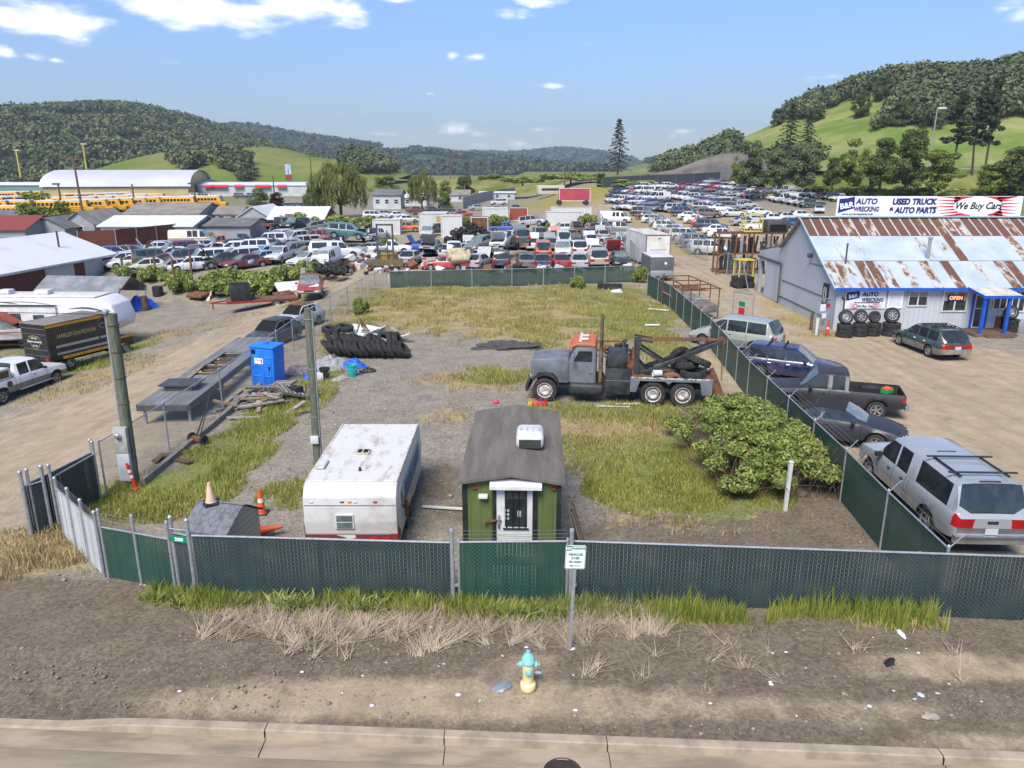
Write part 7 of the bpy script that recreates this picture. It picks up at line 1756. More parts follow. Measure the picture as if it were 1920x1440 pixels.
mb = MB(); mb.box((2.2, .1, 1.0), (.9, 1.1, .22)); mb.box((2.2, .1, 1.13), (1.1, 1.5, .05)); addp(t, mb, 'raised_hatch', M['rim_dark'])
mb = MB(); mb.box((4.4, .45, .93), (3.0, .14, .05), rz=.08); addp(t, mb, 'loose_board', wp[2])
for i, (px, py, lb, c_, hd_) in enumerate(((530, 657, 'burnt out dark grey old car shell outside the west fence', (.035, .04, .042), -108), (577, 622, 'rusty roofed white old pickup cab outside the west fence', (.42, .43, .45), -112))):
 q = G(px, py)
 t = car('car_shell', lb, 'car shell', 'hatchback', (q[0] - .9, q[1] + 1.6, gz(q[0] - .9, q[1] + 1.6)), R(hd_), c_, None, over=dict(H=1.62, zs=1.0, zn=.85, W=1.75, L=4.3, rw=.31), mats=dict(windshield='dark', side_window='dark', rear_window='dark', bumper='rim_dark', tail_light='rim_dark'), glossy=False, seams=(1.3, 2.3), plate=False, mirrors=False, wheels='steel'); t.scale = (.84, .86, .86)
 mb = MB(); mb.rbox((-.35, 0, 1.625), (1.5, 1.15, .04), .02); addp(t, mb, 'roof_panel', M['rusty'] if i else M['rim_dark'])
 mb = MB(); mb.rbox((2.0, 0, .72), (.18, 1.2, .35), .08); addp(t, mb, 'rusted_nose', M['rusty'])
pu = by_wheel('pickup', 632, 554, 'FL', -78)
t = car('pickup_truck', 'red and white old pickup facing the camera on the dirt drive', 'pickup truck', 'pickup', (pu[0] - 1.2, pu[1], gz(pu[0], pu[1])), R(-78), (.30, .025, .03), None, mats=dict(bumper='chrome', windshield='glass_pale'), seams=(1.5, 2.44), glossy=False)
mb = MB(); mb.rbox((1.72, .35, 1.02), (1.0, .75, .03), .01, 1, ry=.06); addp(t, mb, 'white_hood_panel', M['white_dirty'])
mb = MB(); mb.rbox((-.05, 0, 1.69), (.9, 1.2, .03), .01, 1); addp(t, mb, 'faded_roof', M['rusty'])
CC = dict(white=(.62, .62, .62), silver=(.38, .39, .40), grey=(.16, .17, .18), black=(.02, .021, .023), red=(.36, .025, .025), maroon=(.14, .02, .028), blue=(.03, .08, .32), navy=(.018, .03, .09), green=(.03, .075, .06), teal=(.035, .13, .13),
  tan=(.36, .31, .23), cream=(.52, .48, .38), orange=(.55, .13, .03), brown=(.10, .075, .06), olive=(.15, .13, .06))
CC['light blue'] = (.20, .36, .52)
YN = dict(hatchback='hatchback', sedan='sedan', coupe='coupe', wagon='station wagon', suv='four wheel drive', minivan='minivan', van='van', pickup='pickup', big_pickup='large pickup', canopy_pickup='pickup with canopy')
WEST, MID, EAST = 'on the west side of the scrapyard', 'in the scrapyard behind the green screened fence', 'in the far lot beyond the office'
WL = '''205 489 20 sedan blue|243 487 10 hatchback maroon|268 492 215 sedan white|285 478 200 sedan white|312 490 215 hatchback white|325 484 215 minivan maroon|350 490 215 sedan maroon|388 491 215 sedan red|222 505 215 sedan white|240 510 205 coupe white|283 505 30 suv green|330 504 210 suv black|376 506 215 suv white|318 520 215 sedan silver|350 515 215 sedan white|268 520 220 sedan cream|395 480 200 sedan white|430 480 195 wagon white|463 479 200 suv white|480 470 190 sedan silver|408 468 230 pickup orange|355 463 10 van tan|447 466 10 pickup black|440 500 215 minivan white|482 500 240 sedan light blue|455 508 220 sedan maroon|300 506 215 sedan maroon|420 494 215 sedan silver|410 506 215 hatchback black|500 464 190 suv white|520 458 250 suv white|545 460 245 minivan white|590 458 190 suv red|612 455 190 van teal|500 472 200 sedan black|515 480 220 sedan maroon|562 470 215 suv silver|586 472 200 sedan tan|490 488 235 sedan light blue|520 494 262 pickup white|548 487 215 suv grey|574 502 240 sedan white|625 488 8 canopy_pickup white|633 474 178 big_pickup black|648 474 0 suv teal 1.55 4|545 455 235 sedan white|551 452 240 suv green 1.4 -3|515 450 95 pickup black|522 448 60 pickup brown 1.3 0|588 452 220 sedan grey 1.2 5|607 508 262 van white|535 472 215 hatchback silver|470 488 215 coupe navy|396 497 30 sedan silver|365 484 25 sedan grey|300 476 20 sedan silver|335 476 200 wagon white|372 474 205 sedan silver|428 470 200 sedan grey|565 487 220 sedan grey|600 470 200 hatchback red'''
ML = '''768 498 80 sedan silver|804 498 95 pickup silver|806 498 262 sedan grey 1.25 -4|826 484 95 sedan white|850 482 90 minivan white|835 509 180 sedan red|897 506 75 hatchback silver|940 504 90 suv navy|985 504 95 sedan grey|940 488 262 pickup white 1.3 3|902 488 240 sedan grey 1.1 6|945 438 5 pickup blue|1000 438 -20 suv silver .9 -8|800 447 270 suv white|818 442 200 suv black|862 408 190 sedan red|930 397 15 sedan white|968 396 10 sedan green|935 385 200 suv white|755 436 10 pickup orange|790 474 160 hatchback blue|1016 504 90 sedan navy|1050 504 92 sedan red|1087 504 92 sedan silver|1124 503 91 canopy_pickup tan|1165 501 270 sedan black|1018 486 90 van orange|1057 484 270 suv white|1085 482 90 suv white|1116 485 95 hatchback white|1149 486 270 suv red|1000 470 90 hatchback white|1032 470 95 hatchback grey|1056 464 90 van white|1082 468 100 sedan black|1110 468 92 pickup white|1134 468 120 sedan white|1010 450 92 suv grey|1042 454 92 sedan red|1055 437 190 wagon white|1082 438 95 pickup olive|1115 436 92 sedan maroon|1105 448 92 sedan blue|978 482 92 suv green 1.2 0|1155 419 -12 van white|1161 441 -8 canopy_pickup grey|1172 470 95 suv silver|960 452 60 sedan white|945 463 60 sedan light blue|975 456 85 sedan silver|920 478 90 sedan white|870 482 90 sedan silver|880 474 100 hatchback white|700 452 60 pickup white|728 478 10 pickup white|690 478 170 coupe grey|760 418 20 sedan white|742 410 30 sedan white|720 408 10 sedan silver|780 400 20 sedan maroon|810 400 15 hatchback black|835 398 10 sedan black|700 412 10 suv white|895 395 10 sedan silver|985 468 95 coupe grey|1070 452 100 sedan silver|1130 452 95 hatchback silver|960 468 80 pickup green'''
ROWS = [((1208, 406), (1338, 480), 12, -22, ['black minivan', 'maroon sedan', 'white wagon', 'silver hatchback', 'white wagon', 'silver sedan', 'red sedan', 'white suv', 'silver sedan', 'grey suv', 'light blue hatchback', 'white suv']),
  ((1272, 400), (1362, 448), 8, -22, ['silver suv', 'navy suv', 'white coupe', 'white sedan', 'red hatchback', 'navy suv', 'white sedan', 'white sedan']), ((1300, 392), (1320, 396), 2, -20, ['grey suv', 'grey suv']),
  ((1330, 410), (1425, 405), 3, 0, ['brown suv', 'white sedan', 'white sedan']), ((1352, 398), (1402, 392), 4, 0, ['white sedan', 'grey minivan', 'silver pickup', 'silver suv']),
  ((1166, 394), (1268, 398), 8, 205, ['silver sedan', 'white suv', 'cream sedan', 'tan sedan', 'grey sedan', 'grey hatchback', 'black sedan', 'grey minivan']), ((1152, 381), (1250, 388), 8, 205, ['silver suv', 'white pickup', 'maroon sedan', 'white sedan', 'white pickup', 'blue sedan', 'grey sedan', 'black sedan']),
  ((1153, 371), (1238, 377), 7, 205, ['black sedan', 'brown sedan', 'silver sedan', 'white sedan', 'silver suv', 'white pickup', 'white van']), ((1156, 362), (1235, 365), 7, 205, ['black hatchback', 'navy sedan', 'white wagon', 'red suv', 'white van', 'white canopy_pickup', 'white sedan']), ((1190, 355), (1258, 354), 6, 205, ['grey sedan', 'white suv', 'white sedan', 'white pickup', 'white suv', 'white sedan']),
  ((1256, 371), (1352, 387), 11, 195, ['black sedan', 'red sedan', 'white suv', 'white pickup', 'white suv', 'white sedan', 'light blue hatchback', 'red hatchback', 'silver sedan', 'white sedan', 'grey minivan']), ((1262, 362), (1365, 377), 9, 195, ['green sedan', 'maroon sedan', 'white sedan', 'black sedan', 'brown sedan', 'grey suv', 'silver sedan', 'grey sedan', 'white wagon']),
  ((1278, 352), (1420, 373), 13, 200, ['maroon hatchback', 'red coupe', 'silver sedan', 'silver sedan', 'black sedan', 'red sedan', 'maroon sedan', 'grey sedan', 'silver hatchback', 'grey suv', 'silver sedan', 'red sedan', 'grey pickup']), ((1312, 350), (1440, 364), 10, 200, ['red sedan', 'white sedan', 'red suv', 'silver suv', 'white suv', 'silver sedan', 'green suv', 'white sedan', 'maroon hatchback', 'grey sedan']), ((1332, 344), (1430, 351), 8, 200, ['silver sedan', 'light blue coupe', 'blue sedan', 'red suv', 'white van', 'maroon sedan', 'white sedan', 'black sedan']),
  ((1455, 363), (1580, 378), 8, 200, ['white pickup', 'silver van', 'silver sedan', 'white minivan', 'white canopy_pickup', 'maroon sedan', 'black suv', 'white pickup']), ((1462, 378), (1525, 390), 6, 200, ['white suv', 'white van', 'silver pickup', 'white pickup', 'silver pickup', 'green pickup']), ((1540, 400), (1542, 400), 1, 250, ['white sedan']),
  ((1400, 424), (1505, 412), 5, 10, ['silver sedan', 'white suv', 'white sedan', 'white sedan', 'white hatchback']), ((1420, 434), (1490, 428), 4, 10, ['white sedan', 'silver sedan', 'navy sedan', 'blue hatchback'])]
PRO = {}; FAR = {}; cars = []
def yard_car(px, py, hd_, style, cn, lift, tilt, zone, single):
 if single:
  if style not in FAR: FAR[style] = single_car(style); o = FAR[style]
  else: o = FAR[style].copy(); COL.objects.link(o)
  o.name = 'parked_car'
 else:
  if style not in PRO: PRO[style] = yard_proto(style); o = PRO[style]
  else: o = copy_tree(PRO[style])
  o.name = 'scrap_car'
 k = RU(.8, 1.2); c_ = CC[cn]; colour_tree(o, (c_[0] * k, c_[1] * k, c_[2] * k, 1))
 q = G(px, py); h = R(hd_ + RU(-5, 5)); o.location = (q[0], q[1] + 1.2, gz(q[0], q[1] + 1.2) + lift); o.rotation_euler = (R(RU(-1.5, 1.5) + tilt * .5), R(tilt), h)
 o.scale = [RU(.95, 1.05) for _ in 'xyz']
 if not single and style in ('sedan', 'suv', 'coupe', 'hatchback', 'pickup') and RR() < .34:
  sp = SP[style]; x0 = sp['L'] / 2 - sp['cowl'] + .1; mb = MB(); mb.box((x0 + .42, 0, sp['zs'] + .50), (1.15, sp['W'] * .8, .04), ry=R(-58)); p_ = mb.build('raised_hood', M['paint'], o, smooth=0); p_.color = o.color
  mb = MB(); mb.box((x0 + .5, 0, sp['zs'] - .02), (.95, sp['W'] * .72, .16)); mb.build('engine_bay', M['dark'], o, smooth=0)
 cars.append((px, zone, cn, YN[style], o, lift))
for lst, zone in ((WL, WEST), (ML, MID)):
 for e in lst.split('|'):
  p = e.split(); px, py, hd_ = float(p[0]), float(p[1]), float(p[2]); st = p[3]
  nums = [x for x in p[4:] if x.lstrip('-').replace('.', '').isdigit()]; cn = ' '.join(x for x in p[4:] if x not in nums)
  yard_car(px, py, hd_, st, cn, float(nums[0]) if nums else 0, float(nums[1]) if nums else 0, zone, py < 425)
for a, b_, n, hd_, l in ROWS:
 for i in range(n):
  u = i / max(1, n - 1); p = l[i % len(l)].rsplit(' ', 1)
  yard_car(a[0] + (b_[0] - a[0]) * u, a[1] + (b_[1] - a[1]) * u, hd_, p[1], p[0], 0, 0, EAST, True)
on = ['', 'second', 'third', 'fourth', 'fifth', 'sixth', 'seventh', 'eighth', 'ninth', 'tenth'] + ['%dth' % k for k in range(11, 20)] + ['20th', '21st', '22nd', '23rd', '24th', '25th', '26th', '27th', '28th', '29th', '30th']
grp = {}
for c_ in cars: grp.setdefault((c_[1], c_[2], c_[3], c_[5] > 0), []).append(c_)
for (zone, cn, sn, up), l in grp.items():
 l.sort(key=lambda c_: c_[0])
 for i, c_ in enumerate(l):
  base = ('stacked ' if up else '') + cn + ' ' + sn
  lb = (('lone ' if len(l) == 1 else ('leftmost ' if i == 0 else on[i] + ' ')) + base + ('' if len(l) == 1 or i == 0 else ' from the left') + ' ' + zone)
  tag(c_[4], lb, 'car', 'cars standing ' + zone)
cont = stripes_mat('container_white', (.62, .62, .60), (.48, .48, .47), 'X', .28, .5, .5, dirt=(.45, .42, .37), dscale=.6, dlo=.5, dhi=.8)
def container(label, px0, px1, py, h, d, name='container', m_=None, dy=0, up=0):
 a = G(px0, py); b_ = G(px1, py); w_ = b_[0] - a[0]
 t = thing(name, label, name.replace('_', ' '), ((a[0] + b_[0]) / 2, a[1] + d / 2 + dy, a[2] + up)); mb = MB(); mb.box((0, 0, h / 2), (w_, d, h)); addp(t, mb, 'body', m_ or cont, smooth=0)
 mb = MB()
 for x in (-w_ / 2, w_ / 2): mb.box((x, -d / 2, h / 2), (.12, .12, h + .05))
 mb.box((0, -d / 2, h), (w_, .14, .12)); mb.box((0, -d / 2, .06), (w_, .14, .12)); addp(t, mb, 'frame', M['white_dirty']); return t
t = container('white container with an orange square on its side beside the tyre heap', 787, 836, 438, 3.0, 6)
mb = MB(); mb.box((1.0, -3.02, 2.2), (.8, .02, .8)); addp(t, mb, 'orange_square', mat('label_orange', (.55, .32, .06), .5))
container('smaller white container in front of the container with the orange square', 828, 866, 446, 3.1, 3)
container('long white container lying in front of the red trailer body', 1024, 1095, 424, 2.4, 2.6); container('second white container behind the long one below the red trailer body', 1035, 1118, 418, 2.6, 2.6, dy=4)
t = container('faded red trailer body parked on top of the white containers', 1050, 1113, 416, 2.3, 2.5, 'box_trailer', mat('faded_red', (.42, .06, .09), .7, 0, (.34, .05, .07), scale=.5), 3, 3.6)
for x in (-2.8, 2.2): mb = MB(); mb.cone((x, -1.4, -.3), (x, 1.4, -.3), .5, .5, 14); addp(t, mb, 'wheel', M['rubber'])
container('orange red waste skip on the far track', 955, 989, 414, 2.4, 4, 'skip', mat('skip_red', (.32, .06, .03), .7, 0, (.2, .06, .04))); container('white box body half hidden by brambles left of the orange skip', 905, 952, 418, 2.6, 5)
container('rusty brown box body behind the tyre heap', 884, 915, 438, 2.4, 3, 'truck_box', M['rusty']); container('white box body among the wrecks left of the forklift', 700, 750, 440, 2.2, 3, 'truck_box')
for k in range(130):
 px = random.gauss(872, 30); py = 462 - abs(random.gauss(0, 5)); q = G(max(838, min(930, px)), 463 - (RR() ** 1.5) * 10); hgt = max(0, 2.6 * (1 - abs(px - 885) / 60))
 tyre('dark scrap tyre in the big heap among the wrecks', (q[0], q[1], .3 + RR() * hgt), (RU(-1.4, 1.4), RU(-1.4, 1.4), RR() * 3), .38, .24, 'tyres in the big heap')
for k in range(60):
 q = G(RU(585, 650), RU(505, 530)); tyre('scrap tyre in the low heap behind the red and white pickup', (q[0], q[1], .2 + RR() * .7), (RU(-1, 1), RU(-1, 1), 0), .38, .24, 'tyres behind the pickup')
FL = thing('forklift', 'yellow forklift with a tall dark mast in the scrapyard', 'forklift', G(725, 505)); FL.rotation_euler = (0, 0, R(-90))
mb = MB(); mb.rbox((-1.2, 0, .9), (2.2, 1.6, 1.0), .1); addp(FL, mb, 'body', mat('forklift_yellow', (.45, .28, .03), .6, 0, (.25, .16, .04)))
mb = MB()
for y in (-.75, .75): mb.box((.2, y, 2.3), (.18, .16, 4.2))
for z in (.6, 1.8, 3.0, 4.3): mb.box((.2, 0, z), (.16, 1.5, .16))
mb.box((.1, .2, 2), (.1, .1, 3.6)); addp(FL, mb, 'mast', M['rim_dark'])
mb = MB(); mb.box((.5, 0, .7), (.16, 3.4, .7)); mb.box((1.0, .6, .2), (1.4, .16, .1)); mb.box((1.0, -.6, .2), (1.4, .16, .1)); addp(FL, mb, 'fork_carriage', mat('carriage', (.16, .12, .06), .8))
for x in (-.3, -2.0):
 for sg in (1, -1): mb = MB(); mb.cone((x, sg * .65, .45), (x, sg * .95, .45), .45, .45, 14); addp(FL, mb, 'wheel', M['rubber'])
q = G(862, 508); t = thing('armchair', 'beige armchair lying tipped back among the wrecks', 'armchair', (q[0], q[1], .7), R(-70)); t.rotation_euler = (0, R(-25), R(-70)); m_ = mat('beige', (.50, .42, .28), .9)
for nm, c_, s in (('seat', (0, 0, .4), (1.5, 1.8, .7)), ('backrest', (-.7, 0, 1.0), (.5, 1.8, 1.6)), ('armrest', (0, .9, .8), (1.4, .4, .9)), ('armrest', (0, -.9, .8), (1.4, .4, .9))): mb = MB(); mb.rbox(c_, s, .18, 3); addp(t, mb, nm, m_)
mb = MB()
for k in range(420):
 r_ = RR(); px, py = ((random.gauss(700, 45), random.gauss(497, 9)) if r_ < .5 else ((random.gauss(780, 60), random.gauss(412, 8)) if r_ < .8 else (random.gauss(1000, 80), random.gauss(508, 3)))); py = min(py, 515); q = G(px, py); s = RU(.2, .9); mb.box((q[0], q[1], s * .3), (s, s * RU(.3, 1), s * RU(.3, 1)), rz=RR() * 3, rx=RU(-.5, .5), ry=RU(-.5, .5), mi=random.choice((0, 1, 2, 3)))
o = mb.build('scrap_debris', [M['rusty'], M['steel'], M['black'], M['white_dirty']], smooth=0); tag(o, 'loose scrap metal strewn over the scrapyard ground', 'scrap', kind='stuff')
for nm, pts in (('chain-link fence along the wrecks of the far lot', ((1205, 412), (1240, 440), (1290, 478), (1325, 490))), ('chain-link fence between the scrapyard and the white van', ((1122, 420), (1140, 450), (1165, 470), (1195, 508)))): fence('chain_link_fence', nm, [G(*p)[:2] for p in pts], 2.2, F_WIREF, step=4, panel='wire_mesh', post_r=.05, rail_r=.04)
def PXY(x, y, z):
 f = y * math.cos(PIT) - (z - CH) * math.sin(PIT); u = y * math.sin(PIT) + (z - CH) * math.cos(PIT); return 960 + FPX * x / f, 720 - FPX * u / f
def hill(name, prof, Yr, Yb, m, nx_=120, ny_=26, rough=.03, pw=1.0, back=1.5, seed=1.):
 P_ = [AT(px, py, Yr) for px, py in prof]
 xs1 = np.linspace(P_[0][0], P_[-1][0], nx_); zr = np.interp(xs1, [p[0] for p in P_], [p[2] for p in P_])
 v = np.concatenate([np.linspace(0, 1, ny_), [1.15, 1.5]]); Xg, Vg = np.meshgrid(xs1, v)
 Yg = Yb + (Yr - Yb) * Vg; sh = np.clip(Vg, 0, 1) ** pw; sh = sh * (1.55 - .55 * sh); sh = np.where(Vg > 1, 1 - (Vg - 1) * back, sh)
 b0 = terr(Xg, np.full_like(Xg, Yb)) - 2
 nse = (fbm(Xg, Yg, 6 / (Yr - Yb), 4, seed) - .5) * (zr.max() - 0) * rough * 6 * np.sin(np.pi * np.clip(Vg, 0, 1))
 Zg = b0 + (zr[None, :] - b0) * sh + nse
 ny2 = len(v); ix = np.arange(nx_ * ny2).reshape(ny2, nx_)
 o = npmesh(name, np.stack([Xg, Yg, Zg], -1).reshape(-1, 3), np.stack([ix[:-1, :-1], ix[:-1, 1:], ix[1:, 1:], ix[1:, :-1]], -1).reshape(-1, 4), m, smooth=True); o['kind'] = 'structure'
 return Xg, Yg, Zg, v
def surf(H_, n, rs, vmax=1.03, vmin=0.):
 Xg, Yg, Zg, v = H_; u = rs.random(n) * (Xg.shape[1] - 1); w_ = rs.random(n) * (vmax - vmin) + vmin; j = np.interp(w_, v, np.arange(len(v)))
 i0 = np.clip(u.astype(int), 0, Xg.shape[1] - 2); j0 = np.clip(j.astype(int), 0, len(v) - 2); fu = u - i0; fj = j - j0
 f = lambda A: A[j0, i0] * (1 - fu) * (1 - fj) + A[j0, i0 + 1] * fu * (1 - fj) + A[j0 + 1, i0] * (1 - fu) * fj + A[j0 + 1, i0 + 1] * fu * fj
 return np.stack([f(Xg), f(Yg), f(Zg)], -1)
meadow = mat('meadow_grass', (.115, .165, .03), .95, 0, (.20, .205, .06), scale=.012, lo=.42, hi=.6, spec=.1)
meadow2 = mat('hill_meadow', (.115, .185, .03), .95, 0, (.27, .265, .10), scale=.05, lo=.4, hi=.66, spec=.1, bump=.4, bscale=.4)
wood_floor = mat('forest_floor', (.035, .050, .025), .95, 0, (.07, .085, .035), scale=.01, spec=.1)
H1 = hill('hills', [(-420, 222), (-200, 220), (0, 220), (60, 215), (130, 213), (190, 206), (240, 203), (290, 209), (340, 222), (400, 240), (460, 260), (520, 278), (580, 296), (640, 312), (700, 324), (770, 332)], 1000, 480, wood_floor, pw=.9)
H2 = hill('hills', [(290, 326), (330, 290), (360, 277), (400, 284), (450, 278), (500, 275), (540, 280), (590, 294), (620, 298), (670, 294), (690, 299), (720, 312), (770, 328)], 600, 430, meadow, pw=.8, rough=.02, seed=2)
H3 = hill('hills', [(330, 275), (440, 237), (480, 240), (540, 252), (600, 261), (660, 270), (700, 275), (760, 281), (820, 286), (870, 294), (930, 301), (1000, 309), (1080, 322)], 2200, 1300, wood_floor, seed=3)
H4 = hill('hills', [(640, 312), (800, 294), (900, 291), (960, 293), (1010, 288), (1045, 284), (1080, 286), (1120, 292), (1140, 297), (1152, 310), (1210, 322)], 4000, 2800, wood_floor, seed=4)
H5 = hill('hills', [(1140, 324), (1190, 311), (1240, 299), (1290, 288), (1340, 283), (1400, 290)], 1500, 900, meadow, seed=5)
H6 = hill('hills', [(1225, 324), (1290, 304), (1330, 290), (1370, 268), (1420, 246), (1480, 218), (1540, 194), (1600, 172), (1660, 156), (1720, 150), (1780, 154), (1850, 144), (1920, 130), (2100, 105), (2400, 95)], 430, 222, meadow2, pw=.95, rough=.015, nx_=160, ny_=40, seed=6)
rock = mat('cut_rock', (.085, .08, .078), .95, 0, (.17, .145, .115), scale=.12, bump=1.0, bscale=.6, stretch=(1, 1, .25))
hill('cliff', [(1215, 326), (1262, 318), (1310, 300), (1350, 288), (1390, 287), (1430, 296), (1462, 318)], 262, 247, rock, 60, 14, .02, 1.0, 6.0, 7)
_m = [bmesh.new() for _ in range(2)]
bmesh.ops.create_icosphere(_m[0], subdivisions=1, radius=1); bmesh.ops.create_icosphere(_m[1], subdivisions=2, radius=1)
ICO = []
for b_ in _m:
 b_.verts.index_update(); ICO.append((np.array([v.co[:] for v in b_.verts]), np.array([[v.index for v in f.verts] for f in b_.faces])))
def forest(name, label, pts, hgt, wid, m, rs, K=14, cone=0., leaf=.42):
 n = len(pts); s = rs.uniform(.6, 1.35, n)[:, None]; isc = rs.random(n)[:, None] < cone
 d = rs.normal(size=(n, K, 3)); d /= np.linalg.norm(d, axis=2)[..., None]; d *= rs.uniform(.55, 1.05, (n, K, 1)); d[..., 2] = np.where(isc, rs.uniform(-1, 1.6, (n, K)), d[..., 2])
 tap = np.where(isc, np.clip(.55 - .35 * d[..., 2], .05, 1), 1.0)
 c = np.stack([pts[:, 0, None] + d[..., 0] * wid * s * tap, pts[:, 1, None] + d[..., 1] * wid * s * tap, pts[:, 2, None] + hgt * s * (.5 + .45 * d[..., 2])], -1).reshape(-1, 3)
 nrm = d.reshape(-1, 3) + rs.normal(size=(n * K, 3)) * .35; nrm /= np.linalg.norm(nrm, axis=1)[:, None]; t = np.cross(nrm, rs.normal(size=nrm.shape)); t /= np.linalg.norm(t, axis=1)[:, None]; b_ = np.cross(nrm, t)
 q = (wid * leaf * np.repeat(s * np.where(isc, .6, 1), K, 1).reshape(-1) * rs.uniform(.6, 1.3, n * K))[:, None]
 V = np.stack([c - t * q, c + b_ * q * .8, c + t * q, c - b_ * q * .8], 1).reshape(-1, 3)
 return tag(npmesh(name, V, np.arange(len(V)).reshape(-1, 4), m), label, 'forest', kind='stuff')
def keep(pts, holes, inside=None):
 f = pts[:, 1] * math.cos(PIT) - (pts[:, 2] - CH) * math.sin(PIT); u = pts[:, 1] * math.sin(PIT) + (pts[:, 2] - CH) * math.cos(PIT)
 px = 960 + FPX * pts[:, 0] / f; py = 720 - FPX * u / f; nz_ = (fbm(px, py, .05, 3, 2.) - .5) * .9
 ok = np.ones(len(pts), bool)
 for cx, cy, rx, ry in holes: ok &= ((px - cx) / rx) ** 2 + ((py - cy) / ry) ** 2 > 1 + nz_
 if inside:
  q = np.zeros(len(pts), bool)
  for cx, cy, rx, ry in inside: q |= ((px - cx) / rx) ** 2 + ((py - cy) / ry) ** 2 < 1 + nz_
  ok &= q
 return pts[ok]
rs = np.random.default_rng(3)
oakm = leaf_mat('oak_canopy', (.050, .072, .032), (.15, .175, .075), .03, .0, .9)
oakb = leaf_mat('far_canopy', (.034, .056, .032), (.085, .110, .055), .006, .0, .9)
forest('woodland', 'dense dark oak wood covering the long ridge on the left', keep(surf(H1, 17000, rs), [(165, 221, 70, 9), (325, 235, 12, 7), (250, 265, 28, 12), (30, 312, 60, 14), (180, 312, 40, 9), (115, 318, 30, 5)]), 8.0, 4.2, oakm, rs, 30, .03, .30)
forest('woodland', 'clumps of dark oaks on the bright green knoll', keep(surf(H2, 5000, rs), [], [(345, 300, 24, 20), (372, 308, 10, 7), (415, 300, 20, 9), (435, 310, 30, 14), (455, 308, 14, 9), (460, 334, 20, 8), (665, 300, 16, 14), (700, 310, 60, 16), (560, 270, 30, 5), (470, 255, 90, 16)]), 7.5, 3.6, oakm, rs, 40, 0, .28)
forest('woodland', 'blue green wooded ridge in the middle distance', keep(surf(H3, 16000, rs), [(720, 283, 45, 6), (800, 298, 40, 9), (860, 306, 40, 8), (640, 282, 15, 4), (930, 312, 50, 5), (760, 318, 60, 5)]), 12, 9, oakb, rs, 12, .05, .40)
forest('woodland', 'farthest blue wooded hills at the end of the valley', surf(H4, 9000, rs), 20, 20, oakb, rs, 10, .03, .45)
forest('woodland', 'dark wood on the low hill beside the lone conifer', keep(surf(H5, 4000, rs), [(1200, 316, 60, 9), (1250, 312, 50, 6)]), 9, 5, oakb, rs, 22, .05, .32)
forest('woodland', 'dark oak wood along the crest of the right hill', keep(surf(H6, 7000, rs, 1.02, .35), [(1520, 262, 150, 40), (1600, 225, 60, 38), (1640, 200, 40, 28), (1440, 290, 70, 24), (1850, 255, 60, 22), (1900, 285, 90, 30), (1560, 215, 28, 14), (1700, 265, 80, 30), (1480, 245, 40, 22), (1785, 235, 22, 8)]), 8.0, 3.6, oakm, rs, 120, 0, .19)
def leaves(lobes, n, size, rs, flat=.3, droop=0.):
 Lb = np.array(lobes); vol = (Lb[:, 3] * Lb[:, 4] * Lb[:, 5]) ** .67; i = rs.choice(len(Lb), n, p=vol / vol.sum())
 d = rs.normal(size=(n, 3)); d /= np.linalg.norm(d, axis=1)[:, None]; r = rs.random(n) ** .35
 c = Lb[i, :3] + d * Lb[i, 3:6] * r[:, None]
 nrm = d + rs.normal(size=(n, 3)) * .7 + np.array([0, 0, flat]); nrm /= np.linalg.norm(nrm, axis=1)[:, None]
 t = np.cross(nrm, rs.normal(size=(n, 3))); t /= np.linalg.norm(t, axis=1)[:, None]
 if droop: t = t * (1 - droop) + np.array([0, 0, -droop * 1.5])
 b_ = np.cross(nrm, t); s = size * rs.uniform(.6, 1.3, n)[:, None]; k = .45 if not droop else .22
 V = np.stack([c - t * s, c + b_ * s * k, c + t * s, c - b_ * s * k], 1).reshape(-1, 3)
 return V, np.arange(n * 4).reshape(n, 4)
LM = dict(oak=leaf_mat('leaf_oak', (.05, .078, .022), (.165, .20, .06), .5), bright=leaf_mat('leaf_bright', (.085, .13, .024), (.30, .35, .085), .6), willow=leaf_mat('leaf_willow', (.075, .095, .022), (.26, .27, .085), .5), conifer=leaf_mat('leaf_conifer', (.018, .034, .016), (.058, .08, .036), .6, .1), purple=leaf_mat('leaf_purple', (.025, .008, .012), (.085, .03, .035), .6), bramble=leaf_mat('leaf_bramble', (.12, .175, .036), (.42, .46, .14), 2.2, .35), grey=leaf_mat('leaf_grey', (.085, .115, .055), (.23, .265, .13), .5))
def trunk_mb(h, r, limbs, rs):
 mb = MB(); n = 5; pts = [Vector((rs.normal() * r * .5 * k, rs.normal() * r * .5 * k, h * k / n)) for k in range(n + 1)]; pts[0] = Vector((0, 0, -.5))
 for k in range(n): mb.cone(pts[k], pts[k + 1], r * (1 - .75 * k / n), r * (1 - .75 * (k + 1) / n), 8, 0, False)
 for e in limbs: mb.cone(pts[2], Vector(e), r * .45, r * .12, 6, 0, False)
 return mb
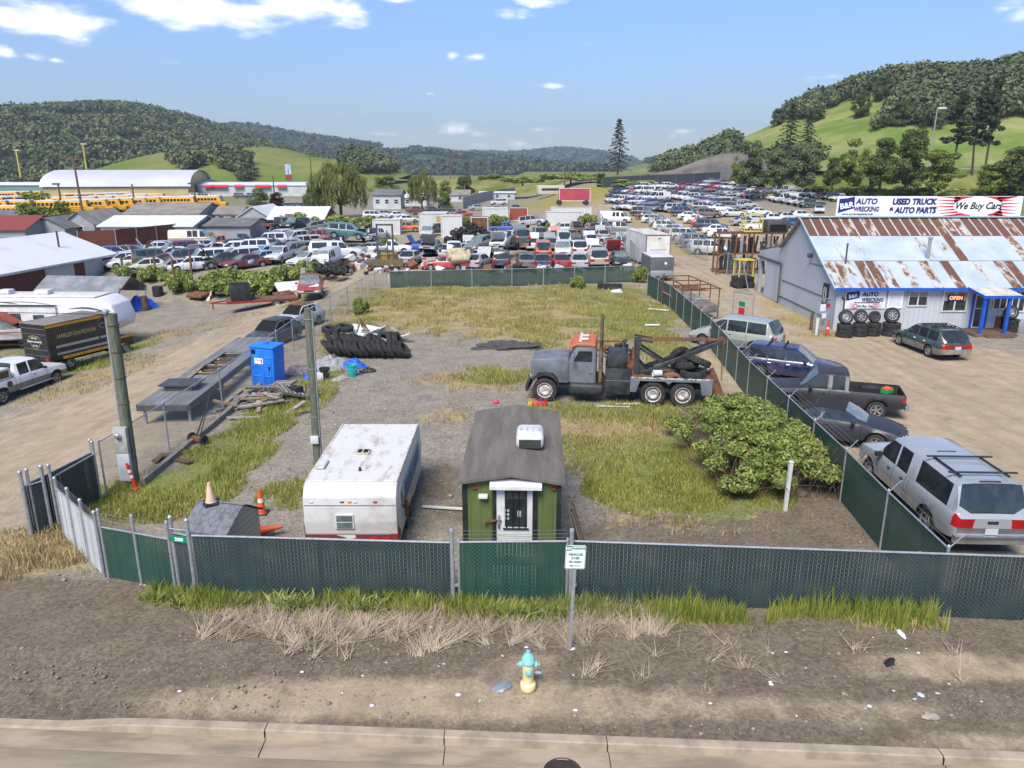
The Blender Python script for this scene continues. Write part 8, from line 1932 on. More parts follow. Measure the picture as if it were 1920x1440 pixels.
def proto(kind, seed):
 rs = np.random.default_rng(seed); lobes = []; lm = 'oak'; n = 8000; size = .27; tr = (7, .32); droop = 0
 t = thing(kind, None, None)
 if kind in ('broadleaf_tree', 'bright_tree', 'grey_tree', 'purple_tree'):
  lm = dict(broadleaf_tree='oak', bright_tree='bright', grey_tree='grey', purple_tree='purple')[kind]
  for k in range(34):
   a = rs.random() * 6.28; r = 3.3 * rs.random() ** .6; z = .4 + 8.3 * rs.random(); sc_ = 1 - .42 * abs(z - 3.6) / 5
   lobes.append((r * sc_ * math.cos(a), r * sc_ * math.sin(a), z, *(rs.uniform(.9, 1.7, 3) * np.array([1, 1, .75]))))
 elif kind == 'willow':
  lm = 'willow'; n = 9000; size = .42; droop = .55; tr = (5.5, .4)
  for k in range(34):
   a = rs.random() * 6.28; r = 6.2 * rs.random() ** .55; z = 8.6 - .085 * r * r + rs.normal() * .5; lobes.append((r * math.cos(a), r * math.sin(a), z, 1.3, 1.3, 1.0)); lobes.append((r * 1.08 * math.cos(a), r * 1.08 * math.sin(a), z * .55 + .4, .75, .75, z * .38))
 elif kind == 'conifer':
  lm = 'conifer'; n = 7000; size = .32; tr = (18, .32); droop = .25
  for k in range(62):
   z = 2.5 + 17 * (k / 62); L_ = (1 - k / 62) ** .8 * 4.0 * rs.uniform(.55, 1.15) + .25; a = k * 2.4
   for q in (.35, .7, 1.0): lobes.append((L_ * q * math.cos(a), L_ * q * math.sin(a), z - .3 * L_ * q, .55, .55, .22))
 elif kind == 'pine':
  lm = 'conifer'; n = 8000; size = .34; tr = (16, .36)
  for k in range(52):
   z = 6.5 + 12.3 * rs.random(); L_ = (1 - (z - 6.5) / 13) * 4.2 * rs.uniform(.25, 1.1); a = rs.random() * 6.28; lobes.append((L_ * math.cos(a), L_ * math.sin(a), z, 1.0, 1.0, .42))
 elif kind == 'shrub':
  lm = 'bramble'; n = 3600; size = .16; tr = (1.0, .06)
  for k in range(16): a = rs.random() * 6.28; r = 1.5 * rs.random() ** .5; lobes.append((r * math.cos(a), r * math.sin(a), .35 + (1.1 - .3 * r) * rs.random(), .6, .6, .42))
 V, F_ = leaves(lobes, n, size, rs, .3, droop)
 o = npmesh('crown', V, F_, LM[lm]); o.parent = t
 limbs = [l[:3] for l in lobes[::max(1, len(lobes) // (40 if kind == 'conifer' else 7))]]
 trunk_mb(tr[0], tr[1], [] if kind == 'conifer' else limbs, rs).build('trunk' if kind != 'shrub' else 'stems', M['trunk'], t)
 return t
PT_ = {}
TN_ = {}
def tree(kind, label, loc, sx, sz, cat=None, group=None):
 L_ = PT_.setdefault(kind, []); c_ = TN_.get(kind, 0); TN_[kind] = c_ + 1
 if len(L_) < 3: o = proto(kind, 40 + c_ + len(kind)); L_.append(o)
 else: o = copy_tree(L_[c_ % 3]); o.rotation_euler = (0, 0, RR() * 6)
 o.name = kind; o.location = loc; o.scale = (sx, sx * RU(.9, 1.1), sz)
 for p in ('label', 'category', 'group'):
  if p in o: del o[p]
 return tag(o, label, cat or ('tree' if kind != 'shrub' else 'shrub'), group)
def tpx(kind, label, px, py, w_, h, Y=None, group=None, nat=None):
 p = G(px, py) if Y is None else AT(px, py, Y)
 f = (p[1] * math.cos(PIT) - (p[2] - CH) * math.sin(PIT)) / FPX
 nw, nh = dict(broadleaf_tree=(8.6, 9.3), bright_tree=(8.6, 9.3), grey_tree=(8.6, 9.3), purple_tree=(8.6, 9.3), willow=(15, 9.6), conifer=(8, 19.5), pine=(9, 19), shrub=(4.2, 1.75))[kind]
 return tree(kind, label, p, w_ * f / nw, h * f / nh, None, group)
tpx('willow', 'big round yellow green willow behind the scrapyard', 640, 408, 132, 100); tpx('willow', 'tall narrow willow right of the big willow', 792, 392, 62, 68)
tpx('bright_tree', 'bushy green tree between the two willows', 722, 372, 60, 42); tpx('willow', 'small willow at the left foot of the big willow', 590, 410, 52, 52); tpx('bright_tree', 'slim green tree right of the narrow willow', 835, 390, 34, 50)
tpx('bright_tree', 'leafy green tree in front of the yellow buses', 90, 440, 120, 76); tpx('purple_tree', 'purple leaved tree beside the grey roofs', 380, 416, 38, 28); tpx('purple_tree', 'dark copper bush by the white shed', 520, 402, 40, 40); tpx('grey_tree', 'olive bush left of the copper bush', 487, 402, 46, 48)
tpx('broadleaf_tree', 'dark green tree behind the grey row fence', 870, 365, 50, 34); tpx('bright_tree', 'bright green tree above the white site cabins', 920, 362, 70, 34); tpx('bright_tree', 'yellowish tree beside the red shed', 955, 358, 40, 26); tpx('broadleaf_tree', 'dark bush on the grassy bank right of the red shed', 1127, 350, 26, 26)
tpx('conifer', 'tall lone conifer standing on the skyline', 1158, 326, 46, 98, 300)
for i, (px, py, w_, h, k, lb) in enumerate(((1478, 292, 50, 92, 'conifer', 'dense dark conifer left of the twin conifer on the right hill'), (1512, 292, 40, 78, 'conifer', 'smaller twin of the dense dark conifer on the right hill'), (1785, 322, 62, 142, 'pine', 'dark pine left of the tall bare trunked pair'), (1822, 330, 56, 158, 'pine', 'left pine of the bare trunked pair'), (1843, 333, 62, 176, 'pine', 'tallest pine of the bare trunked pair on the right'))): tpx(k, lb, px, py, w_, h, 232 if i < 2 else 195)
for i, (px, py, w_, h, k, lb) in enumerate(((1405, 346, 62, 82, 'grey_tree', 'open grey green tree at the left end of the roadside trees'), (1452, 348, 60, 62, 'grey_tree', 'pale rounded tree second from the left of the roadside trees'), (1505, 348, 76, 76, 'grey_tree', 'grey green tree below the twin conifers'), (1600, 346, 76, 80, 'bright_tree', 'round bright green tree in the middle of the roadside trees'), (1650, 350, 70, 86, 'broadleaf_tree', 'dark tree between the round bright tree and the lamp post'), (1700, 350, 90, 104, 'broadleaf_tree', 'largest dark roadside tree below the lamp post'), (1760, 354, 80, 70, 'bright_tree', 'yellow green tree below the pines'), (1898, 366, 110, 92, 'broadleaf_tree', 'big dark green tree at the right edge of the picture'), (1560, 350, 46, 52, 'broadleaf_tree', 'dark gap filler tree left of the round bright tree'), (1850, 360, 60, 50, 'bright_tree', 'low bright tree between the pines and the big right tree'), (1380, 340, 30, 44, 'bright_tree', 'small bright tree in front of the rock face'))): tpx(k, lb, px, py, w_, h, None if i < 0 else 168)
for i, (px, py, w_, h) in enumerate(((1612, 222, 46, 46), (1690, 238, 46, 46), (1655, 188, 46, 40), (1718, 226, 34, 34), (1895, 205, 38, 40), (1455, 236, 34, 30), (1530, 226, 30, 24))):
 H_ = surf(H6, 20000, np.random.default_rng(9)); f = H_[:, 1] * math.cos(PIT) - (H_[:, 2] - CH) * math.sin(PIT); qx = 960 + FPX * H_[:, 0] / f; qy = 720 - FPX * (H_[:, 1] * math.sin(PIT) + (H_[:, 2] - CH) * math.cos(PIT)) / f
 b_ = H_[np.argmin((qx - px) ** 2 + (qy - py) ** 2)]; f = (b_[1] * math.cos(PIT)) / FPX
 tree('broadleaf_tree', 'lone oak on the grassy slope of the right hill, %s from the left' % dn[(2, 4, 3, 5, 6, 0, 1)[i]], (b_[0], b_[1], b_[2]), w_ * f / 8.6, h * f / 9.3)
for zone, l in (('on the bramble bank by the gravel drive', ((395, 548, 90, 40), (440, 545, 110, 48), (490, 550, 120, 52), (540, 540, 90, 48), (575, 530, 60, 44), (345, 548, 70, 40), (240, 522, 60, 30), (290, 525, 60, 34), (330, 535, 60, 34), (590, 545, 50, 40), (470, 560, 90, 40))), ('along the scrapyard hedge below the willow', ((640, 424, 90, 26), (700, 426, 80, 24), (560, 428, 80, 30), (420, 446, 60, 18), (380, 452, 60, 18), (450, 440, 70, 16), (760, 430, 60, 20), (870, 424, 60, 22), (930, 424, 60, 26), (725, 470, 50, 30), (830, 470, 40, 16), (350, 470, 60, 12))), ('by the back corners of the lot', ((1200, 530, 36, 36), (1088, 541, 44, 30), (678, 590, 34, 38), (1102, 424, 40, 26), (1020, 432, 26, 20))), ('on the bank behind the far lot', ((1300, 342, 90, 12), (1180, 350, 120, 14), (1540, 362, 70, 20), (1620, 372, 100, 26), (1700, 374, 110, 26), (1780, 376, 110, 26), (1860, 380, 110, 28), (1480, 352, 70, 18), (1420, 348, 50, 14), (980, 344, 110, 16), (1070, 340, 120, 18)))):
 for i, (px, py, w_, h) in enumerate(sorted(l)): w_ *= 1.08; h *= 1.0; tpx('shrub', '%s green shrub from the left %s' % (('1st', '2nd', '3rd') [i] if i < 3 else '%dth' % (i + 1), zone), px, py, w_, h, 175 if 'far lot' in zone and px > 1500 else (None if py > 346 else 260), 'shrubs ' + zone)
BRX, BRY = 7.85, 23.0
t = thing('bramble_thicket', 'big leafy bramble thicket spilling over the east fence', 'shrub', (BRX, BRY, 0)); rs2 = np.random.default_rng(8); lobes = []
for k in range(120):
 u = rs2.uniform(-1, 1); a = rs2.uniform(-1, 1); x = u * 1.95 - a * .35; y = a * 2.9; hmax = 2.05 * (1 - .62 * abs(u) ** 2.2) * (1 - .45 * abs(a) ** 2.5); z = hmax * rs2.uniform(.55, 1.0)
 if u < -.3 and a < .1 and rs2.random() < .3: continue
 lobes.append((x, y, max(.25, z), .38, .38, .22))
V, F_ = leaves(lobes, 46000, .064, rs2, .5); o = npmesh('foliage', V, F_, LM['bramble']); o.parent = t
mb = MB()
for k in range(420):
 a = Vector((rs2.uniform(-1.7, 1.8), rs2.uniform(-2.8, 2.8), 0)); b_ = a + Vector((rs2.normal() * .7, rs2.normal() * .7, rs2.uniform(.5, 1.7))); mb.cone(a, (a + b_) / 2 + Vector((0, 0, .25)), .010, .009, 4, 0, False); mb.cone((a + b_) / 2 + Vector((0, 0, .25)), b_, .009, .006, 4, 0, False)
mb.build('stems', mat('bramble_stem', (.085, .05, .035), .9, 0, (.15, .11, .075), scale=6), t)
def blades(name, label, pts, h, w_, m, rs, lean=.35, cat='grass'):
 n = len(pts); a = rs.random(n) * 6.28; hh = h * rs.uniform(.4, 1.25, n) * (.25 + 1.5 * fbm(pts[:, 0], pts[:, 1], .9, 3, 6.)); ww = w_ * rs.uniform(.7, 1.3, n); ln = lean * rs.random(n) * hh; b_ = rs.random(n) * 6.28
 d = np.stack([np.cos(a), np.sin(a), 0 * a], -1); base = pts; tip = base + np.stack([np.cos(b_) * ln, np.sin(b_) * ln, hh], -1); mid = base + np.stack([np.cos(b_) * ln * .3, np.sin(b_) * ln * .3, hh * .55], -1)
 V = np.stack([base - d * ww[:, None] / 2, base + d * ww[:, None] / 2, mid + d * ww[:, None] * .38, tip, mid - d * ww[:, None] * .38], 1).reshape(-1, 3)
 i = np.arange(n)[:, None] * 5; F_ = np.concatenate([i + np.array([0, 1, 2, 4]), i + np.array([4, 2, 3, 3])])
 V2 = V; q = npmesh(name, V2, np.concatenate([i + np.array([[0, 1, 2]]), i + np.array([[0, 2, 4]]), i + np.array([[4, 2, 3]])]), m); return tag(q, label, cat, kind='stuff')
def scatter(lst, per, rs, zmin=.42):
 out = []
 for px, py, rx, ry, k in lst:
  c = G(px, py)
  if c[1] > 68 or c[1] < 9: continue
  n = int(per * rx * ry * 3 * k / (1 + (c[1] / 28) ** 2)); a = rs.random(n) * 6.28; r = np.sqrt(rs.random(n)) * 1.25
  x = c[0] + rx * r * np.cos(a); y = c[1] + ry * r * np.sin(a); ok = fbm(x, y, .9, 4, 3.) > zmin + .10 * (r - .6) * 2
  ok &= ~((np.abs(x - .1) < 1.25) & (np.abs(y - 18.5) < 2.7)) & ~((np.abs(x + 4) < 1.3) & (np.abs(y - 19.4) < 2.7))
  out.append(np.stack([x[ok], y[ok], np.zeros(ok.sum())], -1))
 p = np.concatenate(out); p[:, 2] = terr(p[:, 0], p[:, 1]) - .02 + (fbm(p[:, 0], p[:, 1], .9, 4) - .5) * .10; return p
rg = np.random.default_rng(21)
gg = leaf_mat('grass_green', (.17, .23, .036), (.46, .48, .12), .7, .4); gd = leaf_mat('grass_dry', (.28, .22, .10), (.52, .42, .22), .6, .2); gs = leaf_mat('dead_stalks', (.23, .18, .125), (.50, .41, .30), .8, .0); gy = leaf_mat('grass_yellowish', (.28, .27, .07), (.58, .50, .20), .6, .35)
PG = scatter([g_ for g_ in GREEN if 560 < g_[1] < 1000], 1250, rg, .36); blades('grass', 'green grass and weeds growing in patches over the lot', PG[::2], .22, .024, gg, rg, .6); blades('grass', 'yellow green grass mixed into the weedy patches of the lot', PG[1::2], .16, .026, gy, rg, .9)
blades('grass', 'yellowing grass across the back of the lot', scatter([g_ for g_ in GREEN + DRY if g_[1] < 700 and 600 < g_[0] < 1260], 420, rg, .44), .24, .045, gy, rg)
blades('dry_grass', 'straw coloured dry grass in patches over the lot', scatter(DRY, 420, rg, .42), .20, .03, gd, rg, .7)
n = 26000; u = rg.random(n); fxx = -8.4 + u * 17.6; fy = np.where(fxx < -7.2, 15.13 + (-7.2 - fxx) * .25, 15.13 - (fxx + 7.2) * .0515) - .03 - .55 * rg.random(n) ** 1.3
ok = fbm(fxx, fy, 1.4, 3, 5.) > .36 + .10 * (15.13 - (fxx + 7.2) * .0515 - fy); P_ = np.stack([fxx, fy, 0 * fxx - .02], -1)[ok]; tall = np.clip((P_[:, 0] - 1) / 8, 0, 1)
blades('grass', 'fresh green grass along the foot of the street fence', P_[::2], .32, .022, gg, rg, .6)
blades('grass', 'short yellowing grass mixed into the strip along the street fence', P_[1::2] + rg.normal(0, .12, (len(P_[1::2]), 3)) * [1, 1, 0], .17, .022, gy, rg, .9)
P2_ = P_[rg.random(len(P_)) < tall * .5]; blades('grass', 'tall green blades at the east end of the street fence', P2_, .55, .02, gg, rg, .35)
n = 700; fxx = rg.uniform(-8, 2, n); fy = 15.0 - (fxx + 7.2) * .0515 - .12 - .3 * rg.random(n); P_ = np.repeat(np.stack([fxx, fy, 0 * fxx], -1), 5, 0) + rg.normal(0, .05, (n * 5, 3)) * [1, 1, 0]; P_ = P_[fbm(P_[:, 0], P_[:, 1], 1.1, 3, 8.) > .5]
blades('weeds', 'broad leaved green weeds along the street fence', P_, .26, .07, LM['bramble'], rg, 1.3, 'weeds')
out = []
for k in range(128):
 cx = rg.uniform(-6.5, 3.2) if k < 110 else rg.uniform(1, 9); cy = (13.55 + rg.normal() * .35) if k < 110 else rg.uniform(11.6, 13.6); m_ = int(rg.uniform(10, 55)) if k < 110 else 14
 a0 = rg.uniform(.5, 2.3); a = a0 + rg.normal(0, .45, m_); l = rg.uniform(.25, 1.15, m_) * (1 if k < 110 else .7)
 b0 = np.stack([cx + rg.normal(0, .06, m_), cy + rg.normal(0, .05, m_), np.full(m_, .02)], -1); e = b0 + np.stack([np.cos(a) * l, np.sin(a) * l * .9, rg.uniform(.02, .30, m_) * l + .02], -1)
 nrm = np.stack([-np.sin(a), np.cos(a), 0 * a], -1) * .007; out.append(np.stack([b0 - nrm, b0 + nrm, e], 1).reshape(-1, 3))
V = np.concatenate(out); tag(npmesh('dead_stalks', V, np.arange(len(V)).reshape(-1, 3), gs), 'flattened grey dead stalks on the verge below the fence', 'weeds', kind='stuff')
bv, bf = ICO[0]
def stones(name, label, x, y, s, m, rs, flat=.6):
 n = len(x); V = bv[None] * (1 + rs.normal(0, .22, (n, len(bv), 1))) * (s[:, None, None] * np.array([1, .8, flat])); V = V + np.stack([x, y, terr(x, y) + s * .2 + (fbm(x, y, .9, 4) - .5) * .08], -1)[:, None]
 return tag(npmesh(name, V.reshape(-1, 3), (bf[None] + (np.arange(n) * len(bv))[:, None, None]).reshape(-1, 3), m), label, 'gravel', kind='stuff')
n = 5200; x = rg.uniform(-10, 10, n); y = yk(x) + .12 + 3.6 * rg.random(n); stones('gravel', 'small stones scattered over the dirt verge', x, y, rg.exponential(.008, n) + .005, mat('pebble', (.27, .24, .20), .9, 0, (.15, .13, .105), scale=3), rg)
n = 4200; x = rg.uniform(-11, 9.5, n); y = 15.5 + 30 * rg.random(n) ** 1.5; stones('gravel', 'loose gravel scattered over the lot', x, y, rg.exponential(.012, n) + .010, mat('pebble_grey', (.34, .32, .29), .9, 0, (.15, .14, .125), scale=3), rg)
n = 150; x = np.concatenate([rg.uniform(-9, 9, 80), rg.uniform(-2, 9, 70)]); y = yk(x) + .5 + 2.9 * rg.random(n); stones('litter', 'specks of white paper litter on the dirt verge', x, y, rg.exponential(.016, n) + .010, mat('litter_white', (.62, .62, .62), .8), rg, .3)
for i, (px, py, nm, lb, s, m_) in enumerate(((940, 1288, 'plastic_sheet', 'grey torn plastic sheet beside the hydrant', (.36, .22), M['steel']), (1072, 1218, 'bag', 'clear crumpled bag at the foot of the parking sign', (.12, .1), M['white_dirty']), (1690, 1190, 'paper', 'white paper strip near the east grass end', (.3, .1), M['sign_white']), (1668, 1243, 'bag', 'black plastic bag scrap on the east verge', (.28, .14), M['black']), (1745, 1345, 'cardboard', 'flat pale cardboard near the kerb on the east', (.26, .16), M['concrete']), (1120, 1247, 'paper', 'white paper sheet right of the hydrant', (.11, .08), M['sign_white']), (1297, 1247, 'can', 'crushed blue can on the verge', (.09, .06), M['sign_blue']), (1727, 1305, 'wrapper', 'blue and white wrapper on the east verge', (.12, .09), M['plate']), (1445, 1285, 'paper', 'crumpled white paper in the middle of the verge', (.14, .09), M['sign_white']), (1240, 1303, 'stick', 'short grey stick lying on the verge', (.3, .05), M['wood_grey']), (390, 1185, 'stone', 'pale flat stone among the dead stalks', (.16, .12), M['concrete']), (1192, 1391, 'paper', 'white scrap in the gutter', (.12, .05), M['sign_white']))):
 q = G(px, py, -.15 if py > 1385 else 0); mb = MB(); mb.blob((0, 0, .02), (s[0] * .6, s[1] * .6, .03), 2, .6, i, 0, 2.2); o = mb.build(nm, m_, None, q, RR() * 3); tag(o, lb, nm.replace('_', ' '))
def bank(name, pts, m, w_=14.):
 mb = MB()
 for (a, b_) in zip(pts[:-1], pts[1:]):
  for k in range(8):
   p = Vector(a).lerp(Vector(b_), k / 8); q = Vector(a).lerp(Vector(b_), (k + 1) / 8); f = lambda v, d: (v.x, v.y - d, gz(v.x, v.y - d) - .5)
   mb.quad(f(p, w_), f(q, w_), q - Vector((0, 2, 0)), p - Vector((0, 2, 0))); mb.quad(p - Vector((0, 2, 0)), q - Vector((0, 2, 0)), q + Vector((0, 16, -.2)), p + Vector((0, 16, -.2)))
 o = mb.build(name, m, smooth=60); o['kind'] = 'structure'
bm_ = mat('bank_grass', (.10, .13, .03), .95, 0, (.24, .22, .08), scale=.06, lo=.4, hi=.6, spec=.1, bump=.6, bscale=1.5)
bank('embankment', [(64, 205, 9.0), (110, 200, 9.2), (260, 190, 9.4)], bm_)
bank('embankment', [(-40, 330, 5.0), (0, 320, 6.0), (40, 300, 7.4), (75, 262, 8.6), (110, 240, 9.0)], bm_, 30)
mb = MB(); mb.prof([(198, 9.46), (214, 9.46), (214, 9.3), (198, 9.3)], 60, 330, 0, axis='x'); o = mb.build('road', M['concrete']); o['kind'] = 'structure'
t = thing('guardrail', 'steel guardrail along the freeway behind the roadside trees', 'guardrail', (0, 0, 0)); mb = MB(); mb.box((180, 197, 10.0), (240, .12, .35)); addp(t, mb, 'rail', M['steel']); mb = MB()
for k in range(60): mb.box((61 + k * 4, 197.1, 9.6), (.15, .15, .9))
addp(t, mb, 'posts', M['wood_brown'])
RFM = dict(w=tin, g=mat('grey_shingles', (.24, .22, .19), .9, 0, (.17, .155, .135), scale=.5), d=mat('dark_roof', (.11, .11, .115), .9, 0, (.17, .17, .17), scale=.6), r=mat('red_roof', (.22, .05, .04), .7))
WLM = dict(w=mat('house_white', (.52, .53, .55), .7, 0, (.42, .42, .43), scale=.3), y=mat('house_yellow', (.52, .43, .20), .7, 0, (.42, .34, .17), scale=.15), r=mat('house_red', (.24, .05, .04), .7), g=mat('house_grey', (.33, .35, .38), .7, 0, (.26, .27, .29), scale=.4), n=mat('house_green', (.17, .27, .24), .7))
def house(label, px0, px1, py, h, d, rise, wall, roof, wins=3, name='house', gable=False, rz=0, cat='house'):
 a = G(px0, py); b_ = G(px1, py); w_ = b_[0] - a[0]; t = thing(name, label, cat, ((a[0] + b_[0]) / 2, a[1] + d * .35, a[2]), R(rz)); t.scale = (1, .7, .62)
 mb = MB()
 if gable: mb.prof([(-w_ / 2, 0), (w_ / 2, 0), (w_ / 2, h), (0, h + rise), (-w_ / 2, h)], -d / 2, d / 2, 0)
 else: mb.prof([(-d / 2, 0), (d / 2, 0), (d / 2, h), (0, h + rise), (-d / 2, h)], -w_ / 2, w_ / 2, 0, axis='x')
 addp(t, mb, 'wall', WLM[wall], smooth=0)
 mb = MB(); W2, D2 = (d / 2 + .4, w_ / 2 + .5) if gable else (w_ / 2 + .4, d / 2 + .5); e = rise * .5 / (D2 - .5); th = .18
 for sg in (1, -1):
  vs = [(-W2, sg * D2, h - e), (W2, sg * D2, h - e), (W2, 0, h + rise + .04), (-W2, 0, h + rise + .04)]; vs += [(x, y, z + th) for x, y, z in vs]
  if gable: vs = [(y, x, z) for x, y, z in vs]
  mb.add(vs, [(4, 5, 6, 7), (0, 1, 5, 4), (0, 4, 7, 3), (1, 2, 6, 5), (3, 2, 1, 0)])
 addp(t, mb, 'roof', RFM[roof], smooth=0)
 for k in range(wins):
  x = -w_ / 2 + w_ * (k + .5) / wins; mb = MB(); mb.box((x, -d / 2 - .05, h * .55), (1.2, .1, 1.7)); o = addp(t, mb, 'window', M['white']); mb = MB(); mb.box((x, -d / 2 - .11, h * .55 + .4), (.9, .06, .6)); mb.box((x, -d / 2 - .11, h * .55 - .4), (.9, .06, .6)); addp(o, mb, 'pane', M['glass'])
 return t
house('long white shed with three windows and a pale metal roof', 192, 362, 452, 3.2, 14, 1.7, 'w', 'w', 3); house('open sided grey carport joined to the long white shed', 366, 470, 449, 3.0, 12, 1.2, 'd' if False else 'g', 'd', 0, 'carport')
house('grey shingled house in front of the school buses', 125, 180, 446, 3.4, 14, 2.4, 'g', 'g', 1, gable=True); house('wide brown grey shingled house behind the long white shed', 235, 372, 424, 3.2, 18, 2.6, 'g', 'g', 0)
house('low dark roofed house at the far left behind the red workshop', 60, 125, 450, 2.8, 12, 2.0, 'g', 'd', 0, gable=True); house('brown roofed house at the left edge behind the red workshop', -60, 50, 455, 2.8, 12, 2.4, 'g', 'r', 0); house('grey roofed house beside the leafy tree at the left edge', -40, 20, 436, 3.0, 12, 2.0, 'g', 'd', 0)
house('small cottage with a green door left of the copper bush', 405, 450, 421, 3.0, 9, 1.8, 'w', 'g', 2); house('grey gabled house with a white roof right of the small cottage', 448, 505, 424, 2.6, 16, 2.6, 'g', 'w', 0, gable=True); house('low house with a bright white hipped roof behind the stacked wrecks', 505, 606, 426, 2.2, 14, 2.8, 'r', 'w', 0)
house('white two storey house between the willows', 700, 752, 392, 5.5, 10, 2.0, 'w', 'd', 3); house('white mobile home under the narrow willow', 752, 800, 386, 3.5, 10, 1.5, 'w', 'w', 2); house('pale green roofed house behind the grey row fence', 845, 880, 378, 3.2, 9, 2.2, 'w', 'g', 1); house('long white site cabin by the grey row fence', 900, 965, 374, 3.4, 6, .5, 'w', 'w', 3); house('red shed with a white roof beyond the site cabins', 962, 1006, 360, 4.2, 14, 2.4, 'r', 'w', 0, 'shed'); house('mint green house left of the willow', 520, 565, 398, 3.4, 10, 1.2, 'n', 'g', 2)
house('long row of white shops with a flat pale roof', 372, 590, 368, 6.2, 26, 1.5, 'w', 'w', 0, 'shop_row', cat='shop'); sh_ = bpy.context.scene.objects.get('shop_row')
for k, px in enumerate((395, 415, 450, 495, 530)):
 q = G(px, 368); t = thing('awning', 'red awning %s from the left over the white shops' % dn[k], 'awning', (q[0], q[1] - .6, 3.2)); mb = MB(); mb.prof([(-.7, 0), (.6, .8), (.6, .9), (-.7, .1)], -1.8 - (k % 2), 1.8 + (k % 2), 0, axis='x'); addp(t, mb, 'cover', M['sign_red'])
a = G(5, 374); Wm = thing('warehouse', 'huge yellow warehouse with a white barrel roof behind the buses', 'warehouse', (a[0] + 4, a[1] + 30, 0), R(12)); n = 14; rad = 22; arc = [(-rad * math.cos(math.pi * k / n), 3.5 + 5.5 * math.sin(math.pi * k / n)) for k in range(n + 1)]
mb = MB(); mb.prof([(-rad, 0)] + arc + [(rad, 0)][::1], 0, 46, 0, axis='x'); addp(Wm, mb, 'wall', WLM['y'], smooth=0)
mb = MB()
for p, q in zip(arc[:-1], arc[1:]): mb.quad((-.8, p[0] * 1.03, p[1] + .3), (47, p[0] * 1.03, p[1] + .3), (47, q[0] * 1.03, q[1] + .3), (-.8, q[0] * 1.03, q[1] + .3))
addp(Wm, mb, 'roof', mat('mill_roof', (.55, .56, .60), .6, 0, (.46, .47, .50), scale=.05), smooth=60)
house('long yellow warehouse wing with a grey white roof', 280, 372, 366, 6, 40, 3, 'y', 'w', 0, 'warehouse', cat='warehouse'); house('low pale green loading hall at the far left', -120, 82, 366, 6.0, 14, 1.5, 'n', 'w', 0, 'hall', cat='hall')
by_ = mat('bus_yellow', (.72, .36, .02), .4, 0, (.62, .30, .02), scale=.5); BP = thing('school_bus', None, None)
mb = MB(); mb.prof([(-5.6, .5), (4.2, .5), (5.6, .5), (5.7, 1.45), (4.5, 1.6), (4.2, 2.85), (-5.5, 2.95), (-5.6, 2.7)], -1.2, 1.2, .12, 2); addp(BP, mb, 'body', by_, smooth=45)
mb = MB(); mb.rbox((-.7, 0, 2.96), (9.8, 2.3, .18), .08); addp(BP, mb, 'roof', M['white'])
for sg in (1, -1):
 mb = MB()
 for k in range(11): mb.box((-5.1 + k * .82, sg * 1.205, 2.2), (.62, .02, .6))
 addp(BP, mb, 'windows', M['glass']); mb = MB(); mb.box((-.8, sg * 1.21, 1.45), (9.6, .02, .07)); mb.box((-.8, sg * 1.21, 1.05), (9.6, .02, .05)); addp(BP, mb, 'black_stripes', M['black'])
mb = MB(); mb.add([(4.27, 1.05, 2.75), (4.27, -1.05, 2.75), (4.50, -1.05, 1.7), (4.50, 1.05, 1.7)], [(0, 1, 2, 3)]); mb.box((-5.62, 0, 2.1), (.03, 1.9, .7)); addp(BP, mb, 'windshield', M['glass'])
for x in (-3.4, 3.6):
 for sg in (1, -1): mb = MB(); mb.cone((x, sg * .9, .5), (x, sg * 1.22, .5), .5, .5, 14); addp(BP, mb, 'wheel', M['rubber'])
BL = [(12, 416, 4, 0), (128, 402, 12, 0), (165, 400, 12, 0), (190, 398, 14, 0), (215, 397, 14, 0), (240, 396, 14, 0), (268, 394, 12, 0), (292, 391, 10, 0), (335, 392, 2, 0), (385, 390, 2, 0), (118, 393, 10, 1), (150, 392, 10, 1), (182, 391, 10, 1), (214, 389, 10, 1), (246, 387, 10, 1), (280, 384, 8, 1), (-20, 403, 8, 1), (25, 402, 8, 1), (68, 400, 8, 1),
 (130, 384, -55, 2), (150, 384, -55, 2), (168, 383, -55, 2), (186, 383, -55, 2), (204, 382, -55, 2), (222, 381, -55, 2), (240, 380, -55, 2), (12, 391, -50, 2), (36, 390, -50, 2), (60, 389, -50, 2), (8, 379, 10, 3), (32, 378, 10, 3), (54, 377, 10, 3)]
cnt = {}
for i, (px, py, hd_, row) in enumerate(sorted(BL, key=lambda r: (r[3], r[0]))):
 o = BP if i == 0 else copy_tree(BP); q = G(px, py); o.location = q; o.rotation_euler = (0, 0, R(hd_)); k = cnt.get(row, 0); cnt[row] = k + 1
 tag(o, 'yellow school bus, %s from the left in the %s row of buses' % ('1st 2nd 3rd'.split()[k] if k < 3 else '%dth' % (k + 1), ('nearest', 'second', 'third', 'farthest')[row]), 'bus', 'school buses')
for i, (px, py, sn, cn) in enumerate(((316, 368, 'pickup', 'white'), (365, 362, 'pickup', 'white'), (378, 362, 'sedan', 'white'), (392, 366, 'sedan', 'silver'), (370, 372, 'suv', 'white'), (384, 373, 'suv', 'grey'), (400, 371, 'sedan', 'white'), (428, 363, 'van', 'white'), (452, 372, 'suv', 'black'), (476, 372, 'suv', 'navy'))):
 o = FAR[sn].copy() if sn in FAR else single_car(sn); (COL.objects.link(o) if o.name not in COL.objects else None); o.name = 'parked_car'; q = G(px, py); o.location = q; o.rotation_euler = (0, 0, R(8)); o.color = c4(CC[cn]); tag(o, '%s %s parked before the white shops, number %d from the left' % (cn, YN[sn], i + 1), 'car', 'cars before the white shops')
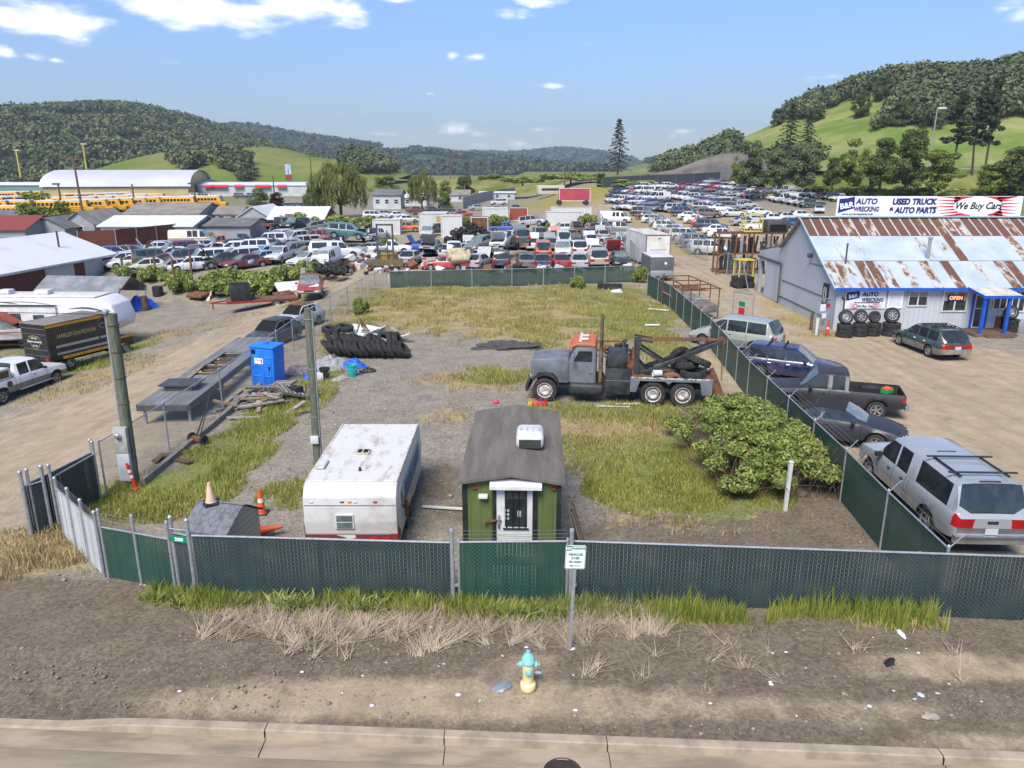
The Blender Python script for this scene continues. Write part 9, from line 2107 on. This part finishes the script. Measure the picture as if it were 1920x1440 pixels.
for i, (px, py, top, lb, cross) in enumerate(((152, 405, 290, 'tall leaning wooden power pole in front of the buses', 1), (272, 366, 325, 'thin power pole before the yellow warehouse', 1), (117, 396, 345, 'short pole with floodlights left of the buses', 0), (254, 396, 345, 'short pole carrying a cable beside the buses', 0), (368, 392, 344, 'lamp pole at the right end of the buses', 0), (586, 360, 277, 'tall power pole with crossarms left of the willow', 1), (845, 352, 282, 'tall power pole right of the narrow willow', 1), (881, 345, 292, 'thin power pole above the grey row fence', 1), (913, 340, 290, 'power pole above the white site cabins', 1), (979, 340, 285, 'steel lattice pole on the valley skyline', 0), (1058, 358, 322, 'pale wooden post behind the red trailer body', 0), (515, 372, 330, 'thin flagpole before the white shops', 0), (872, 374, 345, 'wooden pole beside the grey row fence', 0))):
 q = G(px + (4 if i == 0 else 0), py); h = AT(px, top, q[1])[2] - q[2]; t = thing('power_pole', lb, 'pole', q); mb = MB(); mb.cone((0, 0, 0), (-.02 * h if i == 0 else 0, 0, h), .26, .18, 8); addp(t, mb, 'pole', M['wood_brown'])
 if cross: mb = MB(); mb.box((0, 0, h * .93), (3.6, .2, .25)); mb.box((0, 0, h * .80), (3.0, .2, .25)); addp(t, mb, 'crossarm', M['wood_brown'])
 if i in (2, 4): mb = MB(); mb.box((-.5, 0, h), (1.6, .4, .4)); addp(t, mb, 'floodlight', M['rim_dark'])
for px, py, top, lb, Y, w_ in ((37, 322, 282, 'yellow floodlight mast at the far left', 420, .5), (163, 322, 270, 'second yellow floodlight mast beside the tall power pole', 420, .5), (1742, 310, 203, 'grey freeway lamp post among the roadside trees', 200, .2)):
 a = AT(px, py, Y); h = AT(px, top, Y)[2] - a[2]; t = thing('lamp_post', lb, 'lamp post', a); mb = MB(); mb.cone((0, 0, -3), (0, 0, h), w_, w_ * .7, 8); addp(t, mb, 'mast', ylw if Y > 300 else M['steel']); mb = MB(); mb.rbox((.4 if Y > 300 else 1.2, 0, h), (3.2 if Y > 300 else 2.2, .6, .5), .1); addp(t, mb, 'lamp_head', M['white'])
q = G(543, 352); t = thing('billboard', 'blue and red roadside sign tower before the green knoll', 'sign', (q[0], q[1], 0)); t.scale = (.42, .42, .62); mb = MB(); mb.box((0, 0, 8), (1, 1, 16)); addp(t, mb, 'tower', WLM['r']); mb = MB(); mb.box((0, 0, 15), (7, .8, 9)); addp(t, mb, 'board', mat('board_blue', (.25, .45, .75), .5, 0, (.6, .6, .65), scale=.4)); mb = MB(); mb.box((0, -.1, 8.5), (8, .9, 5)); addp(t, mb, 'lower_board', WLM['r'])
fence('board_fence', 'long grey board fence running along the far track', [G(*p)[:2] for p in ((868, 392), (905, 378), (965, 366))], 2.8, mat('grey_boards', (.30, .32, .35), .8, 0, (.18, .19, .21), scale=.8, stretch=(2, 2, .1)), step=4, panel='boards', post_r=.12, rail=False)
fence('board_fence', 'red brown board fence below the long white shed', [G(*p)[:2] for p in ((150, 470), (220, 466), (330, 452), (352, 446))], 2.3, mat('rust_boards', (.17, .055, .035), .85, 0, (.12, .04, .028), scale=.6), step=4, panel='boards', post_r=.06, rail=False)
fence('board_fence', 'dark screened fence along the grassy bank beyond the far lot', [G(1130, 352)[:2], G(1300, 344)[:2], G(1350, 341)[:2]], 3.0, mat('screen_dark', (.05, .06, .075), .8), step=6, panel='screen', rail=False)
q = G(1032, 368); t = thing('motorhome', 'cream motorhome standing alone by the yellow mustard field', 'motorhome', q, R(15)); mb = MB(); mb.rbox((0, 0, 1.9), (8.5, 2.6, 2.8), .25, 3); addp(t, mb, 'body', mat('motorhome_cream', (.58, .54, .46), .5)); mb = MB(); mb.box((0, -1.31, 2.1), (6.5, .04, .7)); mb.box((4.24, 0, 2.1), (.06, 2.1, .9)); addp(t, mb, 'windows', M['glass'])
mb = MB(); mb.box((0, 2600, 145), (9000, 5400, 310));
m = bpy.data.materials.new('valley_haze'); m.use_nodes = True; nt = m.node_tree; nt.nodes.clear()
ou = nt.nodes.new('ShaderNodeOutputMaterial'); pv = nt.nodes.new('ShaderNodeVolumePrincipled'); pv.inputs['Density'].default_value = .00016; pv.inputs['Color'].default_value = (.80, .88, 1.0, 1); pv.inputs['Anisotropy'].default_value = .2
nt.links.new(pv.outputs[0], ou.inputs['Volume'])
o = mb.build('haze', m, smooth=0); tag(o, 'thin pale blue haze over the valley', 'haze', kind='stuff')
